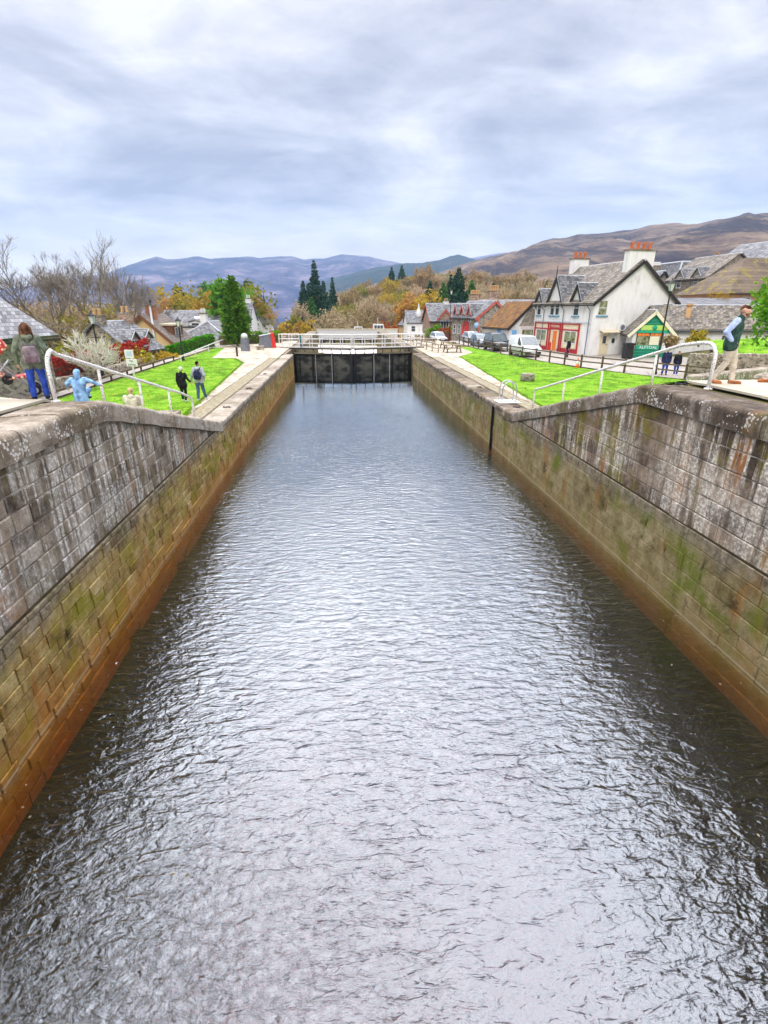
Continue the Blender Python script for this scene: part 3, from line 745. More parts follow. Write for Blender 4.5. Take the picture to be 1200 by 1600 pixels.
# ------------------------------------------------------------------ water
def watermat(name, deep=True, wl=1.0):
    m, t, b = newmat(name)
    m.node_tree.nodes.remove(b)
    out = [n for n in m.node_tree.nodes if n.type == 'OUTPUT_MATERIAL'][0]
    ob = t.n('ShaderNodeNewGeometry').outputs['Position']
    s3 = t.n('ShaderNodeSeparateXYZ', {0: ob})
    # small wind waves with crests across the canal, turning oblique near the right wall
    a = t.noise(t.mapping(ob, (1.7, 4.4, 1), (0, 0, 0), (0, 0, R(8))), 1.45, 3, 0.5, 0.6)
    bb = t.noise(t.mapping(ob, (2.2, 3.4, 1), (3, 1, 0), (0, 0, R(-24))), 1.7, 2, 0.5, 0.6)
    c = t.noise(t.mapping(ob, (4, 6, 1), (9, 2, 0)), 4.6, 3, 0.55, 0.2)
    bb = t.math('SUBTRACT', 1.0, t.math('ABSOLUTE', t.math('MULTIPLY', t.math('SUBTRACT', bb, 0.5), 2.6)))
    h = t.math('ADD', t.math('MULTIPLY', a, 0.62), t.math('ADD', t.math('MULTIPLY', bb, 0.17), t.math('MULTIPLY', c, 0.10)))
    gust = t.mapr(t.noise(t.mapping(ob, (0.35, 0.16, 1)), 1.0, 3, 0.5), 0.3, 0.7, 0.65, 1.25)
    calm = t.math('MULTIPLY', t.mapr(s3.outputs[1], 6, 26, 1.0, 0.42), t.mapr(s3.outputs[1], 26, 48, 1.0, 0.06))
    # turbulence where the sluice wells up at the near left
    ds = t.n('ShaderNodeVectorMath', {0: ob, 1: (-2.2, 2.6, WZ)}, operation='DISTANCE').outputs['Value']
    turb = t.mapr(ds, 0.8, 4.2, 1.0, 0.0)
    ft = t.noise(ob, 9.0, 5, 0.7, 0.6)
    h = t.math('ADD', t.math('MULTIPLY', h, t.math('MULTIPLY', gust, calm)), t.math('MULTIPLY', t.math('MULTIPLY', ft, turb), 0.32))
    bp = t.n('ShaderNodeBump', {'Height': h, 'Strength': 1.0, 'Distance': 0.068 * wl})
    lw_ = t.n('ShaderNodeLayerWeight', {'Blend': 0.5, 'Normal': bp.outputs[0]}).outputs['Facing']
    frv = t.math('ADD', 0.125, t.math('MULTIPLY', t.math('POWER', lw_, 2.4), 0.80))
    gl = t.n('ShaderNodeBsdfGlossy', {'Color': (0.90, 0.965, 1.0, 1), 'Roughness': 0.006, 'Normal': bp.outputs[0]})
    if deep:
        tr = t.n('ShaderNodeBsdfTransparent', {'Color': (1, 1, 1, 1)})
        va = t.n('ShaderNodeVolumeAbsorption', {'Color': (0.88, 0.68, 0.07, 1), 'Density': 3.0})
        m.node_tree.links.new(va.outputs[0], out.inputs['Volume'])
    else:
        tr = t.n('ShaderNodeBsdfDiffuse', {'Color': (0.012, 0.014, 0.016, 1)})
    mx = t.n('ShaderNodeMixShader', {0: frv, 1: tr.outputs[0], 2: gl.outputs[0]})
    m.node_tree.links.new(mx.outputs[0], out.inputs['Surface'])
    return m
m = MB(); m.prism([(XL - .012, -18, -9.4), (XR + .012, -18, -9.4), (XR + .012, YG + 1.21, -9.4), (XR + .69, YG + 1.21, -9.4), (XR + .69, YH + .6, -9.4), (XL - .69, YH + .6, -9.4), (XL - .69, YG + 1.21, -9.4), (XL - .012, YG + 1.21, -9.4)], (0, 0, WZ + 9.4)); tag(m.build('water', watermat('canal_water')), kind='structure')
flatw = watermat('loch_water', False, 0.5)
m = MB(); m.quad((XL, YH + 1.0, -8.9), (XR, YH + 1.0, -8.9), (XR, 112.2, -8.9), (XL, 112.2, -8.9)); tag(m.build('water', flatw), kind='structure')
m = MB(); m.quad((-1400, 300, -14.6), (900, 300, -14.6), (900, 2700, -14.6), (-1400, 2700, -14.6)); tag(m.build('loch_water', flatw), kind='structure')

# ------------------------------------------------------------------ hills
def hillmat(name, stops, scale, dark, heath):
    m, t, b = newmat(name)
    ob = t.n('ShaderNodeNewGeometry').outputs['Position']
    f = t.noise(t.mapping(ob, (1, 1, 1.6)), scale, 11, 0.68, 0.15)
    f = t.math('ADD', t.math('MULTIPLY', f, 0.7), t.math('MULTIPLY', t.noise(t.mapping(ob, (1, 1, 2.2)), scale * 7, 8, 0.7), 0.3))
    col = t.ramp(f, stops)
    f2 = t.mapr(t.noise(t.mapping(ob, (1, 1, 2), (31, 7, 0)), scale * 0.55, 7, 0.6, 0.5), 0.54, 0.60, 0, 0.85)
    col = t.mix(f2, col, dark)
    f3 = t.mapr(t.noise(t.mapping(ob, (1, 1, 2), (3, 77, 0)), scale * 2.2, 8, 0.7, 0.4), 0.56, 0.66, 0, 0.6)
    col = t.mix(f3, col, heath)
    m.node_tree.links.new(col, b.inputs['Base Color']); b.inputs['Roughness'].default_value = 1.0
    b.inputs['Specular IOR Level'].default_value = 0.0
    bp = t.n('ShaderNodeBump', {'Height': t.noise(ob, scale * 3, 9, 0.65), 'Strength': 1.0, 'Distance': 45})
    m.node_tree.links.new(bp.outputs[0], b.inputs['Normal'])
    return m
def hills(name, sil, d0, d1, d2, zb, mat, amp, na=240, nr=46, seed=0, foot=1.0):
    """land rising from a foot at d0 to a crest at d1 whose outline follows elevation angles seen from the lock"""
    dirs = []
    for (u, v) in sil:
        r = ray(u, v); dirs.append((math.atan2(r.x, r.y), r.z / math.hypot(r.x, r.y)))
    dirs.sort(); az = [d[0] for d in dirs]; el = [d[1] for d in dirs]
    verts, faces = [], []
    for i in range(na + 1):
        a = az[0] + (az[-1] - az[0]) * i / na
        e = float(np.interp(a, az, el))
        for j in range(nr + 1):
            t = j / nr
            d = d0 + (d1 - d0) * t * 1.6 if t < 0.625 else d1 + (d2 - d1) * (t - 0.625) / 0.375
            p = Vector((math.sin(a) * d, math.cos(a) * d, 0))
            if d <= d1:
                s = (d - d0) / (d1 - d0); k = s ** foot * (1 - 0.25 * s) / 0.75
                k = min(1.0, k)
            else: k = 1 - smooth01((d - d1) / (d2 - d1)) * 0.9
            top = e * d1
            z = zb + (top - zb) * k
            am = amp * (0.15 + min(1, k * 2)) * (0.35 if abs(d - d1) < (d1 - d0) * 0.12 else 1.0)
            q = p * (1.0 / (amp * 9))
            z += am * (mnoise.fractal(q + Vector((seed, 0, 0)), 0.9, 2.1, 6) * 0.9) * (1 if k > 0.02 else 0.2)
            p.z = z; verts.append(p)
    for i in range(na):
        for j in range(nr):
            q = i * (nr + 1) + j; faces.append((q, q + nr + 1, q + nr + 2, q + 1))
    return tag(npmesh(name, verts, faces, mat, smooth=True), kind='structure')
ridge_m = hillmat('far_ridge', [(0.41, (0.02, 0.035, 0.10)), (0.5, (0.10, 0.09, 0.17)), (0.59, (0.32, 0.25, 0.30))], 0.0035, (0.02, 0.045, 0.11), (0.38, 0.31, 0.38))  # blue of distance painted into the heather colours, besides the haze volume
mid_m = hillmat('wooded_ridge', [(0.35, (0.02, 0.045, 0.05)), (0.5, (0.045, 0.075, 0.075)), (0.65, (0.10, 0.10, 0.08))], 0.006, (0.02, 0.05, 0.05), (0.17, 0.13, 0.09))
moor_m = hillmat('moor', [(0.40, (0.07, 0.045, 0.04)), (0.5, (0.24, 0.165, 0.11)), (0.60, (0.42, 0.305, 0.20))], 0.006, (0.055, 0.042, 0.05), (0.52, 0.40, 0.27))
hills('hills', [(-330, 475), (-150, 462), (0, 452), (90, 440), (150, 430), (175, 424), (200, 413), (222, 407), (245, 401), (262, 405), (280, 404), (310, 400), (330, 404), (345, 402), (385, 400), (405, 403), (420, 402), (455, 401), (475, 405), (490, 403), (505, 403), (520, 400), (535, 398), (555, 399), (575, 401), (600, 408), (620, 411), (660, 414), (760, 418)], 1950, 3900, 4600, -16, ridge_m, 26, 260, 50, 3, 1.15)
hills('hills', [(700, 410), (735, 403), (760, 398), (790, 396), (820, 399), (860, 404)], 3300, 4200, 4600, -10, ridge_m, 30, 60, 24, 8)
hills('hills', [(470, 462), (520, 436), (560, 424), (600, 415), (630, 410), (660, 409), (690, 405), (702, 401), (716, 399), (730, 402), (745, 406), (775, 412), (830, 420), (900, 430)], 1300, 2400, 3000, -14, mid_m, 24, 140, 40, 5, 1.1)
hills('hills', [(640, 452), (690, 425), (735, 411), (770, 402), (790, 396), (810, 391), (835, 380), (850, 376), (865, 373), (885, 374), (900, 371), (940, 368), (985, 362), (1005, 357), (1020, 353), (1055, 350), (1075, 351), (1090, 349), (1110, 345), (1135, 342), (1160, 338), (1200, 335), (1300, 328), (1480, 318)], 430, 1600, 2300, -8, moor_m, 22, 320, 80, 1, 1.2)

# ------------------------------------------------------------------ lock gates (two leaves meeting upstream)
def rail_run(m, pts, h, r, n=6, rails=(1.0,), posts=True):
    for k in rails: m.tube([(p[0], p[1], p[2] + h * k) for p in pts], r, n)
def gate_leaf(sx, label):
    hx = XL - 0.6 if sx < 0 else XR + 0.6
    A = Vector((hx, YH, 0)); B = Vector(((XL + XR) / 2 + sx * 0.02, YH - 2.0, 0))
    d = (B - A).normalized(); n = Vector((0, -1, 0)) - d * d.dot(Vector((0, -1, 0))); n.normalize(); L = (B - A).length
    t = thing('lock_gate', label, 'lock gate', (hx, YH, WZ), 0)
    O = A + Vector((0, 0, WZ))
    def q(s, off, z): return A + d * s + n * off + Vector((0, 0, z)) - O
    top = -4.62
    # planked skin between dark frames
    w_ = L / 3
    for i in range(3):
        m = MB(); m.beam(q(i * w_ + 0.1, 0.0, (top - 8.5) / 2 - 0.1), q((i + 1) * w_ - 0.1, 0.0, (top - 8.5) / 2 - 0.1), 0.12, top + 8.5 - 0.2)
        m.build('gate_panel', gate_pan if i else gate_pan, t)
    for i in range(4):
        m = MB(); m.beam(q(i * w_ + (0.14 if i == 0 else (-0.14 if i == 3 else 0)), 0.06, -9), q(i * w_ + (0.14 if i == 0 else (-0.14 if i == 3 else 0)), 0.06, top), 0.34 if i in (0, 3) else 0.2, 0.3, up=n)
        m.build('gate_post', gate_black, t)
    for z in (top - 0.12,):
        m = MB(); m.beam(q(0, 0.05, z), q(L, 0.05, z), 0.26, 0.24 if z > -5 else 0.12); m.build('gate_beam', gate_black, t)
    m = MB(); m.beam(q(0.2, 0.26, top + 0.02), q(L * 0.52, 0.26, top + 0.02), 0.35, 0.16); m.build('fender_beam', gate_wood, t)
    for s in (0.8, 2.7, 4.6):
        m = MB(); m.tube([q(s, 0.2, top - 0.1), q(s, 0.22, WZ - 0.5)], 0.045, 6); m.build('sluice_rod', galv if s > 1 else gate_black, t)
    # footway carried on curved brackets, running out over the land
    dz = top + 0.54; s0 = -1.5
    m = MB(); m.beam(q(s0, -0.1, dz), q(L - 0.02, -0.1, dz), 0.95, 0.07); m.build('walkway', gate_wood, t, bevel=0.01)
    m = MB(); m.beam(q(s0, 0.40, dz - 0.03), q(L - 0.02, 0.40, dz - 0.03), 0.06, 0.14); m.build('walkway_edge', dark_trim, t)
    k = 7
    for i in range(k):
        s = 0.35 + (L - 0.6) * i / (k - 1)
        m = MB(); m.tube([q(s, 0.05, top), q(s - 0.06 * sx, 0.12, top + 0.2), q(s + 0.05 * sx, 0.34, dz - 0.04)], [0.05, 0.04, 0.05], 6); m.build('bracket', iron, t)
    for off in (0.36, -0.52):
        for i in range(k + 1):
            s = s0 + 0.05 + (L - s0 - 0.12) * i / k
            m = MB(); m.tube([q(s, off, dz), q(s, off, dz + 1.46)], 0.05, 6); m.build('railing_post', wht_metal, t)
        for hh in (1.46, 0.98, 0.5, 0.1):
            m = MB(); m.tube([q(s0, off, dz + hh), q(L - 0.03, off, dz + hh)], 0.045 if hh > 1.2 else 0.032, 6); m.build('handrail', wht_metal, t)
    return t
gate_leaf(-1, 'lock gate leaf with white railing, hinged on the side of the tapered grey bollard')
gate_leaf(1, 'lock gate leaf with white railing, hinged on the side of the picnic tables')

# sluice winding gear standing on the gate
def capstan(x, y, z, label):
    t = thing('winding_gear', label, 'winding gear', (x, y, z))
    MB().lathe([(0.16, 0), (0.16, 0.06), (0.07, 0.1), (0.06, 0.75), (0.12, 0.8), (0.12, 0.95), (0.03, 1.0)], 10).build('pedestal', galv, t, True)
    m = MB(); m.tube([(-0.35, 0, 0.86), (0.35, 0, 0.86)], 0.025, 6); m.build('crank', iron, t)
capstan(-2.4, YH - 0.95, -4.05, 'grey winding gear on the gate leaf by the black bollard')
capstan(4.8, YH - 0.95, -4.05, 'grey winding gear on the gate leaf by the picnic tables')

# ------------------------------------------------------------------ handrails of the stairs beside the lock
def stair_rail(label, side, X, ys, hoop_y, a, b):
    zt = lambda y: ztop(y, a, b)
    t = thing('handrail', label, 'handrail', (X, hoop_y, zt(hoop_y)))
    loc = Vector((X, hoop_y, zt(hoop_y)))
    h = 0.98
    top = [(X, hoop_y, zt(hoop_y)), (X, hoop_y, zt(hoop_y) + h - 0.32)]
    for q in range(1, 6):
        an = q / 6 * PI / 2
        top.append((X, hoop_y + 0.3 * (1 - math.cos(an)), zt(hoop_y) + h - 0.32 + 0.32 * math.sin(an)))
    y = hoop_y + 0.45
    ye = ys[-1]
    while y < ye - 0.3:
        top.append((X, y, zt(y) + h)); y += 0.8
    for q in range(1, 6):
        an = q / 6 * PI / 2
        top.append((X, ye - 0.25 + 0.25 * math.sin(an), zt(ye) + h - 0.28 + 0.28 * math.cos(an)))
    top += [(X, ye, zt(ye) + h - 0.3), (X, ye, zt(ye))]
    m = MB(); m.tube([Vector(p) - loc for p in top], 0.042, 10); m.build('rail', wht_metal, t, True)
    for yy in ys[:-1]:
        m = MB(); m.tube([Vector((X, yy, zt(yy) - 0.03)) - loc, Vector((X, yy, zt(yy) + h)) - loc], 0.034, 8); m.build('post', wht_metal, t, True)
    for yy in [hoop_y] + ys:
        m = MB(); m.lathe([(0.09, 0), (0.09, 0.02), (0.05, 0.03)], 10, 0, Vector((X, yy, zt(yy) - 0.01)) - loc); m.build('foot_plate', wht_metal, t)
    return t
stair_rail('chipped white tube handrail sloping down beside the woman with the backpack', -1, -5.86, [13.2, 15.6, 18.0, 20.6], 11.05, L1, L2)
stair_rail('chipped white tube handrail sloping down from the man in the green gilet', 1, 8.35, [13.6, 16.4, 19.2, 22.2], 11.35, R1, R2)
# low white rail by the hedge on the flagpole side
t = thing('handrail', 'low white handrail rising along the grass towards the dark bollard', 'handrail', (-13.6, 46, -4.24))
pts = [(0, 0, 0.5), (0.0, 8, 0.75), (0.0, 16, 0.95), (0.05, 20.5, 1.05), (0.1, 21.2, 0.9), (0.1, 21.4, 0)]
m = MB(); m.tube(pts, 0.05, 8); m.build('rail', wht_metal, t, True)
for y in (0.2, 5, 10, 15): MB().tube([(0, y, 0), (0, y, 0.5 + y * 0.028)], 0.045, 6).build('post', wht_metal, t)

# grab hoops at the head of the ladder
t = thing('ladder_hoops', 'pair of galvanised grab hoops on a white slab at the ladder head', 'grab rail', (7.6, 24.6, -4.19))
for dy in (-0.24, 0.24):
    m = MB(); pts = [(0.0, dy, 0)]
    for q in range(13):
        an = q / 12 * PI
        pts.append((0.34 - 0.34 * math.cos(an), dy, 0.62 + 0.36 * math.sin(an)))
    pts.append((0.68, dy, 0)); m.tube(pts, 0.03, 8); m.build('hoop', galv, t, True)
m = MB(); m.box((-0.2, -0.5, 0.0), (0.9, 0.5, 0.025)); m.build('slab', wht_paint, t, bevel=0.01)

# mooring rings lying on the coping
for i, (x, y, lab) in enumerate([(-5.3, 24.0, 'iron mooring ring on grey coping nearest the white handrail foot'), (-5.3, 30, 'iron mooring ring on grey coping beside the walking couple'), (-5.35, 37, 'iron mooring ring on the grey coping halfway to the gate'), (7.8, 29.5, 'iron mooring hook on the coping beyond the grab hoops'), (7.85, 23.0, 'iron mooring ring between the grab hoops and the stair handrail'), (8.05, 11.9, 'bent iron mooring staple on the dark coping below the man in the gilet')]):
    t = thing('mooring_ring', lab, 'mooring ring', (x, y, ztop(y, L1 if x < 0 else R1, L2 if x < 0 else R2) + 0.02), i * 0.7)
    pts = [(0.13 * math.cos(a / 10 * 2 * PI), 0.13 * math.sin(a / 10 * 2 * PI), 0.01 + 0.02 * math.sin(a)) for a in range(11)]
    MB().tube(pts, 0.016, 6).build('ring', iron, t, True)
    MB().tube([(-0.13, 0, -0.03), (-0.13, 0, 0.05), (-0.17, 0.02, 0.05), (-0.19, 0.02, -0.03)], 0.018, 6).build('staple', iron, t, True)
# stone mooring block and bollards
t = thing('stone_bollard', 'short round stone mooring stump on the lawn near the road fence', 'mooring stump', (11.6, 32.3, -4.24))
MB().lathe([(0.44, 0), (0.45, 0.3), (0.43, 0.40), (0.40, 0.44)], 14).build('body', rub_grey, t, True)
MB().lathe([(0.42, 0.44), (0.40, 0.475), (0.2, 0.485), (0.0, 0.49)], 14).build('top', stone_cop, t, True)
m = MB(); m.box((-0.55, -0.35, -0.1), (0.55, 0.35, 0.34)); o = m.build('stone_block', stone_cop, bevel=0.03); o.location = (9.5, 21.4, G(9.5, 21.4)); tag(o, 'rectangular stone block on grass behind the sloping white handrail of the gilet man', 'stone block')
m = MB(); m.box((-0.6, -0.35, -0.1), (0.6, 0.35, 0.30)); o = m.build('stone_block', stone_cop, bevel=0.03); o.location = (-6.55, 19.0, G(-6.55, 19.0)); tag(o, 'brown stone block on grass behind the sloping handrail near the couple', 'stone block')

# ------------------------------------------------------------------ fences
def post_rail(name, label, pts, h, mat, rails, pw=0.1, rw=(0.045, 0.1), gap=2.2, lean=0.0, group=None):
    o = Vector((pts[0][0], pts[0][1], G(*pts[0])))
    t = thing(name, label, 'fence', o)
    P3 = []
    for (a, b) in zip(pts, pts[1:]):
        L = math.hypot(b[0] - a[0], b[1] - a[1]); k = max(1, round(L / gap))
        P3 += [(a[0] + (b[0] - a[0]) * i / k, a[1] + (b[1] - a[1]) * i / k) for i in range(k)]
    P3.append(pts[-1])
    P3 = [Vector((x, y, G(x, y))) - o for x, y in P3]
    for i, p in enumerate(P3):
        m = MB(); d = (P3[min(i + 1, len(P3) - 1)] - P3[max(0, i - 1)])
        m.beam(p - Vector((0, 0, 0.1)), p + Vector((0, 0, h)), pw, pw, up=(d.x, d.y, 0)); m.build('post', mat, t, bevel=0.008)
    for z in rails:
        m = MB()
        for a, b in zip(P3, P3[1:]): m.beam(a + Vector((0, 0, z)), b + Vector((0, 0, z)), rw[0], rw[1])
        m.build('rail', mat, t)
    return t
fpts = [(24.2, 28), (21.8, 32), (19.9, 36), (18.25, 39.4), (17.05, 45.9), (16.3, 51), (15.6, 58), (15.0, 68)]
post_rail('post_and_rail_fence', 'dark timber post and rail fence between the lawn and the parked cars', fpts, 1.0, wood_rail, (0.5, 0.86), 0.11, (0.05, 0.09), 2.1)
post_rail('timber_knee_rail', 'low timber knee rail along the grass edge by the garden wall', [(-14.4, 20), (-14.4, 34), (-14.45, 47)], 0.42, wood_rail, (0.40,), 0.1, (0.16, 0.09), 2.4)
post_rail('gallows_fence', 'pale timber post and rail beside the picnic tables and the lock', [(9.7, 53.5), (9.2, 58), (8.8, 63), (8.6, 70)], 0.95, wood_pale, (0.88, 0.45), 0.11, (0.06, 0.1), 2.4)
post_rail('timber_rail_fence', 'weathered three rail timber fence above the grass bank behind the gilet man', [(27.8, 38.5), (33, 37.6), (38, 36.7), (44, 35.6)], 1.25, wood_pale, (0.35, 0.75, 1.12), 0.12, (0.05, 0.14), 2.6)

# picnic tables
def picnic_table(x, y, rz, label):
    t = thing('picnic_table', label, 'picnic table', (x, y, G(x, y) + 0.05), rz, 'picnic tables beside the lock')
    m = MB()
    for i in range(5): m.box((-0.95, -0.37 + i * 0.15, 0.70), (0.95, -0.23 + i * 0.15, 0.74))
    m.build('tabletop', wood_pale, t)
    for s in (-1, 1):
        m = MB()
        for i in range(2): m.box((-0.95, s * 0.72 - 0.14 + i * 0.15, 0.42), (0.95, s * 0.72 - 0.01 + i * 0.15, 0.46))
        m.build('seat', wood_pale, t)
        for xx in (-0.7, 0.7):
            m = MB(); m.beam((xx, s * 0.22, 0.70), (xx, s * 0.78, 0.0), 0.07, 0.11); m.build('leg', wood_rail, t)
    for xx in (-0.62, 0.62):
        m = MB(); m.beam((xx, -0.85, 0.39), (xx, 0.85, 0.39), 0.05, 0.1); m.build('crossbar', wood_rail, t)
picnic_table(11.3, 54.4, 0.1, 'timber picnic table nearest to the striped lawn corner')
picnic_table(11.9, 59.5, 0.15, 'timber picnic table in the middle of the row by the lock')
picnic_table(10.6, 65.5, 0.05, 'timber picnic table farthest along the lock beside the lamp')

# ------------------------------------------------------------------ small street things
def lamp_post(x, y, h, label, z=None, ladder=True):
    z = G(x, y) if z is None else z
    t = thing('street_lamp', label, 'street lamp', (x, y, z))
    MB().lathe([(0.14, 0), (0.14, 0.12), (0.10, 0.2), (0.09, 0.9), (0.065, 1.0), (0.05, h * 0.6), (0.042, h - 0.75), (0.07, h - 0.72), (0.05, h - 0.68)], 10).build('post', iron, t, True)
    if ladder: MB().tube([(-0.32, 0, h - 1.5), (0.32, 0, h - 1.5)], 0.02, 6).build('ladder_bar', iron, t)
    m = MB()
    for i in range(4):
        a = PI / 4 + i * PI / 2
        m.tube([(0.11 * math.cos(a), 0.11 * math.sin(a), h - 0.68), (0.235 * math.cos(a), 0.235 * math.sin(a), h - 0.22)], 0.014, 5)
    ln = m.build('lantern_frame', iron, t)
    m = MB(); s0, s1 = 0.075, 0.16
    for i in range(4):
        a, b = PI / 4 + i * PI / 2, PI / 4 + (i + 1) * PI / 2
        m.quad((0.105 * math.cos(a), 0.105 * math.sin(a), h - 0.67), (0.105 * math.cos(b), 0.105 * math.sin(b), h - 0.67), (0.225 * math.cos(b), 0.225 * math.sin(b), h - 0.23), (0.225 * math.cos(a), 0.225 * math.sin(a), h - 0.23))
    m.build('glass', lampglass, ln)
    MB().tube([(0, 0, h - 0.23), (0, 0, h - 0.19), (0, 0, h - 0.04), (0, 0, h - 0.02), (0, 0, h + 0.1)], [0.27, 0.25, 0.09, 0.05, 0.015], 8).build('cap', iron, ln)
    return t
lampglass = pm('lamp_glass', [(0.55, 0.60, 0.60), (0.70, 0.74, 0.74)], 2, 0.2, 0, spec=0.6)
pt = P(1046, 437, Y=35.0)
lamp_post(21.6, 35.0, pt.z - G(21.6, 35), 'tall black street lamp in front of the green kiosk')
pb = P(162, 592, Z=-4.3); pt = P(146, 488, Y=pb.y)
lamp_post(pb.x, pb.y, pt.z - G(pb.x, pb.y), 'black street lamp beside the slated cottage and red hedge')
pb = P(287, 566, Z=-4.3); pt = P(273, 497, Y=pb.y)
lamp_post(pb.x, pb.y, pt.z - G(pb.x, pb.y), 'black street lamp before the cream gabled house and green hedge')
pt = P(703, 452, Y=80)
lamp_post(16.1, 80, pt.z - G(16.1, 80), 'tall black street lamp in front of the red gabled stone cottage')
pt = P(375, 482, Y=88)
lamp_post(pt.x, 88, pt.z - G(pt.x, 88), 'white topped street lamp just behind the tall cypress')
pt = P(447, 496, Y=112)
lamp_post(pt.x, 112, pt.z - G(pt.x, 112), 'small distant street lamp in front of the loch')

# flagpole
pb = P(247, 562, Z=-5.2); pt = P(236, 480, Y=pb.y)
t = thing('flagpole', 'bare white flagpole standing by the cream gabled house', 'flagpole', (pb.x, pb.y, G(pb.x, pb.y)))
hh = pt.z - G(pb.x, pb.y)
MB().tube([(0, 0, 0), (0, 0, hh * 0.5), (0, 0, hh)], [0.14, 0.12, 0.09], 8).build('pole', wht_paint, t, True)
MB().lathe([(0.0, hh), (0.09, hh + 0.06), (0.0, hh + 0.14)], 8).build('finial', wht_paint, t, True)

# notice on a white post
pb = P(213, 604, Z=-4.24)
t = thing('notice_post', 'white no parking notice on a white post in the grass', 'sign', (pb.x, pb.y, -4.24), R(-18))
hs = P(208, 549, Y=pb.y).z + 4.24
MB().tube([(0, 0, 0), (0, 0, hs)], 0.045, 8).build('post', wht_paint, t, True)
sp = MB().obox((0.02, -0.06, hs - 0.62), (1, 0, 0), (0, 1, 0), 0.72, 0.03, 0.42).build('lower_plate', wht_paint, t, bevel=0.01)
lettering('No', 0.17, (0.02, -0.078, hs - 0.53), (1, 0, 0), (0, -1, 0), dark_trim, sp)
lettering('parking', 0.17, (0.02, -0.078, hs - 0.72), (1, 0, 0), (0, -1, 0), dark_trim, sp)
sp = MB().obox((-0.06, -0.06, hs - 0.14), (1, 0, 0), (0, 1, 0), 0.58, 0.03, 0.46).build('upper_plate', wht_paint, t, bevel=0.01)
m = MB()
for i in range(5): m.obox((-0.06 + (0.02 if i % 2 else 0), -0.079, hs - 0.02 - i * 0.055), (1, 0, 0), (0, 1, 0), 0.40 - 0.05 * (i % 3), 0.006, 0.018)
m.build('small_print', blue_sign, sp)

def bin_(x, y, label, mat=None, s=1.0):
    t = thing('litter_bin', label, 'litter bin', (x, y, G(x, y)))
    m = MB(); m.box((-0.3 * s, -0.3 * s, 0.05), (0.3 * s, 0.3 * s, 1.05 * s)); m.build('body', mat or dark_trim, t, bevel=0.03)
    m = MB(); m.box((-0.34 * s, -0.34 * s, 1.05 * s), (0.34 * s, 0.34 * s, 1.2 * s)); m.build('lid', iron, t, bevel=0.03)
    m = MB(); m.box((-0.2 * s, -0.305 * s, 0.78 * s), (0.2 * s, -0.285 * s, 0.95 * s)); m.build('slot', iron, t)
slate_grey = pm('slate_grey', [(0.13, 0.14, 0.17), (0.20, 0.21, 0.25)], 3, 0.7, 0.1)
bin_(25.7, 46.4, 'dark litter bin against the white gable beside the green kiosk', None, 1.15)
pb = P(384, 550, Z=-4.2)
t = thing('mooring_bollard', 'tapered slate grey bollard with a rounded head on the paving by the cypress', 'bollard', (pb.x, pb.y, -4.2))
MB().lathe([(0.52, 0), (0.50, 0.1), (0.42, 1.25), (0.44, 1.35)], 14).build('body', slate_grey, t, True)
MB().lathe([(0.30, 1.35), (0.36, 1.55), (0.30, 1.75), (0.1, 1.86), (0, 1.88)], 12).build('head', lampglass, t, True)
pb = P(371, 558, Z=-4.2)
t = thing('iron_bollard', 'thin dark iron bollard on the paving at the corner of the grass', 'bollard', (pb.x, pb.y, -4.2))
MB().lathe([(0.09, 0), (0.085, 0.7), (0.1, 0.74), (0.1, 0.84), (0.05, 0.92), (0.0, 0.93)], 10).build('post', iron, t, True)
pb = P(416, 545, Z=-4.2)
t = thing('control_cabinet', 'dark grey control cabinet with a bright red end near the gate', 'cabinet', (pb.x, pb.y, -4.2), R(8))
m = MB(); m.prism([(-0.9, -0.5, 0), (0.7, -0.5, 0), (0.55, -0.5, 1.6), (-0.6, -0.5, 1.35)], (0, 1.1, 0)); m.build('body', slate_grey, t, bevel=0.03)
m = MB(); m.prism([(0.71, -0.55, 0), (1.15, -0.55, 0), (0.95, -0.55, 1.75), (0.56, -0.55, 1.65)], (0, 1.2, 0)); m.build('red_end', red_bright, t, bevel=0.03)
m = MB(); m.slab((-0.7, -0.6, 1.42), (0.6, -0.6, 1.66), (0.6, 0.7, 1.66), (-0.7, 0.7, 1.42), 0.06); m.build('lid', lead, t)
pb = P(407, 548, Z=-4.2)
m = MB(); m.box((-0.35, -0.3, 0), (0.35, 0.3, 0.4)); m.box((-0.4, -0.35, 0.4), (0.4, 0.35, 0.5)); o = m.build('stone_block', stone_cop, bevel=0.03); o.location = (pb.x, pb.y, -4.2)
tag(o, 'small capped stone block beside the cabinet with the red end', 'stone block')

# traffic cone
pb = P(902, 576, Z=-4.24)
t = thing('traffic_cone', 'orange traffic cone with white bands beside the road fence', 'traffic cone', (pb.x + .2, pb.y + 0.5, -4.22))
m = MB(); m.box((-0.22, -0.22, 0), (0.22, 0.22, 0.04)); m.build('base', orange_pt, t, bevel=0.01)
MB().lathe([(0.16, 0.04), (0.12, 0.25)], 14).build('cone', orange_pt, t, True)
MB().lathe([(0.12, 0.25), (0.075, 0.50)], 14).build('white_band', wht_paint, t, True)
MB().lathe([(0.075, 0.50), (0.03, 0.75), (0.0, 0.755)], 14).build('tip', orange_pt, t, True)

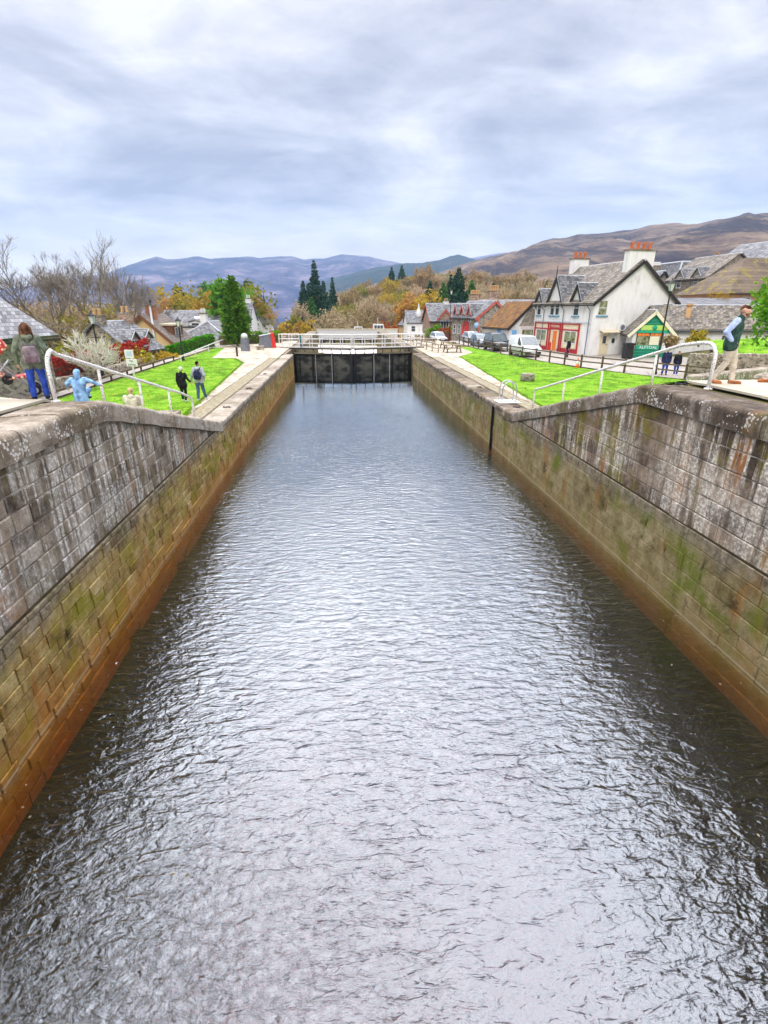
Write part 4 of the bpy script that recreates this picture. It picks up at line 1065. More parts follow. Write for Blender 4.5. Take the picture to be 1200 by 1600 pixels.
# stone garden walls
def stone_wall(label, pts, h, th, mat, name='stone_wall', cope=True):
    o = Vector((pts[0][0], pts[0][1], G(*pts[0])))
    t = thing(name, label, 'wall', o)
    m = MB(); c = MB(); rr = random.Random(len(label))
    for a, b in zip(pts, pts[1:]):
        A = Vector((a[0], a[1], G(*a))) - o; B = Vector((b[0], b[1], G(*b))) - o
        m.beam(A + Vector((0, 0, h / 2 - 0.1)), B + Vector((0, 0, h / 2 - 0.1)), th, h + 0.2)
        if cope:
            L = (B - A).length; k = int(L / 0.22)
            for i in range(k):
                p = A.lerp(B, (i + 0.5) / k) + Vector((0, 0, h + 0.07)); d = (B - A).normalized()
                c.obox(p + Vector((0, 0, rr.uniform(-0.03, 0.03))), d + Vector((0, 0, 0.25)), d.cross(Vector((0, 0, 1))), 0.12, th * rr.uniform(0.9, 1.1), rr.uniform(0.16, 0.26))
    m.build('face', mat, t)
    if cope: c.build('cope_stones', stone_cop, t, bevel=0.01)
    return t
stone_wall('low dry stone garden wall behind the timber knee rail', [(-16.7, 20), (-16.4, 34), (-16.2, 47)], 0.55, 0.45, rub_dry)
stone_wall('dry stone wall below the grass bank behind the gilet man', [(22.9, 33.6), (28, 31.9), (36, 29.4)], 1.3, 0.5, rub_dry)
stone_wall('low stone wall beyond the bollard by the cypress', [(-13, 69), (-9, 71), (-6, 76)], 0.6, 0.4, rub_dry)
stone_wall('garden wall in front of the red gabled cottage', [(12.5, 92), (18, 91), (23.5, 89)], 1.1, 0.4, rub_red)
# rough steps and beam at the edge of the upper platform
m = MB(); m.beam((8.9, 12.75, -1.70), (17.5, 16.4, -1.58), 0.34, 0.26); o = m.build('kerb_beam', stone_cop, bevel=0.04)
tag(o, 'long weathered stone kerb running behind the gilet man', 'kerb')
rr = random.Random(5)
for i in range(16):
    x = 10.6 + i * 0.34 + rr.uniform(-0.08, 0.08); y = 12.35 + (x - 10.5) * 0.33 + rr.uniform(-0.2, 0.2)
    bm = bmesh.new(); bmesh.ops.create_icosphere(bm, subdivisions=2, radius=0.2)
    for vv in bm.verts: vv.co *= 1 + 0.35 * mnoise.noise(vv.co * 6 + Vector((i, 0, 0))); vv.co.z *= 0.7
    me = bpy.data.meshes.new('loose_stone'); bm.to_mesh(me); bm.free(); me.materials.append(rub_grey if i % 3 else stone_cop)
    o = bpy.data.objects.new('loose_stone', me); COL.objects.link(o); o.location = (x, y, -1.62); o.rotation_euler = (0, 0, i); o.scale = (1.2, 0.9, 0.95)
    tag(o, 'loose grey stone lying along the kerb by the brown shoes', 'stone', 'loose stones along the kerb')
# grass bank behind the wall
m = MB()
bank = [(25.4, 33.2), (28.4, 32.3), (36, 30.0), (46, 27)]
rows = []
for k, (off, dz) in enumerate([(0, -0.3), (0.05, 1.0), (1.6, 1.35), (3.6, 1.8), (6, 1.9)]):
    rows.append([(x + off * 0.25, y + off, -4.24 + dz + (x - 24) * 0.06) for x, y in bank])
for a, b in zip(rows, rows[1:]):
    for i in range(3): m.quad(a[i], a[i + 1], b[i + 1], b[i])
tag(m.build('grass_bank', lawn_m, smooth=True), kind='structure')

# ------------------------------------------------------------------ houses: local frame, ridge along y, front wall at x=0, near gable at y=0
XM, XP, YM = (Vector((0, 1, 0)), Vector((-1, 0, 0))), (Vector((0, 1, 0)), Vector((1, 0, 0))), (Vector((1, 0, 0)), Vector((0, -1, 0)))
def window(t, o, face, w_, h_, frame=None, pane=None, sill=None, mull=(1, 2), fw=0.07, label=None):
    u, n = face; o = Vector(o); up = Vector((0, 0, 1)); frame = frame or wht_paint
    m = MB()
    def bar(x0, x1, z0, z1, d=0.05): m.obox(o + u * (x0 + x1) / 2 + up * (z0 + z1) / 2 + n * (d / 2 - 0.005), u, n, x1 - x0, d, z1 - z0)
    bar(0, fw, 0, h_); bar(w_ - fw, w_, 0, h_); bar(fw, w_ - fw, 0, fw, 0.046); bar(fw, w_ - fw, h_ - fw, h_, 0.046)
    for i in range(1, mull[0]): x = w_ * i / mull[0]; bar(x - fw * .35, x + fw * .35, fw, h_ - fw, 0.04)
    for i in range(1, mull[1]): z = h_ * i / mull[1]; bar(fw, w_ - fw, z - fw * .35, z + fw * .35, 0.036)
    f = m.build('window', frame, t)
    a = o + n * 0.012
    MB().quad(a + u * 0.02 + up * 0.02, a + u * (w_ - .02) + up * 0.02, a + u * (w_ - .02) + up * (h_ - .02), a + u * 0.02 + up * (h_ - .02)).build('pane', pane or glass, f)
    if sill: MB().obox(o + u * w_ / 2 - up * 0.07 + n * 0.06, u, n, w_ + 0.25, 0.14, 0.14).build('sill', sill, f)
    return f
def door(t, o, face, w_, h_, mat, frame, handle=True):
    u, n = face; o = Vector(o); up = Vector((0, 0, 1))
    m = MB(); m.obox(o + u * w_ / 2 + up * h_ / 2 + n * 0.02, u, n, w_ - 0.16, 0.05, h_ - 0.1)
    d = m.build('door', mat, t, bevel=0.01)
    m = MB()
    for x in (0.04, w_ - 0.04): m.obox(o + u * x + up * h_ / 2 + n * 0.03, u, n, 0.09, 0.08, h_)
    m.obox(o + u * w_ / 2 + up * (h_ - 0.03) + n * 0.03, u, n, w_ - 0.18, 0.075, 0.09)
    m.build('frame', frame, d)
    if handle: MB().obox(o + u * (w_ - 0.2) + up * 1.0 + n * 0.06, u, n, 0.04, 0.05, 0.14).build('handle', iron, d)
    return d
def chimney(t, x, y, zb, sx, sy, zt, mat, pots, potmat=None, along='x', pr=0.13, ph=0.5):
    m = MB(); m.box((x - sx / 2, y - sy / 2, zb), (x + sx / 2, y + sy / 2, zt)); c = m.build('chimney', mat, t)
    m = MB(); m.box((x - sx / 2 - 0.08, y - sy / 2 - 0.08, zt), (x + sx / 2 + 0.08, y + sy / 2 + 0.08, zt + 0.14)); m.build('chimney_cap', stone_copR, c)
    for i in range(pots):
        q = (i + 0.5) / pots - 0.5
        px, py = (x + q * (sx - .15), y) if along == 'x' else (x, y + q * (sy - .15))
        MB().lathe([(pr * 1.15, zt + 0.14), (pr, zt + 0.22), (pr * 0.9, zt + ph), (pr * 1.1, zt + ph + 0.05), (pr * .95, zt + ph + 0.14)], 10, 0, (px, py, 0)).build('chimney_pot', potmat or clay, c, True)
    return c
def roof_slabs(t, W, L, eh, rh, mat, over=0.3, go=0.25, th=0.12, cap=None, y0=0.0, trim=None, name='roof', gutter=True):
    sl = (rh - eh) / (W / 2)
    ze = eh - over * sl
    m = MB()
    up = 0.10
    m.slab((-over, y0 - go, ze + up), (W / 2, y0 - go, rh + up), (W / 2, L + go, rh + up), (-over, L + go, ze + up), -th)
    m.slab((W / 2, y0 - go, rh + up), (W + over, y0 - go, ze + up), (W + over, L + go, ze + up), (W / 2, L + go, rh + up), -th)
    r = m.build(name, mat, t)
    if cap:
        m = MB(); m.tube([(W / 2, y0 - go - .01, rh + up + 0.03), (W / 2, L + go + .01, rh + up + 0.03)], 0.11, 6); m.build('ridge_cap', cap, r)
    if trim:
        for yy in (y0 - go - 0.015, L + go + 0.015):
            m = MB()
            for s in (0, 1):
                a = Vector((-over if s == 0 else W + over, yy, ze + up - 0.11)); b = Vector((W / 2, yy, rh + up - 0.11))
                m.beam(a, b, 0.05, 0.26, up=(0, 0, 1))
            m.build('bargeboard', trim, r)
    if gutter:
        for xx in (-over - 0.05, W + over + 0.05):
            m = MB(); m.tube([(xx, y0 - go, ze + up - 0.1), (xx, L + go, ze + up - 0.1)], 0.06, 6); m.build('gutter', dark_trim, r)
    return r
def house(name, label, loc, rz, W, L, eh, rh, wall, roof, over=0.3, go=0.25, cap=lead, trim=None, cat='house', group=None, base=-0.6, gutter=True):
    t = thing(name, label, cat, loc, rz, group)
    m = MB(); m.prism([(0, 0, base), (W, 0, base), (W, 0, eh), (W / 2, 0, rh), (0, 0, eh)], (0, L, 0)); m.build('wall', wall, t)
    roof_slabs(t, W, L, eh, rh, roof, over, go, cap=cap, trim=trim, gutter=gutter)
    return t
def dormer(t, yc, w_, eh, zb, ze, za, depth, wall, roof, x0=0.0, sgn=1, cap=lead, trim=None, over=0.22, fo=0.25):
    """gabled dormer whose face stands on the wall plane x0, running back under the main roof"""
    X = lambda d: x0 + sgn * d
    m = MB(); m.prism([(X(-0.015), yc - w_ / 2, zb), (X(-0.015), yc + w_ / 2, zb), (X(-0.015), yc + w_ / 2, ze), (X(-0.015), yc, za), (X(-0.015), yc - w_ / 2, ze)], (sgn * depth, 0, 0)); m.build('dormer_wall', wall, t)
    sl = (za - ze) / (w_ / 2); zo = ze - over * sl
    m = MB()
    m.slab((X(-fo), yc - w_ / 2 - over, zo + .08), (X(-fo), yc, za + .08), (X(depth), yc, za + .08), (X(depth), yc - w_ / 2 - over, zo + .08), 0.1 * sgn)
    m.slab((X(-fo), yc, za + .08), (X(-fo), yc + w_ / 2 + over, zo + .08), (X(depth), yc + w_ / 2 + over, zo + .08), (X(depth), yc, za + .08), 0.1 * sgn)
    r = m.build('dormer_roof', roof, t)
    if cap:
        m = MB(); m.tube([(X(-fo - .01), yc, za + .11), (X(depth), yc, za + .11)], 0.07, 6); m.build('ridge_cap', cap, r)
        m = MB()
        for s in (-1, 1): m.tube([(X(-fo), yc, za + .11), (X(-fo), yc + s * (w_ / 2 + over), zo + .11)], 0.05, 5)
        m.build('verge', cap, r)
    if trim:
        m = MB()
        for s in (-1, 1): m.beam((X(-fo - .02), yc, za - .06), (X(-fo - .02), yc + s * (w_ / 2 + over), zo - .06), 0.05, 0.24)
        m.build('bargeboard', trim, r)

# --- white harled building with the red shopfront
rz10 = R(10)
t = house('shop_building', 'white harled two storey building with a red shopfront and slated roof with dormers', (23.71, 50.04, -4.25), rz10, 9.0, 10.4, 4.85, 8.35, harl, slate_lichen, 0.35, 0.3, trim=dark_trim, cat='building')
chimney(t, 4.4, 0.45, 7.2, 2.75, 0.75, 9.25, harl, 4, clay, 'x', 0.17, 0.62)
chimney(t, 4.5, 10.1, 7.2, 1.9, 0.75, 9.3, harl, 3, clay, 'x', 0.17, 0.62)
dormer(t, 6.6, 2.9, 4.85, 3.2, 4.9, 7.35, 3.6, white_render, slate, trim=dark_trim)
dormer(t, 2.75, 1.5, 4.85, 3.2, 5.2, 6.5, 2.2, white_render, slate, trim=dark_trim)
dormer(t, 9.75, 1.3, 4.85, 3.2, 5.1, 6.2, 2.0, white_render, slate, trim=dark_trim)
MB().tube([(-0.27, 6.6, 7.3), (-0.27, 6.6, 8.4)], [0.07, 0.02], 6).build('finial', dark_trim, t)
for yc, w_, mu in ((2.75, 0.95, 1), (9.75, 0.8, 1)): window(t, (-0.02, yc - w_ / 2, 3.62), XM, w_, 1.45, sill=blue_sill, mull=(mu, 2))
for yy in (5.72, 6.68): window(t, (-0.02, yy, 3.62), XM, 0.8, 1.5, sill=blue_sill, mull=(1, 2))
window(t, (0.42, 0, 3.68), YM, 1.0, 1.35, sill=blue_sill, mull=(1, 2), pane=glass_warm)
m = MB(); m.obox((-0.05, 5.4, 3.02), (0, 1, 0), (1, 0, 0), 10.4, 0.14, 0.12); m.build('string_course', lead, t)
# shopfront
m = MB(); m.obox((-0.06, 5.9, 1.45), (0, 1, 0), (1, 0, 0), 8.5, 0.10, 2.9); sf = m.build('shopfront', cream_paint, t)
m = MB()
for yy in (1.72, 4.62, 4.98, 6.9, 7.3, 10.05): m.obox((-0.15, yy, 1.45), (0, 1, 0), (1, 0, 0), 0.15, 0.12, 2.9)
for zz, hh in ((2.84, 0.1), (2.28, 0.12)): m.obox((-0.14, 5.9, zz), (0, 1, 0), (1, 0, 0), 8.4, 0.09, hh)
m.build('red_trim', red_paint, sf)
m = MB()
for y0, y1 in ((1.8, 4.55), (5.05, 6.82), (7.38, 9.97)): m.obox((-0.13, (y0 + y1) / 2, 0.24), (0, 1, 0), (1, 0, 0), y1 - y0, 0.06, 0.5 if y0 != 5.05 else 0.16)
m.build('stall_riser', red_paint, sf)
m = MB(); m.obox((-0.125, 5.94, 2.56), (0, 1, 0), (1, 0, 0), 1.75, 0.05, 0.42); sg = m.build('shop_sign', red_paint, sf)
lettering('MOORINGS', 0.34, (-0.155, 5.94, 2.56), (0, -1, 0), (-1, 0, 0), cream_paint, sg)
for y0 in (2.05, 7.6): window(sf, (-0.115, y0, 0.98), XM, 2.15, 1.22, wht_paint, glass_warm, None, (2, 1), 0.08)
m = MB()
for y0 in (2.1, 3.2, 7.65, 8.75): m.obox((-0.125, y0 + 0.45, 0.72), (0, 1, 0), (1, 0, 0), 0.85, 0.04, 0.28)
m.build('panel', yellow_paint, sf)
door(sf, (-0.12, 5.35, 0.1), XM, 0.95, 2.1, orange_pt, cream_paint)
m = MB(); m.obox((-0.15, 6.6, 0.5), (0, 1, 0), (1, 0, 0), 0.5, 0.08, 0.85); m.build('red_board', red_bright, sf)
# rainwater pipes
for yy in (0.35, 4.75, 8.55, 10.3):
    m = MB(); m.tube([(-0.38, yy + 0.2, 4.5), (-0.14, yy, 4.1), (-0.14, yy, 0.0)], 0.05, 6); m.build('downpipe', slate_grey if yy < 9 else wht_paint, t)
# gable door, canopy, heat pump
door(t, (1.1, 0, 0.05), YM, 0.98, 2.1, cream_paint, cream_paint)
window(t, (1.32, -0.05, 1.1), YM, 0.5, 0.8, cream_paint, glass, None, (1, 1), 0.05)
m = MB(); m.slab((0.9, -0.75, 2.2), (2.75, -0.75, 2.2), (2.75, 0, 2.42), (0.9, 0, 2.42), 0.05)
for xx in (0.95, 1.8, 2.7): m.beam((xx, -0.7, 2.15), (xx, 0, 1.85), 0.04, 0.05)
m.build('door_canopy', cream_paint, t)
m = MB(); m.box((2.75, -0.45, 2.3), (3.65, -0.05, 2.95)); ac = m.build('heat_pump', wht_paint, t, bevel=0.02)
MB().tube([(3.1, -0.44, 2.62), (3.1, -0.47, 2.62)], 0.24, 16).build('fan_grille', slate_grey, ac)
m = MB(); m.box((2.45, -0.12, 1.2), (2.7, 0, 1.6)); m.build('meter_box', dark_trim, t)

# --- brown roofed shop
t = house('brown_roofed_shop', 'low shop with a mossy brown tiled roof, white front and blue posters', (19.2, 61.0, -4.24), R(14), 5.6, 5.4, 2.35, 4.9, white_render, tile_brown, 0.35, 0.25, cap=None, trim=dark_trim, cat='shop')
m = MB(); m.prism([(1.2, -0.02, 2.4), (5.6, -0.02, 2.4), (2.8, -0.02, 4.88)], (0, -0.04, 0)); m.build('gable_stone', rub_grey, t)
window(t, (1.6, -0.02, 0.75), YM, 2.6, 1.35, wht_paint, glass_warm, None, (2, 1), 0.08)
m = MB(); m.box((1.5, -0.09, 2.12), (4.4, -0.03, 2.42)); m.build('fascia', pm('pink_fascia', [(0.68, 0.58, 0.56), (0.75, 0.68, 0.66)], 3, 0.6, 0), t)
m = MB(); m.box((0.35, -0.06, 1.5), (0.95, -0.03, 2.0)); m.build('blue_badge', blue_sign, t)
m = MB(); m.obox((-0.03, 2.2, 1.1), (0, 1, 0), (1, 0, 0), 0.8, 0.05, 1.7); po = m.build('poster', blue_sign, t)
m = MB()
for z in (0.7, 1.2, 1.55): m.obox((-0.06, 2.2, z), (0, 1, 0), (1, 0, 0), 0.5, 0.02, 0.16)
m.build('poster_print', wht_paint, po)
door(t, (0, 3.4, 0), XM, 1.0, 2.05, cream_paint, wht_paint)
MB().tube([(5.2, -0.3, 0), (5.2, -0.3, 7.2)], 0.05, 6).build('pole', iron, t)

# --- stone cottage with red bargeboards (gable towards the lock)
t = house('stone_cottage', 'stone cottage with red bargeboarded gable, dormers and a red door', (18.5, 73.5, -4.24), R(8), 5.0, 10, 3.15, 5.15, rub_grey, slate, 0.35, 0.3, trim=barge_red)
for yc in (2.6, 5.4, 8.2):
    dormer(t, yc, 1.5, 3.15, 2.2, 3.7, 4.8, 2.0, rub_red, slate, cap=lead, trim=barge_red)
    window(t, (-0.02, yc - 0.4, 2.55), XM, 0.8, 1.15, wht_paint, glass, None, (1, 2), 0.06)
door(t, (0, 3.4, 0), XM, 1.0, 2.1, red_bright, red_bright)
m = MB(); m.obox((-0.08, 3.9, 2.35), (0, 1, 0), (1, 0, 0), 1.9, 0.12, 0.5); m.build('porch_fascia', red_paint, t)
for yy in (2.95, 4.9): MB().obox((-0.12, yy, 1.05), (0, 1, 0), (1, 0, 0), 0.16, 0.16, 2.1).build('porch_post', red_bright, t)
window(t, (0, 6.2, 0.8), XM, 1.1, 1.3, wht_paint, glass, stone_cop)
window(t, (0, 8.2, 0.8), XM, 1.1, 1.3, wht_paint, glass, stone_cop)
MB().tube([(0.15, -0.4, 0), (0.15, -0.4, 2.7)], 0.06, 6).build('downpipe', barge_red, t)
# blue hanging sign on a bracket
pb = P(745, 508, Y=73)
t = thing('hanging_sign', 'round pale blue hanging sign before the red gabled stone cottage', 'sign', (pb.x, 73.0, -4.24))
MB().tube([(0.25, 0, 0), (0.25, 0, 3.2)], 0.06, 8).build('post', barge_red, t, True)
MB().tube([(0, -0.04, pb.z + 4.24), (0, 0.04, pb.z + 4.24)], 0.36, 20).build('disc', pm('pale_blue', [(0.16, 0.45, 0.72), (0.42, 0.66, 0.82)], 2, 0.5, 0), t, True)
# long slated house behind it with two yellow-potted chimneys
t = house('slated_house', 'long slated stone house with clay chimneys behind the red gabled cottage', (37.5, 82.5, -4.0), R(94), 8, 15.5, 3.6, 5.15, rub_red, slate, 0.3, 0.2)
pc = P(742, 473, Y=86); chimney(t, 4, (37.5 - pc.x), 4.6, 1.0, 1.6, 6.0, rub_red, 4, clay_pale, 'y', 0.17, 0.6)
pc = P(772, 470, Y=86); chimney(t, 4, (37.5 - pc.x), 4.6, 1.0, 1.6, 6.5, rub_red, 4, clay_pale, 'y', 0.17, 0.8)

# --- red stone cottage with big slate roof facing the lock
t = house('red_stone_cottage', 'red stone cottage with a wide slate roof and gabled centre window', (23.0, 94, -4.6), R(92), 7.0, 7.6, 2.7, 5.35, rub_red, slate, 0.35, 0.3, trim=barge_red)
dormer(t, 5.0, 2.7, 2.7, 0.0, 2.9, 4.5, 3.2, rub_red, slate, cap=None, trim=barge_red)
window(t, (-0.02, 4.3, 1.1), XM, 1.5, 1.6, wht_paint, glass, stone_cop, (3, 1))
window(t, (0, 1.3, 1.0), XM, 1.0, 1.3, wht_paint, glass, stone_cop)
chimney(t, 3.5, 4.2, 5.1, 0.7, 0.9, 5.9, wht_paint, 2, clay_pale, 'y', 0.12, 0.3)
# --- farther grey roofs
t = house('grey_cottage', 'pale cottage with a light grey slate roof beyond the red stone cottage', (21.5, 128, -6.2), R(90), 7.0, 6.0, 3.2, 5.6, harl, slate, 0.3, 0.2)
window(t, (0, 1.4, 1.2), XM, 1.0, 1.3); window(t, (0, 4.0, 1.2), XM, 1.0, 1.3)
pc = P(658, 484, Y=126)
MB().lathe([(0.7, 3.4), (0.7, 4.6), (0.85, 4.7), (0.5, 5.6), (0.15, 6.6), (0.05, 7.4)], 10, 0, (2.0, 21.5 - pc.x, 0)).build('turret', wht_paint, t, True)
t = house('small_gabled_house', 'small cream gabled house left of the light grey roofed cottage', (16.0, 136, -6.4), R(10), 4.2, 6, 2.6, 4.6, cream_wall, slate, 0.25, 0.2, trim=barge_red)
window(t, (1.5, 0, 1.2), YM, 1.1, 1.3)

# --- green kiosk
t = house('green_kiosk', 'small green boarded gift kiosk with a cream edged gable roof', (26.2, 46.9, -4.2), R(-20), 3.1, 3.6, 2.35, 3.95, white_render, slate_lichen, 0.45, 0.3, trim=yellow_paint, cat='kiosk', base=-0.2)
m = MB(); m.prism([(-0.05, -0.03, 2.3), (3.15, -0.03, 2.3), (1.55, -0.03, 3.9)], (0, -0.05, 0)); m.build('gable_boards', green_board, t)
m = MB(); m.box((-0.05, -0.12, 2.22), (3.15, -0.03, 2.42)); m.build('lintel', green_sign, t)
m = MB(); m.box((0.55, -0.15, 2.45), (2.75, -0.085, 2.86)); sg = m.build('kiosk_sign', lime_sign, t)
m = MB(); m.tube([(1.65, -0.20, 2.66), (1.65, -0.155, 2.66)], 0.2, 18)
o = m.build('emblem', green_sign, sg, True)
m = MB(); m.box((0.1, -0.10, 0.08), (2.75, -0.03, 0.75)); m.build('boarded_base', green_board, t)
window(t, (0.3, -0.03, 0.78), YM, 2.2, 1.44, dark_trim, glass_warm, None, (2, 1), 0.06)
m = MB()
for i in range(3): m.box((0.38 + i * 0.32, -0.10, 1.95), (0.64 + i * 0.32, -0.085, 2.18))
for i in range(3): m.box((1.45 + i * 0.32, -0.10, 1.95), (1.71 + i * 0.32, -0.085, 2.18))
m.build('price_cards', orange_pt, t)
m = MB(); m.box((1.42, -0.095, 1.2), (2.2, -0.08, 1.93)); m.build('window_poster', yellow_paint, t)
m = MB(); m.box((0.34, -0.11, 0.8), (2.46, -0.09, 1.16)); wl = m.build('window_band', green_sign, t)
lettering('ALFTOAL', 0.36, (1.4, -0.118, 0.98), (1, 0, 0), (0, -1, 0), wht_paint, wl)
MB().tube([(-0.4, -0.3, 2.5), (-0.75, -0.55, 2.72)], 0.06, 6).build('floodlight', slate_grey, t)

# --- long slated building to its right
t = house('long_slated_building', 'long low building with a lichened slate roof and a terracotta flue behind the kiosk', (48.0, 46.2, -4.0), R(87), 5.4, 19.0, 2.3, 4.15, white_render, slate_lichen, 0.3, 0.1, cap=lead, cat='building')
m = MB(); m.obox((-0.25, 9, 2.12), (0, 1, 0), (1, 0, 0), 18.6, 0.05, 0.3); m.build('fascia', lead, t)
pc = P(1080, 500, Y=47.5)
m = MB(); m.tube([(1.2, 48 - pc.x, 1.8), (1.2, 48 - pc.x, 4.3)], 0.22, 10); m.tube([(1.2, 48 - pc.x, 4.25), (1.2, 48 - pc.x, 4.45)], 0.3, 10); m.build('flue', clay_pale, t, True)
for y0 in (3, 7, 12): window(t, (0, y0, 0.7), XM, 1.4, 1.1, wht_paint, glass, None, (2, 1))
# scalloped clay tile wall and lean-to roof behind
t = thing('tiled_outhouse', 'low outhouse with a grey roof and scalloped clay coping behind the slated building', 'outhouse', (33.2, 53.4, -2.2))
m = MB(); m.box((0, 0, -1), (10.2, 3.2, 2.55)); m.build('wall', pink_wall, t)
m = MB(); m.slab((-0.2, -0.3, 2.6), (10.3, -0.3, 2.6), (10.3, 3.3, 3.3), (-0.2, 3.3, 3.3), 0.12); m.build('roof', slate, t)
m = MB()
for i in range(9): m.tube([(0.2 + i * 1.1 + 0.5 * math.cos(a * PI / 6), -0.55, 2.22 + 0.28 * math.sin(a * PI / 6)) for a in range(7)], 0.07, 5)
m.build('clay_scallops', clay_pale, t)
# --- pink house with mossy roof
t = thing('pink_house', 'pink rendered house with a ribbed mossy brown roof at the edge of the village', 'house', (44.2, 60, -2.2), R(6))
m = MB(); m.box((0, 0, -1.0), (16, 8, 3.85)); m.build('wall', pink_wall, t)
m = MB(); a = [(-0.5, -0.5, 3.85), (16.5, -0.5, 3.85), (16.5, 8.5, 3.85), (-0.5, 8.5, 3.85)]; b = [(4.6, 4.0, 7.9), (14, 4.0, 7.9)]
m.add(a + b, [(0, 1, 5, 4), (1, 2, 5), (2, 3, 4, 5), (3, 0, 4), (0, 3, 2, 1)]); m.build('roof', tile_moss, t)
m = MB(); m.tube([(-0.55, -0.56, 3.8), (16.5, -0.56, 3.8)], 0.08, 6); m.build('gutter', dark_trim, t)
for xx in (1.6, 4.0, 6.2): window(t, (xx, 0, 2.0), YM, 1.2, 1.5, wht_paint, glass, None, (2, 1))
# --- house with dormers stepping up the hill
t = house('dormered_house', 'grey stone house with slate roof dormers climbing the street behind', (48.6, 71, -1.5), R(4), 8.0, 8, 5.4, 8.2, rub_grey, slate_lichen, 0.35, 0.3, trim=None)
for yc in (2.0, 5.4):
    dormer(t, yc, 1.7, 5.4, 3.8, 5.7, 6.7, 2.0, rub_grey, slate)
    window(t, (-0.02, yc - 0.45, 4.3), XM, 0.9, 1.4, wht_paint, glass, stone_cop)
for xx in (1.2, 3.2): window(t, (xx, 0, 3.4), YM, 0.9, 1.5, wht_paint, glass, stone_cop)
t = house('white_gabled_house', 'white gabled house with slate roof highest on the right hand slope', (51.6, 66, -1.5), R(10), 12.0, 9, 5.6, 9.6, white_render, slate, 0.35, 0.3, trim=dark_trim)
# --- mansard house
t = thing('mansard_house', 'grey stone house with a steep slate mansard roof behind the white gable', 'house', (52.5, 84, -3.0), R(3))
m = MB(); m.box((0, 0, -1), (6.5, 8, 6.6)); m.build('wall', rub_grey, t)
m = MB()
a, b = [(-0.3, -0.3, 6.6), (6.8, -0.3, 6.6), (6.8, 8.3, 6.6), (-0.3, 8.3, 6.6)], [(1.1, 1.0, 9.9), (5.4, 1.0, 9.9), (5.4, 6.8, 9.9), (1.1, 6.8, 9.9)]
m.add(a + b, [(0, 1, 5, 4), (1, 2, 6, 5), (2, 3, 7, 6), (3, 0, 4, 7), (4, 5, 6, 7), (0, 3, 2, 1)]); r = m.build('roof', slate, t)
m = MB()
for i in range(4): m.tube([a[i], b[i]], 0.13, 6); m.tube([b[i], b[(i + 1) % 4]], 0.13, 6)
m.build('lead_hips', lead, r)
m = MB(); m.box((-0.4, -0.4, 6.45), (6.9, -0.28, 6.62)); m.build('gutter', dark_trim, r)
chimney(t, -1.2, 4, 4, 1.4, 1.0, 9.4, rub_grey, 4, wht_paint, 'x', 0.16, 0.5)
t = house('gabled_lodge', 'small stone lodge gable peeping over the white building', (48.0, 83, -2.8), R(6), 3.4, 8, 6.2, 8.1, rub_grey, slate, 0.3, 0.3, trim=dark_trim)
t = house('grey_shed_house', 'grey rubble walled house with a pale sloping skew below the mansard house', (44.5, 76, -3), R(20), 9.0, 7, 4.0, 6.6, rub_grey, slate_lichen, 0.2, 0.2)

# ------------------------------------------------------------------ left bank village (front walls face right, x = W)
def lhouse(*a, **k): return house(*a, **k)
t = house('slated_cottage', 'slated stone cottage with two roof dormers behind the red hedge', (-22.6, 46.8, -6.3), R(-7), 5.0, 5.4, 3.0, 5.15, rub_grey, slate, 0.35, 0.3, trim=None)
for yc in (1.5, 3.9):
    dormer(t, yc, 1.5, 3.0, 2.7, 3.9, 4.5, 2.2, rub_grey, slate, x0=4.7, sgn=-1)
    window(t, (4.72, yc - 0.45, 3.05), XP, 0.9, 0.8, wht_paint, glass, None, (2, 1), 0.06)
    window(t, (5.0, yc - 0.5, 0.9), XP, 1.0, 1.2)
chimney(t, 2.5, 0.5, 4.6, 1.0, 0.7, 5.7, rub_grey, 2, clay_pale); chimney(t, 2.5, 5.0, 4.6, 1.0, 0.7, 5.9, rub_red, 2, clay_pale)
t = house('cream_gabled_house', 'cream gabled house with a grey brown tiled roof and box dormer', (-24.3, 61.0, -6.4), R(-6), 5.8, 5.6, 3.1, 5.7, cream_wall, tile_hill, 0.4, 0.35, cap=None, trim=brown_trim)
m = MB(); m.box((3.6, 1.7, 3.2), (5.4, 4.6, 4.7)); d = m.build('box_dormer', brown_trim, t)
m = MB(); m.box((3.2, 1.5, 4.7), (5.7, 4.8, 4.9)); m.build('dormer_roof', cream_paint, d)
window(t, (5.41, 2.3, 3.55), XP, 1.6, 0.95, wht_paint, glass, None, (2, 1))
m = MB(); m.box((1.2, -0.06, 2.4), (2.6, -0.02, 4.0)); m.build('timber_panel', brown_trim, t)
for y0 in (0.8, 4.3): window(t, (5.8, y0, 0.9), XP, 1.0, 1.2, brown_trim)
chimney(t, 3.2, 2.0, 4.9, 0.9, 0.8, 6.7, pm('red_brick', [(0.30, 0.13, 0.08), (0.40, 0.19, 0.12)], 3, 0.9, 0.2), 1, iron)
t = house('long_grey_house', 'long grey slated house with rooflights in front of the autumn trees', (-18.0, 86, -6.6), R(90), 8.0, 10, 4.1, 6.2, harl, slate, 0.3, 0.2)
m = MB(); m.slab((1.3, 3.9, 4.95), (1.3, 5.0, 4.95), (2.3, 5.0, 5.5), (2.3, 3.9, 5.5), 0.05); m.build('rooflight', wht_paint, t)
dormer(t, 4.4, 1.8, 4.1, 3.6, 4.7, 4.9, 2.4, wht_paint, slate, x0=-0.1, cap=None)
window(t, (-0.12, 3.8, 3.85), XM, 1.2, 0.8)
t = house('long_grey_house', 'higher grey slate roof with pale chimneys beside the tall cypress', (-15.0, 92, -6.6), R(90), 7.0, 5.5, 5.0, 7.6, harl, slate, 0.3, 0.2)
chimney(t, 3.5, 0.6, 6.6, 0.9, 0.9, 8.2, wht_paint, 2, wht_paint, 'y')
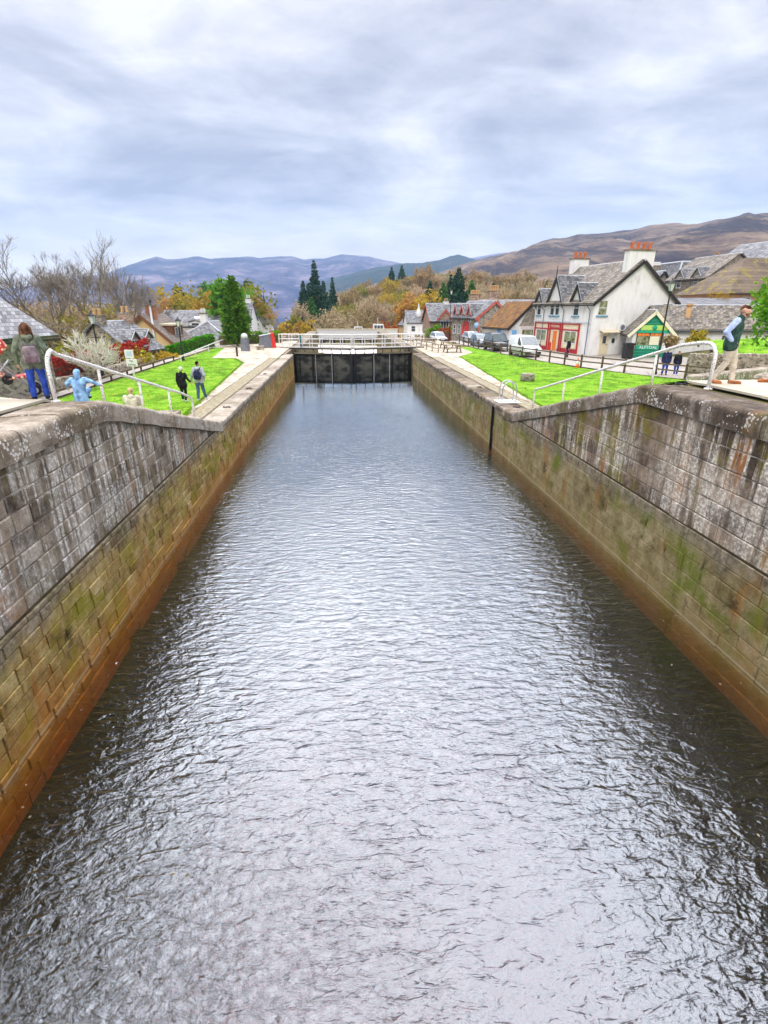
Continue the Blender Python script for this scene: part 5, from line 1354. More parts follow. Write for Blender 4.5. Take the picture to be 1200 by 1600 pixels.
t = thing('hipped_cottage', 'low white cottage with a hipped grey slate roof behind the green hedge', 'house', (-20.6, 70, -6.6), R(-4))
m = MB(); m.box((0, 0, -0.5), (6.2, 8.0, 3.0)); m.build('wall', white_render, t)
m = MB(); a = [(-0.4, -0.4, 3.0), (6.6, -0.4, 3.0), (6.6, 8.4, 3.0), (-0.4, 8.4, 3.0)]; b = [(3.1, 2.8, 5.1), (3.1, 7.8, 5.1)]
m.add(a + b, [(0, 1, 4), (1, 2, 5, 4), (2, 3, 5), (3, 0, 4, 5), (0, 3, 2, 1)]); r = m.build('roof', slate, t)
m = MB(); m.tube([a[0], b[0]], 0.09, 5); m.tube([a[1], b[0]], 0.09, 5); m.tube([b[0], b[1]], 0.1, 5); m.build('ridge_cap', lead, r)
chimney(t, 2.6, 3.0, 4.0, 0.8, 0.8, 6.0, white_render, 2, wht_paint)
for y0 in (1.0, 3.2, 5.4): window(t, (6.2, y0, 1.0), XP, 0.8, 1.4)
for x0 in (1.6, 3.6): window(t, (x0, 0, 1.2), YM, 0.7, 0.9, iron)
t = house('white_gable_house', 'tall white gable beyond the cypress', (-19.9, 110, -7.6), R(-5), 4.2, 10, 5.0, 8.0, white_render, slate, 0.2, 0.2)
window(t, (1.7, 0, 3.2), YM, 0.8, 2.2)
t = house('steep_roofed_house', 'dark steep slate roofed hall near the loch', (-22.5, 148, -10.4), R(-5), 4.4, 9, 5.6, 10.6, harl, slate, 0.2, 0.2)
MB().lathe([(0.6, 9.8), (0.55, 10.6), (0.75, 10.7), (0.1, 13.6), (0.02, 14.4)], 8, 0, (2.2, 0.8, 0)).build('spirelet', dark_trim, t)
t = house('grey_stone_house', 'grey stone house with slate roofs and a red chimney behind the woman with the backpack', (-22.6, 23.5, -5.2), R(-10), 6.2, 7.0, 4.0, 6.0, rub_grey, slate, 0.4, 0.35)
chimney(t, 3.0, 1.8, 5.4, 0.9, 0.9, 7.3, clay, 1, clay)
t2 = house('stone_porch_house', 'tall stone house wing with grey slate hip just behind the pushchair', (-21.0, 21.5, -5.2), R(-8), 4.4, 4.0, 3.4, 5.2, pm('pinkish_stone', [(0.45, 0.33, 0.24), (0.58, 0.46, 0.36)], 2, 0.9, 0.3), slate, 0.4, 0.3)
window(t2, (4.4, 1.2, 1.9), XP, 0.8, 0.9, cream_paint); window(t2, (2.2, 0, 1.9), YM, 0.8, 1.0, cream_paint); window(t2, (2.2, 0, 0.2), YM, 0.9, 1.0, cream_paint)

# ------------------------------------------------------------------ swing bridge and boats beyond the lower chamber
t = thing('swing_bridge', 'long white panelled swing bridge crossing beyond the lock gate', 'bridge', (-4.9, 110, -5.5))
m = MB(); m.box((0, -0.1, 0.05), (16.3, 0.1, 1.62)); m.build('side_panel', wht_paint, t)
m = MB(); m.box((0, 0.3, -0.35), (16.3, 4.6, 0.0)); m.build('deck', slate_grey, t)
m = MB(); m.box((0, 4.8, 0.05), (16.3, 5.0, 1.6)); m.build('side_panel', wht_paint, t)
for i in range(18): MB().box((0.1 + i * 0.94, -0.2, 0.0), (0.24 + i * 0.94, -0.1, 1.70)).build('stiffener', wht_paint, t)
m = MB(); m.box((-0.1, -0.22, 1.62), (16.4, 0.18, 1.80)); m.build('top_rail', cream_paint, t)
m = MB()
for i in range(8): m.box((0.6 + i * 2, 0.0, -0.9), (1.6 + i * 2, 0.25, -0.02))
m.build('girder_web', dark_trim, t)
def boat(x, y, z, L, label, wh):
    t = thing('motor_cruiser', label, 'boat', (x, y, z))
    m = MB(); pr = []
    sec = [(-0.5, 0.9, 0.8), (-0.2, 1.0, 0.8), (0.2, 0.9, 0.9), (0.42, 0.5, 1.05), (0.5, 0.03, 1.2)]
    for f, wd, h in sec: pr.append([(f * L, -wd, h), (f * L, -wd * 0.8, 0.1), (f * L, 0, -0.3), (f * L, wd * 0.8, 0.1), (f * L, wd, h)])
    for r in pr: m.v += r
    for i in range(4):
        for j in range(4): a = i * 5 + j; m.f.append([a, a + 1, a + 6, a + 5]); m.m.append(0)
        m.f.append([i * 5, i * 5 + 5, i * 5 + 9, i * 5 + 4]); m.m.append(0)
    m.f.append([0, 1, 2, 3, 4]); m.m.append(0)
    m.build('hull', wht_paint, t)
    m = MB(); m.prism([(-0.3 * L, -0.7, 0.85), (0.2 * L, -0.7, 0.85), (0.12 * L, -0.7, 0.85 + wh), (-0.28 * L, -0.7, 0.85 + wh)], (0, 1.4, 0)); c = m.build('wheelhouse', wht_paint, t, bevel=0.04)
    for i in range(3):
        x0 = (-0.24 + i * 0.12) * L; m = MB(); m.box((x0, -0.73, 0.95 + wh * 0.35), (x0 + 0.1 * L, -0.69, 0.85 + wh * 0.85)); m.build('cabin_window', glass, c)
    MB().tube([(-0.1 * L, 0, 0.85 + wh), (-0.1 * L, 0, 2.2 + wh)], 0.04, 5).build('mast', wht_paint, t)
pb = P(562, 511, Y=124); boat(pb.x, 124, pb.z - 1.5, 4.4, 'small white boat with a mast showing above the swing bridge', 0.7)
pb = P(594, 509, Y=122); boat(pb.x, 122, pb.z - 2.2, 5.6, 'white cabin boat with side windows showing above the swing bridge', 1.7)
# far footbridge railing seen under the gate walkway
t = thing('lower_gate_railing', 'white railed footway of the next gate, seen beneath the near walkway', 'lock gate', (XL, 98, -9.2))
for k in (0.1, 0.5, 0.95, 1.3): MB().tube([(0, 0, k + 0.3), (12.2, 0, k + 0.3)], 0.04, 5).build('handrail', wht_metal, t)
for i in range(13): MB().tube([(0.1 + i, 0, 0.3), (0.1 + i, 0, 1.6)], 0.04, 5).build('railing_post', wht_metal, t)
m = MB(); m.box((-0.1, -0.4, -2), (12.3, 0.5, 0.3)); m.build('walkway', gate_wood, t)

# ------------------------------------------------------------------ vehicles
def car(label, loc, rz, L, W, H, paint, kind='hatch', group=None):
    t = thing('parked_car' if kind != 'van' else 'parked_van', label, 'van' if kind == 'van' else 'car', loc, rz, group)
    gz = 0.2
    if kind == 'van': low = [(-.5, .35, .98, .86), (-.485, .24, 1.05, .95), (-.2, .22, 1.05, 1.0), (.22, .22, 1.05, 1.0), (.36, .22, .98, .98), (.47, .24, .86, .93), (.5, .34, .7, .82)]
    elif kind == 'suv': low = [(-.5, .4, .9, .86), (-.48, .28, 1.0, .96), (-.2, .27, 1.0, 1.0), (.15, .27, 1.0, 1.0), (.3, .27, .96, .98), (.46, .28, .9, .94), (.5, .4, .75, .84)]
    else: low = [(-.5, .36, .78, .84), (-.48, .22, .9, .95), (-.2, .2, .9, 1.0), (.12, .2, .9, 1.0), (.25, .2, .86, .98), (.45, .22, .74, .93), (.5, .32, .62, .82)]
    m = MB(); rows = []
    for f, z0, z1, wf in low:
        hw = W / 2 * wf; y = f * L
        rows.append([(-hw * .93, y, z0), (-hw, y, z0 + (z1 - z0) * .35), (-hw, y, z0 + (z1 - z0) * .75), (-hw * .93, y, z1), (0, y, z1 + 0.03), (hw * .93, y, z1), (hw, y, z0 + (z1 - z0) * .75), (hw, y, z0 + (z1 - z0) * .35), (hw * .93, y, z0)])
    n = 9
    for r in rows: m.v += r
    for i in range(len(rows) - 1):
        for j in range(n): a = i * n + j; b = i * n + (j + 1) % n; m.f.append([a, b, b + n, a + n]); m.m.append(0)
    m.f.append(list(range(n))); m.m.append(0); m.f.append([(len(rows) - 1) * n + j for j in range(n)]); m.m.append(0)
    # cabin
    zb = low[2][2] - 0.02
    if kind == 'van': cab = [(-.49, .95), (-.47, 1), (.12, 1), (.30, .0)]; ys = [(-.495, zb), (-.47, H), (.10, H), (.33, zb - .03)]
    elif kind == 'suv': ys = [(-.49, zb), (-.44, H), (.05, H), (.23, zb)]
    else: ys = [(-.48, zb), (-.36, H), (.0, H), (.22, zb - .02)]
    ymid = [ys[0], (ys[0][0] * .4 + ys[1][0] * .6, zb + (H - zb) * .6), ys[1], (ys[1][0] * .3 + ys[2][0] * .7, H + 0.02), ys[2], ys[3]]
    cr = []
    hb, hr = W / 2 * .94, W / 2 * (.84 if kind == 'van' else .76)
    for (f, z) in ymid:
        q = (z - zb) / (H - zb); hh = hb + (hr - hb) * max(0, q)
        cr.append([(-hb, f * L, zb - .05), (-hh, f * L, z), (0, f * L, z + 0.03), (hh, f * L, z), (hb, f * L, zb - .05)])
    o = len(m.v)
    for r in cr: m.v += r
    for i in range(len(cr) - 1):
        for j in range(4): a = o + i * 5 + j; m.f.append([a, a + 1, a + 6, a + 5]); m.m.append(0)
    body = m.build('body', paint, t, True)
    # glazing
    a, b = Vector((0, ys[2][0] * L, H)), Vector((0, ys[3][0] * L, zb)); nrm = Vector((0, (H - zb), (b.y - a.y))).normalized() * 0.02
    m = MB(); A = a.lerp(b, .08) + nrm; B = a.lerp(b, .92) + nrm
    m.quad((-hr * .9, A.y, A.z), (hr * .9, A.y, A.z), (hb * .88, B.y, B.z), (-hb * .88, B.y, B.z)); m.build('windscreen', glass_car, t)
    a, b = Vector((0, ys[1][0] * L, H)), Vector((0, ys[0][0] * L, zb)); nrm = Vector((0, -(H - zb), -(b.y - a.y))).normalized() * 0.02
    m = MB(); A = a.lerp(b, .12) + nrm; B = a.lerp(b, .85) + nrm
    m.quad((-hr * .85, A.y, A.z), (hr * .85, A.y, A.z), (hb * .85, B.y, B.z), (-hb * .85, B.y, B.z)); m.build('rear_window', glass_car, t)
    for s in (-1, 1):
        q0, q1 = 0.12, 0.86
        spans = [(.08, .30)] if kind == 'van' else [(ys[0][0] * .82, -.14), (-.12, ys[3][0] * .72)]
        for (f0, f1) in spans:
            z0, z1 = zb + (H - zb) * q0, zb + (H - zb) * q1
            x0, x1 = hb + (hr - hb) * q0 + .015, hb + (hr - hb) * q1 + .015
            f1t = min(f1, ys[2][0] + .04); f0t = max(f0, ys[1][0] + .02)
            m = MB(); m.quad((s * x0, f0 * L, z0), (s * x0, f1 * L, z0), (s * x1, f1t * L, z1), (s * x1, f0t * L, z1)); m.build('side_window', glass_car, t)
        m = MB(); m.obox((s * (W / 2 + .06), ys[3][0] * L * .8, zb + .08), (1, 0, 0), (0, 1, 0), .16, .09, .13); m.build('mirror', rubber, t, bevel=0.02)
        z = low[-2][2] - .12
        m = MB(); m.obox((s * W * .36, L * .478, z), (1, 0, 0), (0, 1, 0), W * .17, .06, .14); m.build('headlight', lampglass, t, bevel=0.02)
        m = MB(); m.obox((s * W * .42, -L * .488, zb - .15), (1, 0, 0), (0, 1, 0), .12, .05, .3); m.build('tail_light', red_bright, t)
        for f in (-.31, .31):
            r_ = .33 if kind != 'suv' else .37
            m = MB(); m.tube([(s * (W / 2 - .2), f * L, r_), (s * (W / 2 + .01), f * L, r_)], r_, 18); wh = m.build('wheel', rubber, t)
            m = MB(); m.tube([(s * (W / 2 - .02), f * L, r_), (s * (W / 2 + .025), f * L, r_)], r_ * .62, 12); m.build('rim', galv, wh)
    m = MB(); m.obox((0, L * .497, .42), (1, 0, 0), (0, 1, 0), W * .82, .08, .26); m.build('bumper', dark_trim, t, bevel=0.03)
    m = MB(); m.obox((0, L * .487, low[-2][2] - .1), (1, 0, 0), (0, 1, 0), W * .46, .06, .12); m.build('grille', iron, t)
    m = MB(); m.obox((0, L * .508, .45), (1, 0, 0), (0, 1, 0), .5, .02, .11); m.build('number_plate', wht_paint, t)
    return t
def paintm(n, c): return pm(n, [c, tuple(x * 1.05 for x in c)], 1, 0.25, 0, spec=0.6)
pw, ps, pk, pbk = paintm('car_white', (0.74, 0.75, 0.76)), paintm('car_silver', (0.42, 0.46, 0.50)), paintm('car_dark', (0.035, 0.04, 0.05)), paintm('car_blue', (0.25, 0.33, 0.42))
car('small white panel van parked in front of the red shopfront', (P(820, 540, Y=50.3).x, 50.3, -4.22), R(183), 4.3, 1.85, 1.85, pw, 'van')
car('dark off-road car with pale bonnet parked behind the white van', (P(777, 535, Y=57.2).x, 57.2, -4.22), R(184), 4.3, 1.85, 1.8, pk, 'suv')
car('silver blue hatchback parked before the brown roofed shop', (P(752, 532, Y=63.5).x, 63.5, -4.22), R(184), 4.1, 1.75, 1.45, pbk, 'hatch')
car('silver saloon parked behind the blue hatchback', (P(738, 530, Y=70).x, 70, -4.22), R(184), 4.3, 1.75, 1.45, ps, 'hatch')
car('white car parked near the lamp and the red stone cottage', (15.2, 84, G(15.2, 84) + .02), R(188), 4.2, 1.75, 1.5, pw, 'hatch')
for u, v, Y, k, c, lab in [(404, 514, 128, 'van', pw, 'white van in the car park near the steep roofed hall'), (413, 513, 124, 'van', pw, 'white minibus beside the yellow fronted kiosk'), (424, 514, 132, 'van', pw, 'larger white van parked nearest to the loch'), (433, 515, 138, 'hatch', pbk, 'pale blue car at the loch end of the car park')]:
    pb = P(u, v, Y=Y); car(lab, (pb.x, Y, G(pb.x, Y) + .02), R(70), 4.8, 1.9, 2.2 if k == 'van' else 1.5, c, k)

# ------------------------------------------------------------------ people
def capsule_mesh(caps, voxel, name, mats, parent, extra=None, sub=0):
    """fuse tapered capsules into one continuous skin"""
    V, Fc = [], []
    for c in caps:
        p0, p1, r0, r1 = Vector(c[0]), Vector(c[1]), c[2], c[3]
        d = p1 - p0; L = d.length
        if L < 1e-5: d = Vector((0, 0, 1)); L = 1e-5
        d = d / L; a = d.orthogonal().normalized(); b = d.cross(a); n = 12
        rings = []
        for k in range(5):
            t = k / 4 * PI / 2 * 0.97; rings.append((p0 - d * r0 * math.cos(t), r0 * math.sin(t) + 1e-4))
        for k in range(5):
            t = k / 4 * PI / 2 * 0.97; rings.append((p1 + d * r1 * math.sin(t), r1 * math.cos(t) + 1e-4))
        o = len(V)
        for (q, r) in rings:
            for j in range(n):
                an = 2 * PI * j / n; V.append(q + (a * math.cos(an) + b * math.sin(an)) * r)
        for k in range(len(rings) - 1):
            for j in range(n): Fc.append((o + k * n + j, o + k * n + (j + 1) % n, o + (k + 1) * n + (j + 1) % n, o + (k + 1) * n + j))
        Fc.append(tuple(o + j for j in range(n))[::-1]); Fc.append(tuple(o + (len(rings) - 1) * n + j for j in range(n)))
    me = bpy.data.meshes.new(name + '_src'); me.from_pydata([tuple(v) for v in V], [], Fc)
    ob = bpy.data.objects.new(name + '_src', me); COL.objects.link(ob)
    md = ob.modifiers.new('r', 'REMESH'); md.mode = 'VOXEL'; md.voxel_size = voxel
    sm = ob.modifiers.new('s', 'SMOOTH'); sm.iterations = 3; sm.factor = 0.5
    dg = bpy.context.evaluated_depsgraph_get()
    nm = bpy.data.meshes.new_from_object(ob.evaluated_get(dg)); nm.name = name
    bpy.data.objects.remove(ob); bpy.data.meshes.remove(me)
    if extra:
        bm = bmesh.new(); bm.from_mesh(nm)
        for c in extra:
            p0, p1, r0, r1 = Vector(c[0]), Vector(c[1]), c[2], c[3]
            d = p1 - p0; M = Matrix.Translation((p0 + p1) / 2) @ d.to_track_quat('Z', 'Y').to_matrix().to_4x4()
            bmesh.ops.create_cone(bm, cap_ends=True, segments=7, radius1=r0, radius2=r1, depth=d.length + r0, matrix=M)
        bm.to_mesh(nm); bm.free()
    if name in ('jacket', 'trousers', 'gilet', 'shirt_sleeve', 'hood'):
        am = 0.011 if name == 'trousers' else 0.009
        nrms = [v_.normal.copy() for v_ in nm.vertices]
        for vv, nv in zip(nm.vertices, nrms):
            c_ = vv.co
            f_ = mnoise.noise(Vector((c_.x * 9 + c_.z * 6, c_.y * 9, c_.z * 15))) + 0.6 * mnoise.noise(Vector((c_.x * 24, c_.y * 24 + c_.z * 9, c_.z * 26)))
            vv.co = c_ + nv * (f_ * am)
    nm.materials.clear()
    for m_ in (mats if isinstance(mats, (list, tuple)) else [mats]): nm.materials.append(m_)
    nm.polygons.foreach_set('use_smooth', [True] * len(nm.polygons))
    o = bpy.data.objects.new(name, nm); COL.objects.link(o); o.parent = parent
    return o
JD = dict(pel=(0, 0, .53), wst=(0, 0, .62), chs=(0, 0, .73), nek=(0, -.008, .835), hed=(0, .012, .93),
          shL=(-.105, -.005, .805), elL=(-.140, -.02, .635), wrL=(-.142, .02, .495), shR=(.105, -.005, .805), elR=(.140, -.02, .635), wrR=(.142, .02, .495),
          hpL=(-.052, 0, .52), knL=(-.058, .015, .285), anL=(-.058, -.01, .048), hpR=(.052, 0, .52), knR=(.058, .015, .285), anR=(.058, -.01, .048), face=(0, 1, 0))
def person(label, loc, rz, H, top, bottom, shoe, hair=None, hairm=None, pose=None, sleeves=None, hood=False, hem=.45, bulk=1.0, skirt=False, gilet=False, fine=False, group=None, beard=False):
    t = thing('person', label, 'person', loc, rz, group)
    J = dict(JD); J.update(pose or {})
    q = lambda k: Vector(J[k]) * H
    h = H
    fc = Vector(J['face']).normalized(); hd = q('hed'); rt = fc.cross(Vector((0, 0, 1)))
    vox = 0.011 if fine else 0.016
    def off(k, dx=0, dy=0, dz=0): return q(k) + Vector((dx, dy, dz)) * h
    body = []
    for s, S in ((-1, 'L'), (1, 'R')):
        body += [(off('hp' + S, 0, 0, .01), off('wst', s * .035), .062 * h, .052 * h), (off('wst', s * .035), off('chs', s * .05), .052 * h, .058 * h), (off('chs', s * .05), q('sh' + S), .055 * h, .036 * h),
                 (q('sh' + S), q('el' + S), .03 * h, .025 * h), (q('el' + S), q('wr' + S), .025 * h, .017 * h),
                 (q('hp' + S), q('kn' + S), .050 * h, .035 * h), (q('kn' + S), q('an' + S), .034 * h, .022 * h)]
        kn, an = q('kn' + S), q('an' + S)
        toe = J.get('to' + S)
        toe = Vector(toe) * h if toe else an + Vector((s * .012, .10, -.028)) * h
        body += [(an, toe, .026 * h, .018 * h)]
    body += [(off('pel', -.04), off('pel', .04), .06 * h, .06 * h), (q('nek') - Vector((0, 0, .03 * h)), hd - Vector((0, 0, .03 * h)), .034 * h, .032 * h),
             (hd - fc * .012 * h + Vector((0, 0, .012 * h)), hd + fc * .010 * h + Vector((0, 0, .0 * h)), .052 * h, .050 * h), (hd + fc * .022 * h - Vector((0, 0, .035 * h)), hd + fc * .024 * h - Vector((0, 0, .042 * h)), .033 * h, .028 * h),
             (hd + fc * .058 * h - Vector((0, 0, .002 * h)), hd + fc * .069 * h - Vector((0, 0, .014 * h)), .007 * h, .010 * h)]
    for s in (-1, 1): body.append((hd + rt * s * .052 * h - Vector((0, 0, .008 * h)), hd + rt * s * .054 * h + Vector((0, 0, .010 * h)), .010 * h, .012 * h))
    fing = []
    for s, S in ((-1, 'L'), (1, 'R')):
        wr, el = q('wr' + S), q('el' + S); d = (wr - el).normalized(); side = d.cross(Vector((0, 1, 0)))
        side = side.normalized() if side.length > .1 else Vector((1, 0, 0)); fwd = side.cross(d)
        palm = wr + d * .045 * h; body.append((wr, palm, .016 * h, .021 * h))
        for i, (a, ln) in enumerate(((-.016, .036), (-.005, .044), (.006, .042), (.016, .034))):
            b0 = palm + fwd * a * h + d * .012 * h; b1 = b0 + d * ln * .55 * h + side * .004 * h; b2 = b1 + d * ln * .4 * h - side * s * .012 * h
            fing += [(b0, b1, .0056 * h, .0052 * h), (b1, b2, .0052 * h, .004 * h)]
        b0 = wr + d * .02 * h + fwd * .018 * h; b1 = b0 + (d * .6 + fwd * .8).normalized() * .03 * h
        fing.append((b0, b1, .007 * h, .0055 * h))
    capsule_mesh(body, vox, 'body', skin_m, t, extra=fing)
    # trousers
    tr = [(off('pel', -.04, 0, .02), off('pel', .04, 0, .02), .068 * h * bulk, .068 * h * bulk)]
    for s, S in ((-1, 'L'), (1, 'R')):
        tr += [(q('hp' + S), q('kn' + S), .060 * h * bulk, .043 * h), (q('kn' + S), q('an' + S) + Vector((0, 0, .012 * h)), .043 * h, .036 * h)]
    capsule_mesh(tr, vox, 'trousers', bottom, t)
    for s, S in ((-1, 'L'), (1, 'R')):
        an = q('an' + S); toe = J.get('to' + S); toe = Vector(toe) * h if toe else an + Vector((s * .012, .10, -.028)) * h
        d = toe - an; d.z = 0; d = d.normalized() if d.length > .01 else Vector((0, 1, 0))
        capsule_mesh([(an + Vector((0, 0, .005 * h)), an - Vector((0, 0, .012 * h)), .031 * h, .030 * h), (an - d * .012 * h - Vector((0, 0, .02 * h)), toe, .030 * h, .025 * h)], .010, 'shoe', shoe, t)
    # upper clothing
    jk = []
    for s, S in ((-1, 'L'), (1, 'R')):
        lo = q('hp' + S); lo = lo + Vector((s * .012 * h, 0, (hem - .52) * h))
        jk += [(lo, off('wst', s * .036), .070 * h * bulk, .064 * h * bulk), (off('wst', s * .036), off('chs', s * .052), .064 * h * bulk, .067 * h * bulk), (off('chs', s * .052), q('sh' + S) - Vector((s * .01 * h, 0, .004 * h)), .064 * h * bulk, .042 * h)]
        if not gilet:
            jk += [(q('sh' + S), q('el' + S), .043 * h * bulk, .037 * h), (q('el' + S), q('wr' + S), .036 * h, .028 * h)]
    jk += [(off('chs'), q('nek'), .06 * h, .040 * h), (q('nek') - Vector((0, 0, .02 * h)), q('nek') + Vector((0, .004 * h, .008 * h)), .046 * h, .044 * h)]
    jk += [(off('wst'), off('pel'), .066 * h * bulk, .068 * h * bulk)]
    capsule_mesh(jk, vox, 'gilet' if gilet else 'jacket', top, t)
    if gilet:
        for s, S in ((-1, 'L'), (1, 'R')):
            capsule_mesh([(q('sh' + S), q('el' + S), .043 * h, .037 * h), (q('el' + S), q('wr' + S), .036 * h, .027 * h)], vox, 'shirt_sleeve', sleeves, t)
    up = Vector((0, 0, 1))
    if hair == 'short':
        capsule_mesh([(hd - fc * .016 * h + up * .022 * h, hd + fc * .012 * h + up * .026 * h, .051 * h, .044 * h), (hd - fc * .03 * h, hd - fc * .028 * h - up * .02 * h, .034 * h, .026 * h)], .010, 'hair', hairm, t)
    elif hair == 'long':
        capsule_mesh([(hd - fc * .012 * h + up * .016 * h, hd + fc * .006 * h + up * .022 * h, .058 * h, .052 * h), (hd - fc * .03 * h, hd - fc * .045 * h - up * .10 * h, .052 * h, .05 * h), (hd - rt * .04 * h - fc * .01 * h, hd - rt * .058 * h - fc * .025 * h - up * .10 * h, .03 * h, .024 * h), (hd + rt * .04 * h - fc * .01 * h, hd + rt * .058 * h - fc * .025 * h - up * .10 * h, .03 * h, .024 * h)], .010, 'hair', hairm, t)
    elif hair == 'hat':
        capsule_mesh([(hd - fc * .008 * h + up * .02 * h, hd + fc * .006 * h + up * .03 * h, .06 * h, .055 * h), (hd + up * .075 * h, hd + up * .085 * h, .018 * h, .016 * h)], .010, 'hat', hairm, t)
    elif hair == 'hood':
        capsule_mesh([(hd - fc * .016 * h + up * .012 * h, hd - fc * .004 * h + up * .02 * h, .066 * h, .062 * h), (hd - fc * .03 * h - up * .03 * h, q('nek') - fc * .03 * h, .058 * h, .045 * h)], .012, 'hood', hairm, t)
    if beard:
        capsule_mesh([(hd + fc * .026 * h - up * .040 * h, hd + fc * .034 * h - up * .050 * h, .034 * h, .024 * h)], .009, 'beard', hairm, t)
    if hood:
        capsule_mesh([(q('nek') - fc * .045 * h - rt * .03 * h - up * .012 * h, q('nek') - fc * .045 * h + rt * .03 * h - up * .012 * h, .036 * h, .036 * h), (q('nek') - fc * .05 * h - up * .03 * h, q('nek') - fc * .055 * h - up * .065 * h, .036 * h, .02 * h)], .012, 'hood', top, t)
    # eyes and brows
    for s in (-1, 1):
        c = hd + fc * .046 * h + rt * s * .020 * h + up * .006 * h
        MB().lathe([(0, -.006 * h), (.006 * h, 0), (0, .006 * h)], 8, 0, c).build('eye', iron, t, True)
    return t
sage = cloth('cloth_sage', (0.16, 0.19, 0.14)); jean = cloth('cloth_jeans_blue', (0.03, 0.07, 0.36)); jean2 = cloth('cloth_jeans_slate', (0.07, 0.11, 0.20)); dkgreen = cloth('cloth_dark_green', (0.035, 0.075, 0.06))
pblue = cloth('cloth_pale_blue', (0.40, 0.50, 0.80), 0.12); sand = cloth('cloth_sand', (0.55, 0.49, 0.40), 0.15); cblue = cloth('cloth_sky_blue', (0.25, 0.45, 0.74), 0.3); cream_c = cloth('cloth_cream', (0.66, 0.60, 0.50), 0.15)
blackc = cloth('cloth_black', (0.018, 0.018, 0.022)); greyc = cloth('cloth_grey_marl', (0.42, 0.44, 0.50), 0.2); navy = cloth('cloth_navy', (0.03, 0.035, 0.09)); tan_l = cloth('leather_tan', (0.36, 0.13, 0.05)); whitec = cloth('cloth_white', (0.72, 0.71, 0.68), .1)
teal = cloth('cloth_teal', (0.05, 0.24, 0.24)); mauve = cloth('cloth_mauve_grey', (0.25, 0.20, 0.22)); redc = cloth('cloth_red', (0.5, 0.04, 0.03)); greenc = cloth('cloth_green', (0.05, 0.26, 0.10))
hair_br = cloth('hair_brown', (0.14, 0.065, 0.035), 0.5, 0.6); hair_dk = cloth('hair_dark', (0.02, 0.014, 0.010), 0.4, 0.5); hair_bl = cloth('hair_blond', (0.55, 0.42, 0.22), 0.2)

person('woman in a sage green coat and blue jeans standing by the white handrail', (-6.18, 11.15, G(-6.18, 11.15) + .05), R(28), 1.49, sage, jean, blackc, 'long', hair_br,
       dict(elL=(-.175, -.03, .65), wrL=(-.17, .03, .50), elR=(.18, -.03, .65), wrR=(.19, .05, .52), hpL=(-.055, 0, .52), anL=(-.075, 0, .048), anR=(.075, .02, .048), knL=(-.068, .01, .285), knR=(.07, .02, .285)), hem=.47, bulk=1.12, fine=True, hood=True)
def backpack(label, loc, rz, s, mat, mat2):
    t = thing('backpack', label, 'backpack', loc, rz)
    m = MB(); m.prism([(-.15 * s, 0, 0), (.15 * s, 0, 0), (.16 * s, 0, .22 * s), (.11 * s, 0, .36 * s), (-.11 * s, 0, .36 * s), (-.16 * s, 0, .22 * s)], (0, -.13 * s, 0)); m.build('bag', mat, t, bevel=.03)
    m = MB(); m.prism([(-.12 * s, -.12 * s, .02 * s), (.12 * s, -.12 * s, .02 * s), (.12 * s, -.12 * s, .17 * s), (-.12 * s, -.12 * s, .17 * s)], (0, -.06 * s, 0)); m.build('pocket', mat2, t, bevel=.02)
    for sx in (-1, 1):
        m = MB(); m.tube([(sx * .08 * s, .0, .36 * s), (sx * .12 * s, .06 * s, .47 * s), (sx * .13 * s, .17 * s, .50 * s), (sx * .14 * s, .25 * s, .36 * s)], .018 * s, 6); m.build('strap', mat2, t, True)
    m = MB(); m.tube([(-.04 * s, -.03 * s, .36 * s), (0, -.03 * s, .40 * s), (.04 * s, -.03 * s, .36 * s)], .01 * s, 6); m.build('handle', mat2, t, True)
    return t
backpack('small mauve grey backpack on the back of the woman in the sage coat', (-6.13, 11.05, G(-6.18, 11.15) + .79), R(28), 0.90, mauve, cloth('cloth_mauve_dark', (0.17, 0.12, 0.14)))

person('child in a hooded sky blue coat crouching on the lock coping with one arm out', (-5.24, 10.85, -1.70), R(8), 1.0, cblue, cblue, blackc, 'hood', cblue,
       dict(pel=(0, -.02, .12), wst=(0, -.03, .22), chs=(0, -.02, .33), nek=(0, .0, .43), hed=(0, .02, .52), shL=(-.11, -.01, .40), shR=(.11, -.01, .40), elL=(-.22, .0, .33), wrL=(-.25, .10, .25), elR=(.23, .02, .35), wrR=(.36, .06, .28),
            hpL=(-.06, -.01, .11), knL=(-.10, .18, .19), anL=(-.09, .12, .05), hpR=(.06, -.01, .11), knR=(.10, .18, .19), anR=(.09, .12, .05)), hem=.10, bulk=1.25, fine=True)
person('fair haired person in a cream hooded coat sitting on the slope below the handrail', (-6.55, 16.6, G(-6.55, 16.6) - .02), R(10), 1.55, cream_c, cream_c, blackc, 'short', hair_bl,
       dict(pel=(0, -.02, .11), wst=(0, -.03, .21), chs=(0, -.02, .33), nek=(0, .0, .43), hed=(0, .02, .52), shL=(-.11, -.01, .40), shR=(.11, -.01, .40), elL=(-.15, .06, .26), wrL=(-.08, .16, .22), elR=(.15, .06, .26), wrR=(.08, .16, .22),
            hpL=(-.06, -.01, .10), knL=(-.08, .20, .14), anL=(-.08, .26, -.05), hpR=(.06, -.01, .10), knR=(.08, .20, .14), anR=(.08, .26, -.05)), hem=.09, bulk=1.2, hood=True)
man_rz = R(-4)
person('tall man in a grey hoodie and slate jeans walking away along the lock path', (-7.0, 26.2, -4.19), man_rz, 1.86, greyc, jean2, whitec, 'short', hair_dk,
       dict(elL=(-.15, -.03, .65), wrL=(-.20, .01, .53), elR=(.165, -.05, .66), wrR=(.13, .05, .57), knR=(.07, .03, .29), anR=(.10, .10, .055), anL=(-.05, -.08, .055)), hem=.50, hood=True)
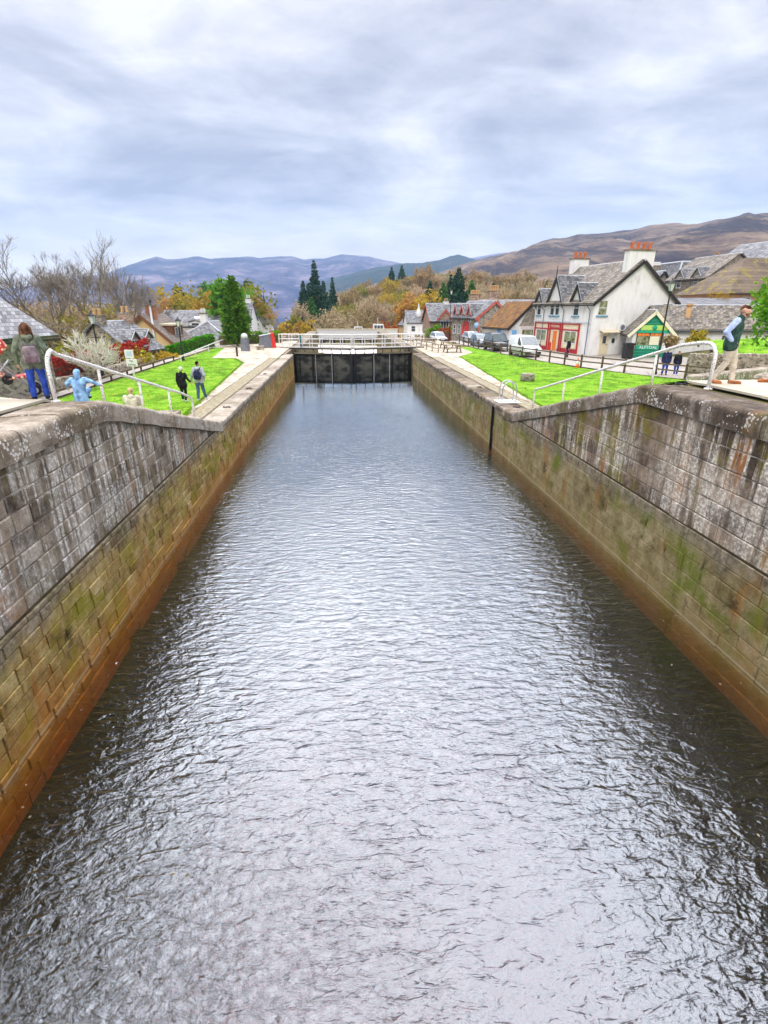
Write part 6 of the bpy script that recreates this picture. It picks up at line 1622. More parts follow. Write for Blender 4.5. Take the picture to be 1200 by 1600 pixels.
backpack('navy backpack on the back of the man in the grey hoodie', (-7.0, 26.07, -4.19 + 1.86 * .555), man_rz, 1.1, navy, cloth('cloth_navy_dark', (0.02, 0.022, 0.05)))
person('woman in a black jacket and pale bobble hat holding the tall man by the hand', (-7.72, 25.9, -4.19), R(-3), 1.62, blackc, blackc, whitec, 'hat', whitec,
       dict(elR=(.17, -.01, .66), wrR=(.235, .02, .575), knL=(-.06, .03, .29), anL=(-.06, .06, .05), anR=(.06, -.06, .05)), hem=.47, bulk=1.1)
person('man in a dark green gilet over a pale blue shirt, striding in sand trousers', (8.95, 11.75, -1.65), R(-128), 1.76, dkgreen, sand, tan_l, 'short', hair_br,
       dict(wst=(0, .008, .62), chs=(0, .02, .73), nek=(0, .045, .832), hed=(0, .075, .918), shL=(-.105, .015, .80), shR=(.105, .015, .80), face=(0.25, 1, -.06),
            elL=(-.15, -.055, .66), wrL=(-.10, .035, .54), elR=(.16, -.075, .665), wrR=(.11, .02, .535), hpL=(-.052, 0, .52), knL=(-.05, .08, .30), anL=(-.05, .10, .05), toL=(-.055, .20, .02), knR=(.055, .0, .29), anR=(.055, -.115, .065), toR=(.06, -.02, .02)), sleeves=pblue, gilet=True, hem=.50, bulk=1.3, fine=True, beard=True)
person('man in sand trousers and brown shoes mostly out of view behind the gilet man', (10.35, 11.9, -1.65), R(60), 1.76, dkgreen, sand, tan_l, 'short', hair_dk, dict(anL=(-.06, .06, .05), anR=(.06, -.06, .05)), hem=.48)
person('man in a navy jacket and jeans standing by the street lamp', (22.0, 34.6, -4.22), R(150), 1.78, navy, jean, blackc, 'short', hair_dk, dict(anL=(-.07, 0, .05), anR=(.07, 0, .05)), hem=.48, bulk=1.15)
person('shorter person in a black top with a pale chest print beside the man in navy', (22.75, 34.5, -4.22), R(165), 1.58, blackc, jean, whitec, 'short', hair_br, dict(anL=(-.06, -.03, .05), anR=(.06, .04, .05)), hem=.49)
person('person in dark clothes and a green hat walking past the red shopfront', (20.9, 48.2, -4.22), R(100), 1.72, blackc, cloth('cloth_plum', (0.10, 0.02, 0.07)), blackc, 'hat', greenc, dict(anL=(-.06, .08, .05), anR=(.06, -.06, .05)), hem=.46)
person('person in a teal jacket crossing the lock gate walkway', (-4.6, 60.75, -4.05), R(-80), 1.62, teal, jean2, blackc, 'short', hair_dk, dict(anL=(-.06, .07, .05), anR=(.06, -.06, .05)), hem=.48)
for (u, c, lab, Y) in ((655, greenc, 'small distant person in green beyond the picnic tables', 96), (650, redc, 'small distant person in red beyond the picnic tables', 100)):
    pb = P(u, 522, Y=Y); person(lab, (pb.x, Y, G(pb.x, Y)), R(170), 1.7, c, jean2, blackc, 'short', hair_dk, None, hem=.48)
person('person mostly out of view pushing the pushchair', (-7.62, 11.2, -1.65), R(-20), 1.68, blackc, jean, blackc, 'short', hair_dk,
       dict(elR=(.18, .05, .67), wrR=(.30, .13, .60), elL=(-.15, .03, .65), wrL=(-.12, .13, .60)), hem=.48, bulk=1.1)
# pushchair
dots_m, dt, db = newmat('dotted_red_fabric')
vo = dt.n('ShaderNodeTexVoronoi', {'Vector': dt.n('ShaderNodeTexCoord').outputs['Object'], 'Scale': 16.0, 'Randomness': 0.5})
dots_m.node_tree.links.new(dt.mix(dt.math('LESS_THAN', vo.outputs[0], 0.36), (0.48, 0.03, 0.02), (0.80, 0.62, 0.45)), db.inputs['Base Color'])
t = thing('pushchair', 'pushchair with red dotted seat fabric and a tubular metal frame on the platform', 'pushchair', (-6.80, 11.3, -1.66), R(-62))
t.scale = (1.12, 1.12, 1.1)
for s in (-.22, .22):
    MB().tube([(s, -.42, 1.0), (s, -.30, .82), (s, .32, .12)], .016, 6).build('frame', galv, t, True)
    MB().tube([(s, .05, .62), (s, -.42, .12)], .016, 6).build('frame', galv, t, True)
    for yy in (.36, -.44):
        w_ = MB().tube([(s - .03, yy, .1), (s + .03, yy, .1)], .1, 14).build('wheel', rubber, t); MB().tube([(s - .035, yy, .1), (s + .035, yy, .1)], .055, 10).build('hub', galv, w_)
MB().tube([(-.22, -.42, 1.0), (.22, -.42, 1.0)], .02, 6).build('push_bar', rubber, t)
m = MB(); m.slab((-.2, -.30, .78), (.2, -.30, .78), (.2, -.02, .32), (-.2, -.02, .32), .05); m.slab((-.2, -.04, .33), (.2, -.04, .33), (.2, .28, .38), (-.2, .28, .38), .05); m.build('seat', dots_m, t, bevel=.015)
m = MB(); m.prism([(-.21, -.34, .74), (-.21, -.12, .66), (-.21, .10, .86), (-.21, .02, 1.02), (-.21, -.16, 1.10), (-.21, -.34, 1.04)], (.42, 0, 0)); m.build('canopy', dots_m, t, bevel=.03)
m = MB(); m.tube([(-.2, -.02, .30), (.2, -.02, .30)], .09, 8); m.build('basket', rubber, t)
o = MB(); o.prism([(-.2, 0, 0), (.2, 0, 0), (.17, 0, .38), (-.17, 0, .38)], (0, .16, 0)); bg_ = o.build('bag', cloth('cloth_royal_blue', (0.02, 0.06, 0.5)), bevel=.03); bg_.location = (-7.42, 11.15, -1.2)
tag(bg_, 'royal blue shopping bag hanging beside the pushchair', 'bag')
# play things and planters by the garden wall

# ------------------------------------------------------------------ trees, shrubs and hedges
def leafcards(cent, size, rng, aspect=1.6, updir=None):
    """one small irregular leaf-spray card per centre"""
    n = len(cent); a = rng.normal(size=(n, 3)); a /= np.linalg.norm(a, axis=1, keepdims=True)
    if updir is not None:
        a = a * 0.55 + updir; a /= np.linalg.norm(a, axis=1, keepdims=True)
    b = rng.normal(size=(n, 3)); b -= a * (a * b).sum(1, keepdims=True); b /= np.linalg.norm(b, axis=1, keepdims=True)
    s = size * rng.uniform(0.6, 1.35, (n, 1))
    p = np.stack([cent - a * s * aspect * .5, cent + b * s * .5 - a * s * aspect * .08, cent + a * s * aspect * .5, cent - b * s * .5 + a * s * aspect * .12], 1)
    return p.reshape(-1, 3), np.arange(4 * n).reshape(n, 4)
def clumps(rng, n, rx, ry, rz, zc, lump=0.28, inner=0.35):
    """clump centres spread through an uneven crown"""
    d = rng.normal(size=(n, 3)); d /= np.linalg.norm(d, axis=1, keepdims=True)
    r = (inner + (1 - inner) * rng.random((n, 1)) ** 0.6)
    ph = rng.uniform(0, 6.28, 6)
    w_ = 1 + lump * (np.sin(d[:, :1] * 4 + ph[0]) * np.sin(d[:, 1:2] * 5 + ph[1]) + 0.6 * np.sin(d[:, 2:3] * 6 + ph[2]))
    return d * r * w_ * np.array([[rx, ry, rz]]) + np.array([[0, 0, zc]])
def limbs(m, rng, H, zc, rx, rz, n, r0, bare=0.35):
    tr = [(0, 0, -0.4), (0.02 * H, 0.01 * H, H * bare), (0.0, 0.03 * H, zc), (0.02 * H, 0, H * 0.86)]
    m.tube(tr, [r0, r0 * .8, r0 * .5, r0 * .12], 7)
    for i in range(n):
        a = rng.uniform(0, 2 * PI); z0 = H * rng.uniform(bare * .8, .65); rr = rx * rng.uniform(.5, .85); z1 = z0 + rz * rng.uniform(.3, .9)
        m.tube([(0.01 * H, 0.015 * H, z0), (math.cos(a) * rr * .5, math.sin(a) * rr * .5, z0 + (z1 - z0) * .45), (math.cos(a) * rr, math.sin(a) * rr, z1)], [r0 * .4, r0 * .25, r0 * .06], 5)
def broadleaf(name, label, mat, H, W, seed, leaf=0.35, ncl=60, per=40, bare=0.22, barkm=None, cat='tree', lump=.28, loc=(0, 0, 0), spread=0.16, group=None):
    rng = np.random.default_rng(seed)
    t = thing(name, label, cat, loc, 0, group)
    rz = H * (1 - bare) / 2; zc = H * bare + rz
    m = MB(); limbs(m, rng, H, zc, W / 2, rz, 9, max(0.06, H * .022), bare); m.build('trunk', barkm or bark, t, True)
    c = clumps(rng, ncl, W / 2, W / 2, rz * .95, zc, lump)
    pts = np.repeat(c, per, 0) + rng.normal(size=(ncl * per, 3)) * np.array([[W * spread * .5, W * spread * .5, H * spread * .32]])
    v, f = leafcards(pts, leaf, rng)
    npmesh('crown', v, f, mat, t)
    return t
def conifer(name, label, mat, H, W, seed, leaf=0.4, levels=26, loc=(0, 0, 0), group=None, droop=0.25, shape=0.85, dens=1.0):
    rng = np.random.default_rng(seed)
    t = thing(name, label, 'tree', loc, 0, group)
    MB().tube([(0, 0, -0.4), (0, 0, H * .5), (0, 0, H * .98)], [H * .022, H * .014, H * .002], 7).build('trunk', bark, t, True)
    P_ = []
    for i in range(levels):
        z = H * (0.06 + 0.93 * (i + rng.uniform(-.3, .3)) / levels); R_ = W / 2 * (1 - z / H) ** shape * rng.uniform(.75, 1.12) + .05
        nb = max(4, int(9 * (1 - z / H) + 4)); a0 = rng.uniform(0, 6)
        for b in range(nb):
            a = a0 + b * 2 * PI / nb + rng.uniform(-.25, .25); L = R_ * rng.uniform(.7, 1.1); k = max(3, int(L / leaf * 3.2 * dens))
            s = np.sqrt(rng.random(k)); 
            q = np.stack([math.cos(a) * L * s, math.sin(a) * L * s, z + L * (.12 * s - droop * s ** 2)], 1) + rng.normal(size=(k, 3)) * np.array([[.16, .16, .08]]) * (L * .5 + .1)
            P_.append(q)
    pts = np.concatenate(P_); v, f = leafcards(pts, leaf, rng, 1.9)
    npmesh('crown', v, f, mat, t)
    return t
def bare_tree(name, label, H, seed, barkm, spread=0.5, depth=6, loc=(0, 0, 0), twigm=None, stems=1, r0=None, cat='tree', group=None, upw=0.35, rmin=.011):
    rr = random.Random(seed); t = thing(name, label, cat, loc, rr.uniform(0, 6), group)
    tk, tw = MB(), MB()
    def grow(p, d, L, r, k):
        q = p + d * L; mid = p.lerp(q, .5) + Vector((rr.uniform(-1, 1), rr.uniform(-1, 1), rr.uniform(-.5, .5))) * L * .07
        (tk if k >= depth - 2 else tw).tube([p, mid, q], [r, r * .85, r * .68], 6 if k >= depth - 2 else (4 if k > 1 else 3), caps=False)
        if k == 0: return
        n = rr.choice((2, 3, 3)) if k > 2 else 3
        for i in range(n):
            nd = (d + Vector((rr.gauss(0, 1), rr.gauss(0, 1), rr.gauss(0, .6) + upw)) * spread).normalized()
            if nd.z < -.1: nd.z *= -.4; nd.normalize()
            grow(p.lerp(q, rr.uniform(.55, 1.0)) if i else q, nd, L * rr.uniform(.64, .88), max(rmin, r * (.66 if i == 0 else .52)), k - 1)
    for s in range(stems):
        d = Vector((rr.uniform(-.3, .3), rr.uniform(-.3, .3), 1)).normalized() if stems > 1 else Vector((rr.uniform(-.06, .06), rr.uniform(-.06, .06), 1)).normalized()
        grow(Vector((0, 0, -.3)), d, H * .27, r0 or H * .018, depth)
    tk.build('trunk', barkm, t, True); tw.build('crown', twigm or barkm, t)
    return t
def twiggy(name, label, H, W, seed, mat, loc=(0, 0, 0), group=None):
    """late autumn broadleaf: trunk, limbs, fine upright twigs and thin remaining leaf"""
    rng = np.random.default_rng(seed); t = thing(name, label, 'tree', loc, 0, group)
    bare = .12; rz = H * (1 - bare) / 2; zc = H * bare + rz
    m = MB(); limbs(m, rng, H, zc, W / 2, rz, 10, H * .018, bare); m.build('trunk', bark_brown, t)
    c = clumps(rng, 70, W / 2, W / 2, rz * .95, zc, .22, .3)
    pts = np.repeat(c, 16, 0) + rng.normal(size=(70 * 16, 3)) * np.array([[W * .07, W * .07, H * .06]])
    out = pts - np.array([[0, 0, H * .25]]); out /= np.linalg.norm(out, axis=1, keepdims=True)
    v1, f1 = leafcards(pts, .34, rng, 4.2, out + np.array([[0, 0, .5]]))
    pts2 = np.repeat(c, 12, 0) + rng.normal(size=(70 * 12, 3)) * np.array([[W * .08, W * .08, H * .07]])
    v2, f2 = leafcards(pts2, .5, rng)
    npmesh('crown', np.concatenate([v1, v2]), np.concatenate([f1, f2 + len(v1)]), mat, t)
    return t
def at_px(u, v, Y, dz=0.0):
    """ground position under a pixel column at depth Y and the height that reaches pixel row v"""
    p = P(u, v, Y=Y); g = G(p.x, Y); return (p.x, Y, g - 0.1 + dz), p.z - g
def hedge(name, label, pts, h, wd, mat, leaf=.14, dens=260, cat='hedge', bumpy=.12):
    rng = np.random.default_rng(len(label)); o = np.array([pts[0][0], pts[0][1], G(*pts[0])])
    t = thing(name, label, cat, tuple(o)); C_ = []
    core = MB()
    for a, b in zip(pts, pts[1:]):
        L = math.hypot(b[0] - a[0], b[1] - a[1]); n = int(L * dens); s = rng.random(n)
        d = np.array([(b[0] - a[0]) / L, (b[1] - a[1]) / L]); nn = np.array([-d[1], d[0]])
        x = a[0] + (b[0] - a[0]) * s; y = a[1] + (b[1] - a[1]) * s
        hh = h * (1 + bumpy * np.sin(s * L * 1.9) + bumpy * .6 * np.sin(s * L * 5.1 + 1))
        side = rng.uniform(-1, 1, n); zf = rng.random(n)
        shell = rng.random(n) < .5
        zf = np.where(shell, zf, 1 - .12 * rng.random(n)); side = np.where(shell, np.sign(side) * (1 - .15 * rng.random(n)), side)
        x = x + nn[0] * side * wd / 2; y = y + nn[1] * side * wd / 2
        gz = np.array([G(float(p), float(q)) for p, q in zip(x, y)])
        C_.append(np.stack([x, y, gz + zf * hh], 1) - o)
        A = Vector((a[0], a[1], G(*a))) - Vector(o); B = Vector((b[0], b[1], G(*b))) - Vector(o)
        core.beam(A + Vector((0, 0, h * .42)), B + Vector((0, 0, h * .42)), wd * .7, h * .8)
    v, f = leafcards(np.concatenate(C_), leaf, rng, 1.5)
    npmesh('foliage', v, f, mat, t); core.build('stems', bark_brown, t)
    return t
def shrub(name, label, mat, loc, H, W, seed, leaf=.16, n=40, per=34):
    rng = np.random.default_rng(seed); t = thing(name, label, 'shrub', loc)
    m = MB()
    for i in range(7):
        a = rng.uniform(0, 6.28); m.tube([(0, 0, -.2), (math.cos(a) * W * .2, math.sin(a) * W * .2, H * .45), (math.cos(a) * W * .38, math.sin(a) * W * .38, H * .8)], [.05, .035, .012], 5)
    m.build('stems', bark_brown, t)
    c = clumps(rng, n, W / 2, W / 2, H * .48, H * .5, .3)
    pts = np.repeat(c, per, 0) + rng.normal(size=(n * per, 3)) * W * .07; pts[:, 2] = np.abs(pts[:, 2])
    v, f = leafcards(pts, leaf, rng, 1.7); npmesh('foliage', v, f, mat, t)
    return t

# tall cypress and the evergreens round it
loc, h = at_px(361, 432, 64); conifer('cypress', 'tall bright green cypress standing between the cottages and the paving', lf_cypress, h * 1.02, 3.5, 3, .22, 60, loc, None, -.5, .55, 1.3)
for i, (u, v, Y, kind, mat, W, lab) in enumerate([
    (345, 432, 90, 'c', lf_green, 9, 'broad dark green conifer just left of the cypress'), (356, 432, 100, 'b', lf_green, 9, 'round dark green tree directly behind the cypress'),
    (295, 452, 100, 'b', lf_olive, 11, 'olive green tree left of the broad conifer'), (268, 448, 104, 'b', lf_yellow, 9, 'yellowing tree at the left end of the evergreen group'), (250, 468, 98, 'b', lf_orange, 7, 'low orange tree at the far left of the evergreen group'),
    (322, 460, 94, 'b', lf_orange, 7, 'golden orange tree below the broad dark conifer'), (372, 437, 112, 'b', lf_olive, 10, 'tall olive tree topping the evergreen group'), (388, 456, 116, 'b', lf_orange, 9, 'orange tree right of the cypress'),
    (319, 442, 112, 'c', lf_conifer_g, 7, 'blue green conifer between the olive and dark green trees'), (384, 434, 120, 'c', lf_conifer, 6, 'thin dark spruce right behind the cypress'), (277, 444, 118, 'c', lf_conifer, 5, 'small dark spruce tip above the yellowing tree'), (330, 440, 118, 'b', lf_olive, 9, 'mid green tree behind the broad conifer')]):
    loc, h = at_px(u, v, Y)
    if kind == 'c': conifer('conifer', lab, mat, h, W, 20 + i, .5, 24, loc, None, .2, .5, .9)
    else: broadleaf('broadleaf_tree', lab, mat, h, W, 20 + i, .42, 70, 36, .1, loc=loc)
# tall spruces on the edge of the wood
for i, (u, v, Y, W, lab) in enumerate([(490, 404, 172, 10, 'tallest dark spruce rising above the left end of the wood'), (473, 437, 176, 8, 'dark spruce left of the tallest spruce'), (481, 441, 180, 7, 'narrow spruce touching the left of the tallest spruce'), (505, 436, 190, 8, 'spruce just right of the tallest spruce'), (519, 431, 215, 7, 'slim dark spruce at the left top of the wood'), (486, 462, 168, 9, 'bright green low conifer at the foot of the tallest spruce'),
     (612, 416, 330, 11, 'dark spruce on the crest of the wood, left of a pair'), (628, 413, 330, 11, 'dark spruce on the crest of the wood, right of a pair'), (718, 416, 150, 13, 'dark broad spruce behind the red stone cottage'), (705, 427, 152, 9, 'spruce left of the dark broad spruce behind the cottage'), (738, 436, 150, 9, 'green spruce right of the dark broad spruce'), (693, 440, 148, 11, 'bright green spruce behind the cottage lamp'), (771, 440, 165, 8, 'small dark spruce above the clay chimneys'), (672, 437, 170, 8, 'dark spruce behind the yellow tree'), (855, 437, 210, 5, 'slim dark spruce showing over the white shop roof')]):
    loc, h = at_px(u, v, Y); conifer('spruce', lab, lf_conifer_g if i in (5, 10, 11) else lf_conifer, max(h, 5), W, 60 + i, .5, 38, loc, None, .32, .8, 1.3)
# coloured single trees near the cottages
for i, (u, v, Y, mat, W, lab) in enumerate([(641, 458, 150, lf_orange, 8.5, 'round bright orange tree left of the cottages'), (668, 456, 144, lf_yellow, 8.5, 'yellow green tree behind the red stone cottage'), (655, 480, 140, lf_yellow, 5.5, 'low yellow tree in front of the bright orange tree'), (872, 449, 130, lf_brown, 9, 'brown tree behind the white shop roof')]):
    loc, h = at_px(u, v, Y); broadleaf('autumn_tree', lab, mat, max(h, 4), W, 90 + i, .5, 80, 40, .08, loc=loc)
# the wood on the hill: single trees copied from eight
protos = [twiggy('wood_tree', 'bare twigged %s tree in the hillside wood' % c, 9.5 + k % 3, 8.0 + (k % 2) * 1.5, 200 + k, m_, (0, -250, -40), 'trees of the hillside wood') for k, (c, m_) in enumerate([('brown', lf_brown), ('tan', lf_tan), ('brown', lf_brown), ('olive', lf_olive), ('tan', lf_tan), ('golden brown', lf_yellow)])]
rr = random.Random(11); used = [False] * len(protos); spots = []
for _ in range(2600):
    u = rr.uniform(470, 900); Y = rr.uniform(165, 420)
    p = P(u, 480, Y=Y); x = p.x
    g = G(x, Y)
    hm = 23.5 * gauss(x, Y, 54, 340, 76, 116) + 10 * gauss(x, Y, 170, 300, 60, 120)
    if hm < 2.2: continue
    if u < 540 and Y < 195: continue
    if any((x - a) ** 2 + (Y - b) ** 2 < 6.2 ** 2 for a, b in spots): continue
    spots.append((x, Y))
spots = spots[:255]
for (x, Y) in spots:
    k = rr.choices(range(len(protos)), (5, 5, 5, 2.5, 5, .6))[0]
    loc = (x, Y, G(x, Y) - .3); s = rr.uniform(.78, 1.15)
    if not used[k]: o = protos[k]; used[k] = True; o.location = loc; o.scale = (s, s, s * 1.05)
    else: copy_tree(protos[k], loc, rr.uniform(0, 6.28), (s, s, s * rr.uniform(.9, 1.15)))
# pale bare trees in a belt at the foot of the moor, behind the shops
bp_ = [twiggy('moor_foot_tree', 'pale bare tree in the belt of trees below the moor', 10 + k, 7, 230 + k, lf_tan if k else lf_brown, (0, -250, -40), 'bare trees below the moor') for k in range(2)]
u2 = [False, False]; n_ = 0
for _ in range(300):
    u = rr.uniform(735, 1125); Y = rr.uniform(160, 235); p = P(u, 480, Y=Y)
    if any((p.x - a) ** 2 + (Y - b) ** 2 < 36 for a, b in spots): continue
    spots.append((p.x, Y)); k = rr.randrange(2); s = rr.uniform(.7, 1.05); loc = (p.x, Y, G(p.x, Y) - .3)
    if not u2[k]: bp_[k].location = loc; u2[k] = True
    else: copy_tree(bp_[k], loc, rr.uniform(0, 6), s)
    n_ += 1
    if n_ > 70: break
# bracken bank and orange beech hedge below the wood
pb0, pb1 = P(572, 497, Y=170), P(625, 503, Y=170)
hedge('beech_hedge', 'rust orange clipped hedge along the foot of the hillside wood', [(P(565, 500, Y=172).x, 172), (P(600, 500, Y=170).x, 170), (P(634, 500, Y=166).x, 166)], 3.0, 2.0, lf_rust, .5, 90)
hedge('beech_hedge', 'rust orange hedge at the foot of the tallest spruce', [(P(462, 500, Y=160).x, 160), (P(494, 500, Y=162).x, 162)], 3.0, 2.2, lf_rust, .5, 90)
for i, (u, v, Y, mat, W, lab) in enumerate([(455, 492, 150, lf_olive, 6, 'olive bush beside the loch end of the hedge'), (445, 503, 146, lf_yellow, 5, 'yellow bush left of the swing bridge'), (478, 505, 138, lf_yellow, 5, 'yellow green bush at the left end of the swing bridge'), (468, 505, 142, lf_orange, 5, 'orange bush left of the rust hedge'), (530, 487, 150, lf_tan, 13, 'wide straw coloured bush behind the swing bridge'), (548, 480, 158, lf_brown, 12, 'brown bush right of the straw coloured bush'), (510, 490, 152, lf_tan, 10, 'straw coloured bush left of the wide straw bush'), (470, 470, 165, lf_tan, 8, 'bare rounded tree left of the tallest spruce'), (640, 502, 150, lf_rust, 6, 'rust bush at the right end of the orange hedge'), (575, 505, 150, lf_brown, 10, 'low russet bracken clump behind the boats'), (605, 507, 146, lf_rust, 10, 'low orange bracken clump behind the cabin boat')]):
    loc, h = at_px(u, v, Y); shrub('bush', lab, mat, loc, max(1.6, h), W, 300 + i, .4, 46, 30)

# ------------------------------------------------------------------ left bank: bare trees, scrub, garden
for i, (u, v, Y, lab) in enumerate([(8, 402, 66, 'bare tree at the far left edge of the village'), (52, 388, 62, 'wide bare tree above the grey stone house'), (72, 396, 70, 'slender bare tree right of the wide bare tree'), (150, 390, 58, 'tallest forked bare tree above the slated cottage'), (178, 400, 66, 'bare tree with dark trunk right of the tallest bare tree'), (120, 402, 74, 'bare tree behind the tallest forked one'), (212, 430, 80, 'small grey bare tree nearest the blue ridge'), (195, 415, 84, 'bare tree between the dark trunk and the small grey one')]):
    loc, h = at_px(u, v, Y); bare_tree('bare_tree', lab, h * 1.08, 400 + i, bark, .40, 7, loc, bark, 1, h * .019, rmin=.014)
loc, h = at_px(108, 462, 36); bare_tree('pale_birch', 'white barked bare tree in the garden beside the slated cottage', h * .82, 431, bark_pale, .46, 6, loc, bark_pale, 3, .11, upw=.14, rmin=.013)
shr = [(20, 455, 78, lf_brown, 12), (60, 452, 80, lf_tan, 12), (100, 450, 80, lf_tan, 12), (140, 455, 78, lf_tan, 12), (182, 470, 78, lf_tan, 10), (210, 480, 80, lf_tan, 9), (160, 478, 66, lf_brown, 9), (40, 470, 66, lf_tan, 9), (85, 470, 62, lf_tan, 10), (130, 470, 66, lf_olive, 9), (0, 462, 70, lf_brown, 10), (-30, 460, 70, lf_brown, 12), (-60, 455, 70, lf_tan, 12), (115, 446, 86, lf_brown, 10)]
for i, (u, v, Y, mat, W) in enumerate(shr):
    loc, h = at_px(u, v, Y); o = broadleaf('scrub_tree', 'late autumn scrub tree in the thicket behind the village houses', mat, max(h * .86, 3), W, 450 + i, .26, 60, 34, .05, bark_brown, 'tree', .3, loc, .18, 'thicket behind the village')
gard = [(100, 520, 39, lf_olive, 5, 'tangled olive shrub under the white barked tree'), (130, 535, 41, lf_olive, 4, 'yellow olive shrub right of the white barked tree'), (118, 553, 37, lf_orange, 2.6, 'orange heather clump behind the blue coated child'), (150, 550, 40, lf_hedge, 2.2, 'small bright green shrub by the street lamp'), (168, 548, 43, lf_orange, 3.4, 'russet shrub behind the red hedge'), (185, 540, 44, lf_yellow, 4, 'yellow shrub in front of the slated cottage'), (205, 546, 45, lf_olive, 3.2, 'olive shrub behind the parking notice'), (222, 553, 48, lf_yellow, 2.6, 'pale yellow shrub at the cottage corner'), (254, 557, 50, lf_yellow, 2.4, 'straw yellow plants at the foot of the flagpole'), (80, 545, 35, lf_olive, 3.2, 'olive shrub between the woman and the child')]
for i, (u, v, Y, mat, W, lab) in enumerate(gard):
    loc, h = at_px(u, v, Y); shrub('garden_shrub', lab, mat, loc, max(.7, h), W, 500 + i, .15, 44, 34)
hedge('red_hedge', 'red leaved clipped hedge along the garden wall', [(-17.3, 32), (-17.1, 40), (-17.0, 48)], 1.95, .8, lf_red, .13, 420)
hedge('green_hedge', 'long bright green clipped hedge behind the low white handrail', [(-19.5, 52), (-17.6, 57), (-15.2, 64)], 1.3, 1.3, lf_hedge, .16, 420, 'hedge', .05)
hedge('yellow_hedge', 'yellow green low bushes below the cypress', [(-14.5, 66), (-11.5, 68), (-8, 70.5)], 1.3, 1.2, lf_lime, .16, 260)
hedge('beech_tubs', 'rust coloured hedge in front of the red stone cottage', [(P(686, 522, Y=88).x, 88), (P(711, 522, Y=87).x, 87)], 2.0, 1.0, lf_rust, .2, 200)
for i, (u, v, Y, mat, W, lab) in enumerate([(679, 505, 91, lf_lime, 2.6, 'yellow green bush left of the cottage window'), (707, 507, 91, lf_olive, 2.2, 'olive bush right of the cottage window')]):
    loc, h = at_px(u, v, Y); shrub('garden_shrub', lab, mat, loc, max(1.2, h), W, 540 + i, .2, 30, 30)
# right bank greenery
loc, h = at_px(1256, 414, 25); broadleaf('leafy_tree', 'bright green leafy tree at the edge of the view behind the gilet man', lf_lime, h, 3.0, 560, .14, 90, 70, .48, loc=loc)
loc, h = at_px(1118, 446, 57); bare_tree('garden_tree', 'small bare golden twigged tree before the stone houses', 4.6, 561, bark_brown, .6, 5, (loc[0], 57, -1.2), lf_yellow, 3, .06, upw=.15)
loc, h = at_px(1122, 388, 120); conifer('larch', 'single golden larch on the skyline above the mansard house', lf_orange, h, 5, 562, .4, 20, loc)
for i, (u, v, Y, lab) in enumerate([(1095, 523, 40, 'dry golden shrub under the slated building eaves'), (1045, 528, 43, 'dry shrub right of the green kiosk')]):
    p = P(u, v, Y=Y); shrub('dry_shrub', lab, lf_brown if i == 1 else lf_yellow, (p.x, Y, p.z - 0.7), .9, 1.5, 570 + i, .14, 26, 26)

# ------------------------------------------------------------------ air between here and the hills
m_, t_, b_ = newmat('haze'); m_.node_tree.nodes.remove(b_)
pv_ = t_.n('ShaderNodeVolumePrincipled', {'Color': (0.46, 0.68, 1.0, 1), 'Density': 0.00021, 'Anisotropy': 0.2})
m_.node_tree.links.new(pv_.outputs[0], [n for n in m_.node_tree.nodes if n.type == 'OUTPUT_MATERIAL'][0].inputs['Volume'])
m = MB(); m.box((-3600, -320, -60), (4200, 4700, 640)); tag(m.build('haze', m_), kind='stuff')

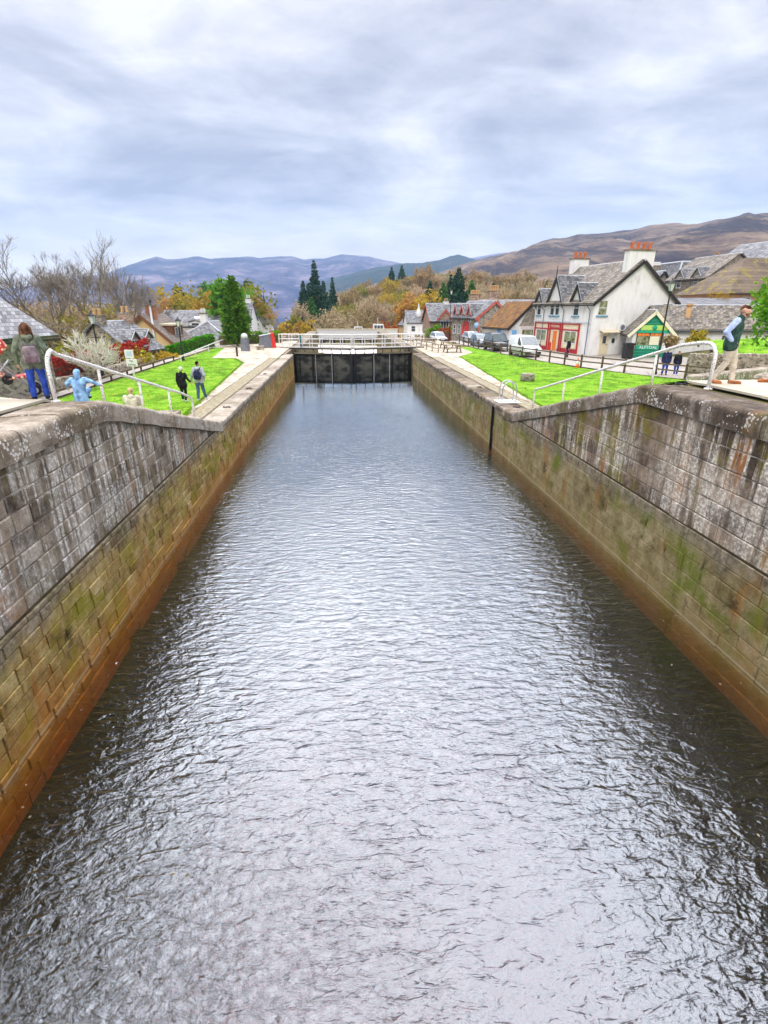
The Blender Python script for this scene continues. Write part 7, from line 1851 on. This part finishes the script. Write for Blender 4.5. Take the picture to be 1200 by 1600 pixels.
# ------------------------------------------------------------------ grass blades and fallen leaves on the lawns (nobody could count them)
rng = np.random.default_rng(77)
def blades(name, n, xf0, xf1, y0, y1, mat, size, up, dz=0.0):
    y = y0 + (y1 - y0) * rng.random(n) ** 1.35
    x0 = np.array([xf0(v) for v in y]); x1 = np.array([xf1(v) for v in y]); x = x0 + (x1 - x0) * rng.random(n)
    c = np.stack([x, y, np.array([G(float(a), float(b)) for a, b in zip(x, y)]) + dz], 1)
    if up:
        a = rng.normal(size=(n, 3)) * .5 + np.array([[0, 0, 1.]]); a /= np.linalg.norm(a, axis=1, keepdims=True)
        b = rng.normal(size=(n, 3)); b[:, 2] *= .2; b -= a * (a * b).sum(1, keepdims=True); b /= np.linalg.norm(b, axis=1, keepdims=True)
        s = size * rng.uniform(.5, 1.3, (n, 1))
        p = np.stack([c - b * s * .35, c + b * s * .35, c + a * s + b * s * .1, c + a * s - b * s * .1], 1)
    else:
        a = rng.normal(size=(n, 3)); a[:, 2] *= .25; a /= np.linalg.norm(a, axis=1, keepdims=True)
        b = np.cross(a, np.array([[0, 0, 1.]])); b /= np.linalg.norm(b, axis=1, keepdims=True); s = size * rng.uniform(.6, 1.3, (n, 1))
        p = np.stack([c - a * s, c + b * s * .6, c + a * s, c - b * s * .6], 1) + np.array([[[0, 0, .012]]])
    return tag(npmesh(name, p.reshape(-1, 3), np.arange(4 * n).reshape(n, 4), mat), kind='stuff')
blade_m = leafmat('grass_blade', [(0.065, 0.16, 0.008), (0.145, 0.32, 0.012), (0.21, 0.40, 0.02), (0.32, 0.43, 0.06)], 0.0, 0.2)
eL = lambda y: lawnedgeL(y) - max(0, (y - 45) * 0.3)
blades('grass', 26000, lambda y: -14.3, eL, 12.0, 50, blade_m, .045, True)
blades('grass', 26000, lawnedgeR, lambda y: fenceR(y) - .1, 13.0, 49.6, blade_m, .045, True)
blades('grass', 5000, lambda y: eL(y) - .12, lambda y: eL(y) + .10, 21.8, 49, blade_m, .075, True, .0)
blades('grass', 5000, lambda y: lawnedgeR(y) - .10, lambda y: lawnedgeR(y) + .12, 22, 49.6, blade_m, .075, True, .0)
blades('fallen_leaves', 900, lambda y: -14.3, lambda y: -6.2, 14, 50, lf_orange, .07, False, .03)
blades('fallen_leaves', 900, lambda y: 9.0, lambda y: fenceR(y) - .2, 14, 50, lf_brown, .07, False, .03)
blades('fallen_leaves', 500, lambda y: fenceR(y) + .2, lambda y: 24.0, 26, 48, lf_brown, .07, False, .03)

# flecks of leaf and scum floating along the walls
n = 260; y = 4 + 34 * rng.random(n) ** 1.3; e = rng.random(n) ** 2.2 * 3.2 + .05
x = np.where(rng.random(n) < .68, XR - e, XL + e)
a = rng.uniform(0, 6.28, n); s = rng.uniform(.008, .028, n)
c = np.stack([x, y, np.full(n, WZ + .006)], 1); u_ = np.stack([np.cos(a), np.sin(a), a * 0], 1) * s[:, None]; v_ = np.stack([-np.sin(a), np.cos(a), a * 0], 1) * s[:, None] * .6
p = np.stack([c - u_, c + v_, c + u_, c - v_], 1)
tag(npmesh('floating_leaves', p.reshape(-1, 3), np.arange(4 * n).reshape(n, 4), lf_tan), kind='stuff')
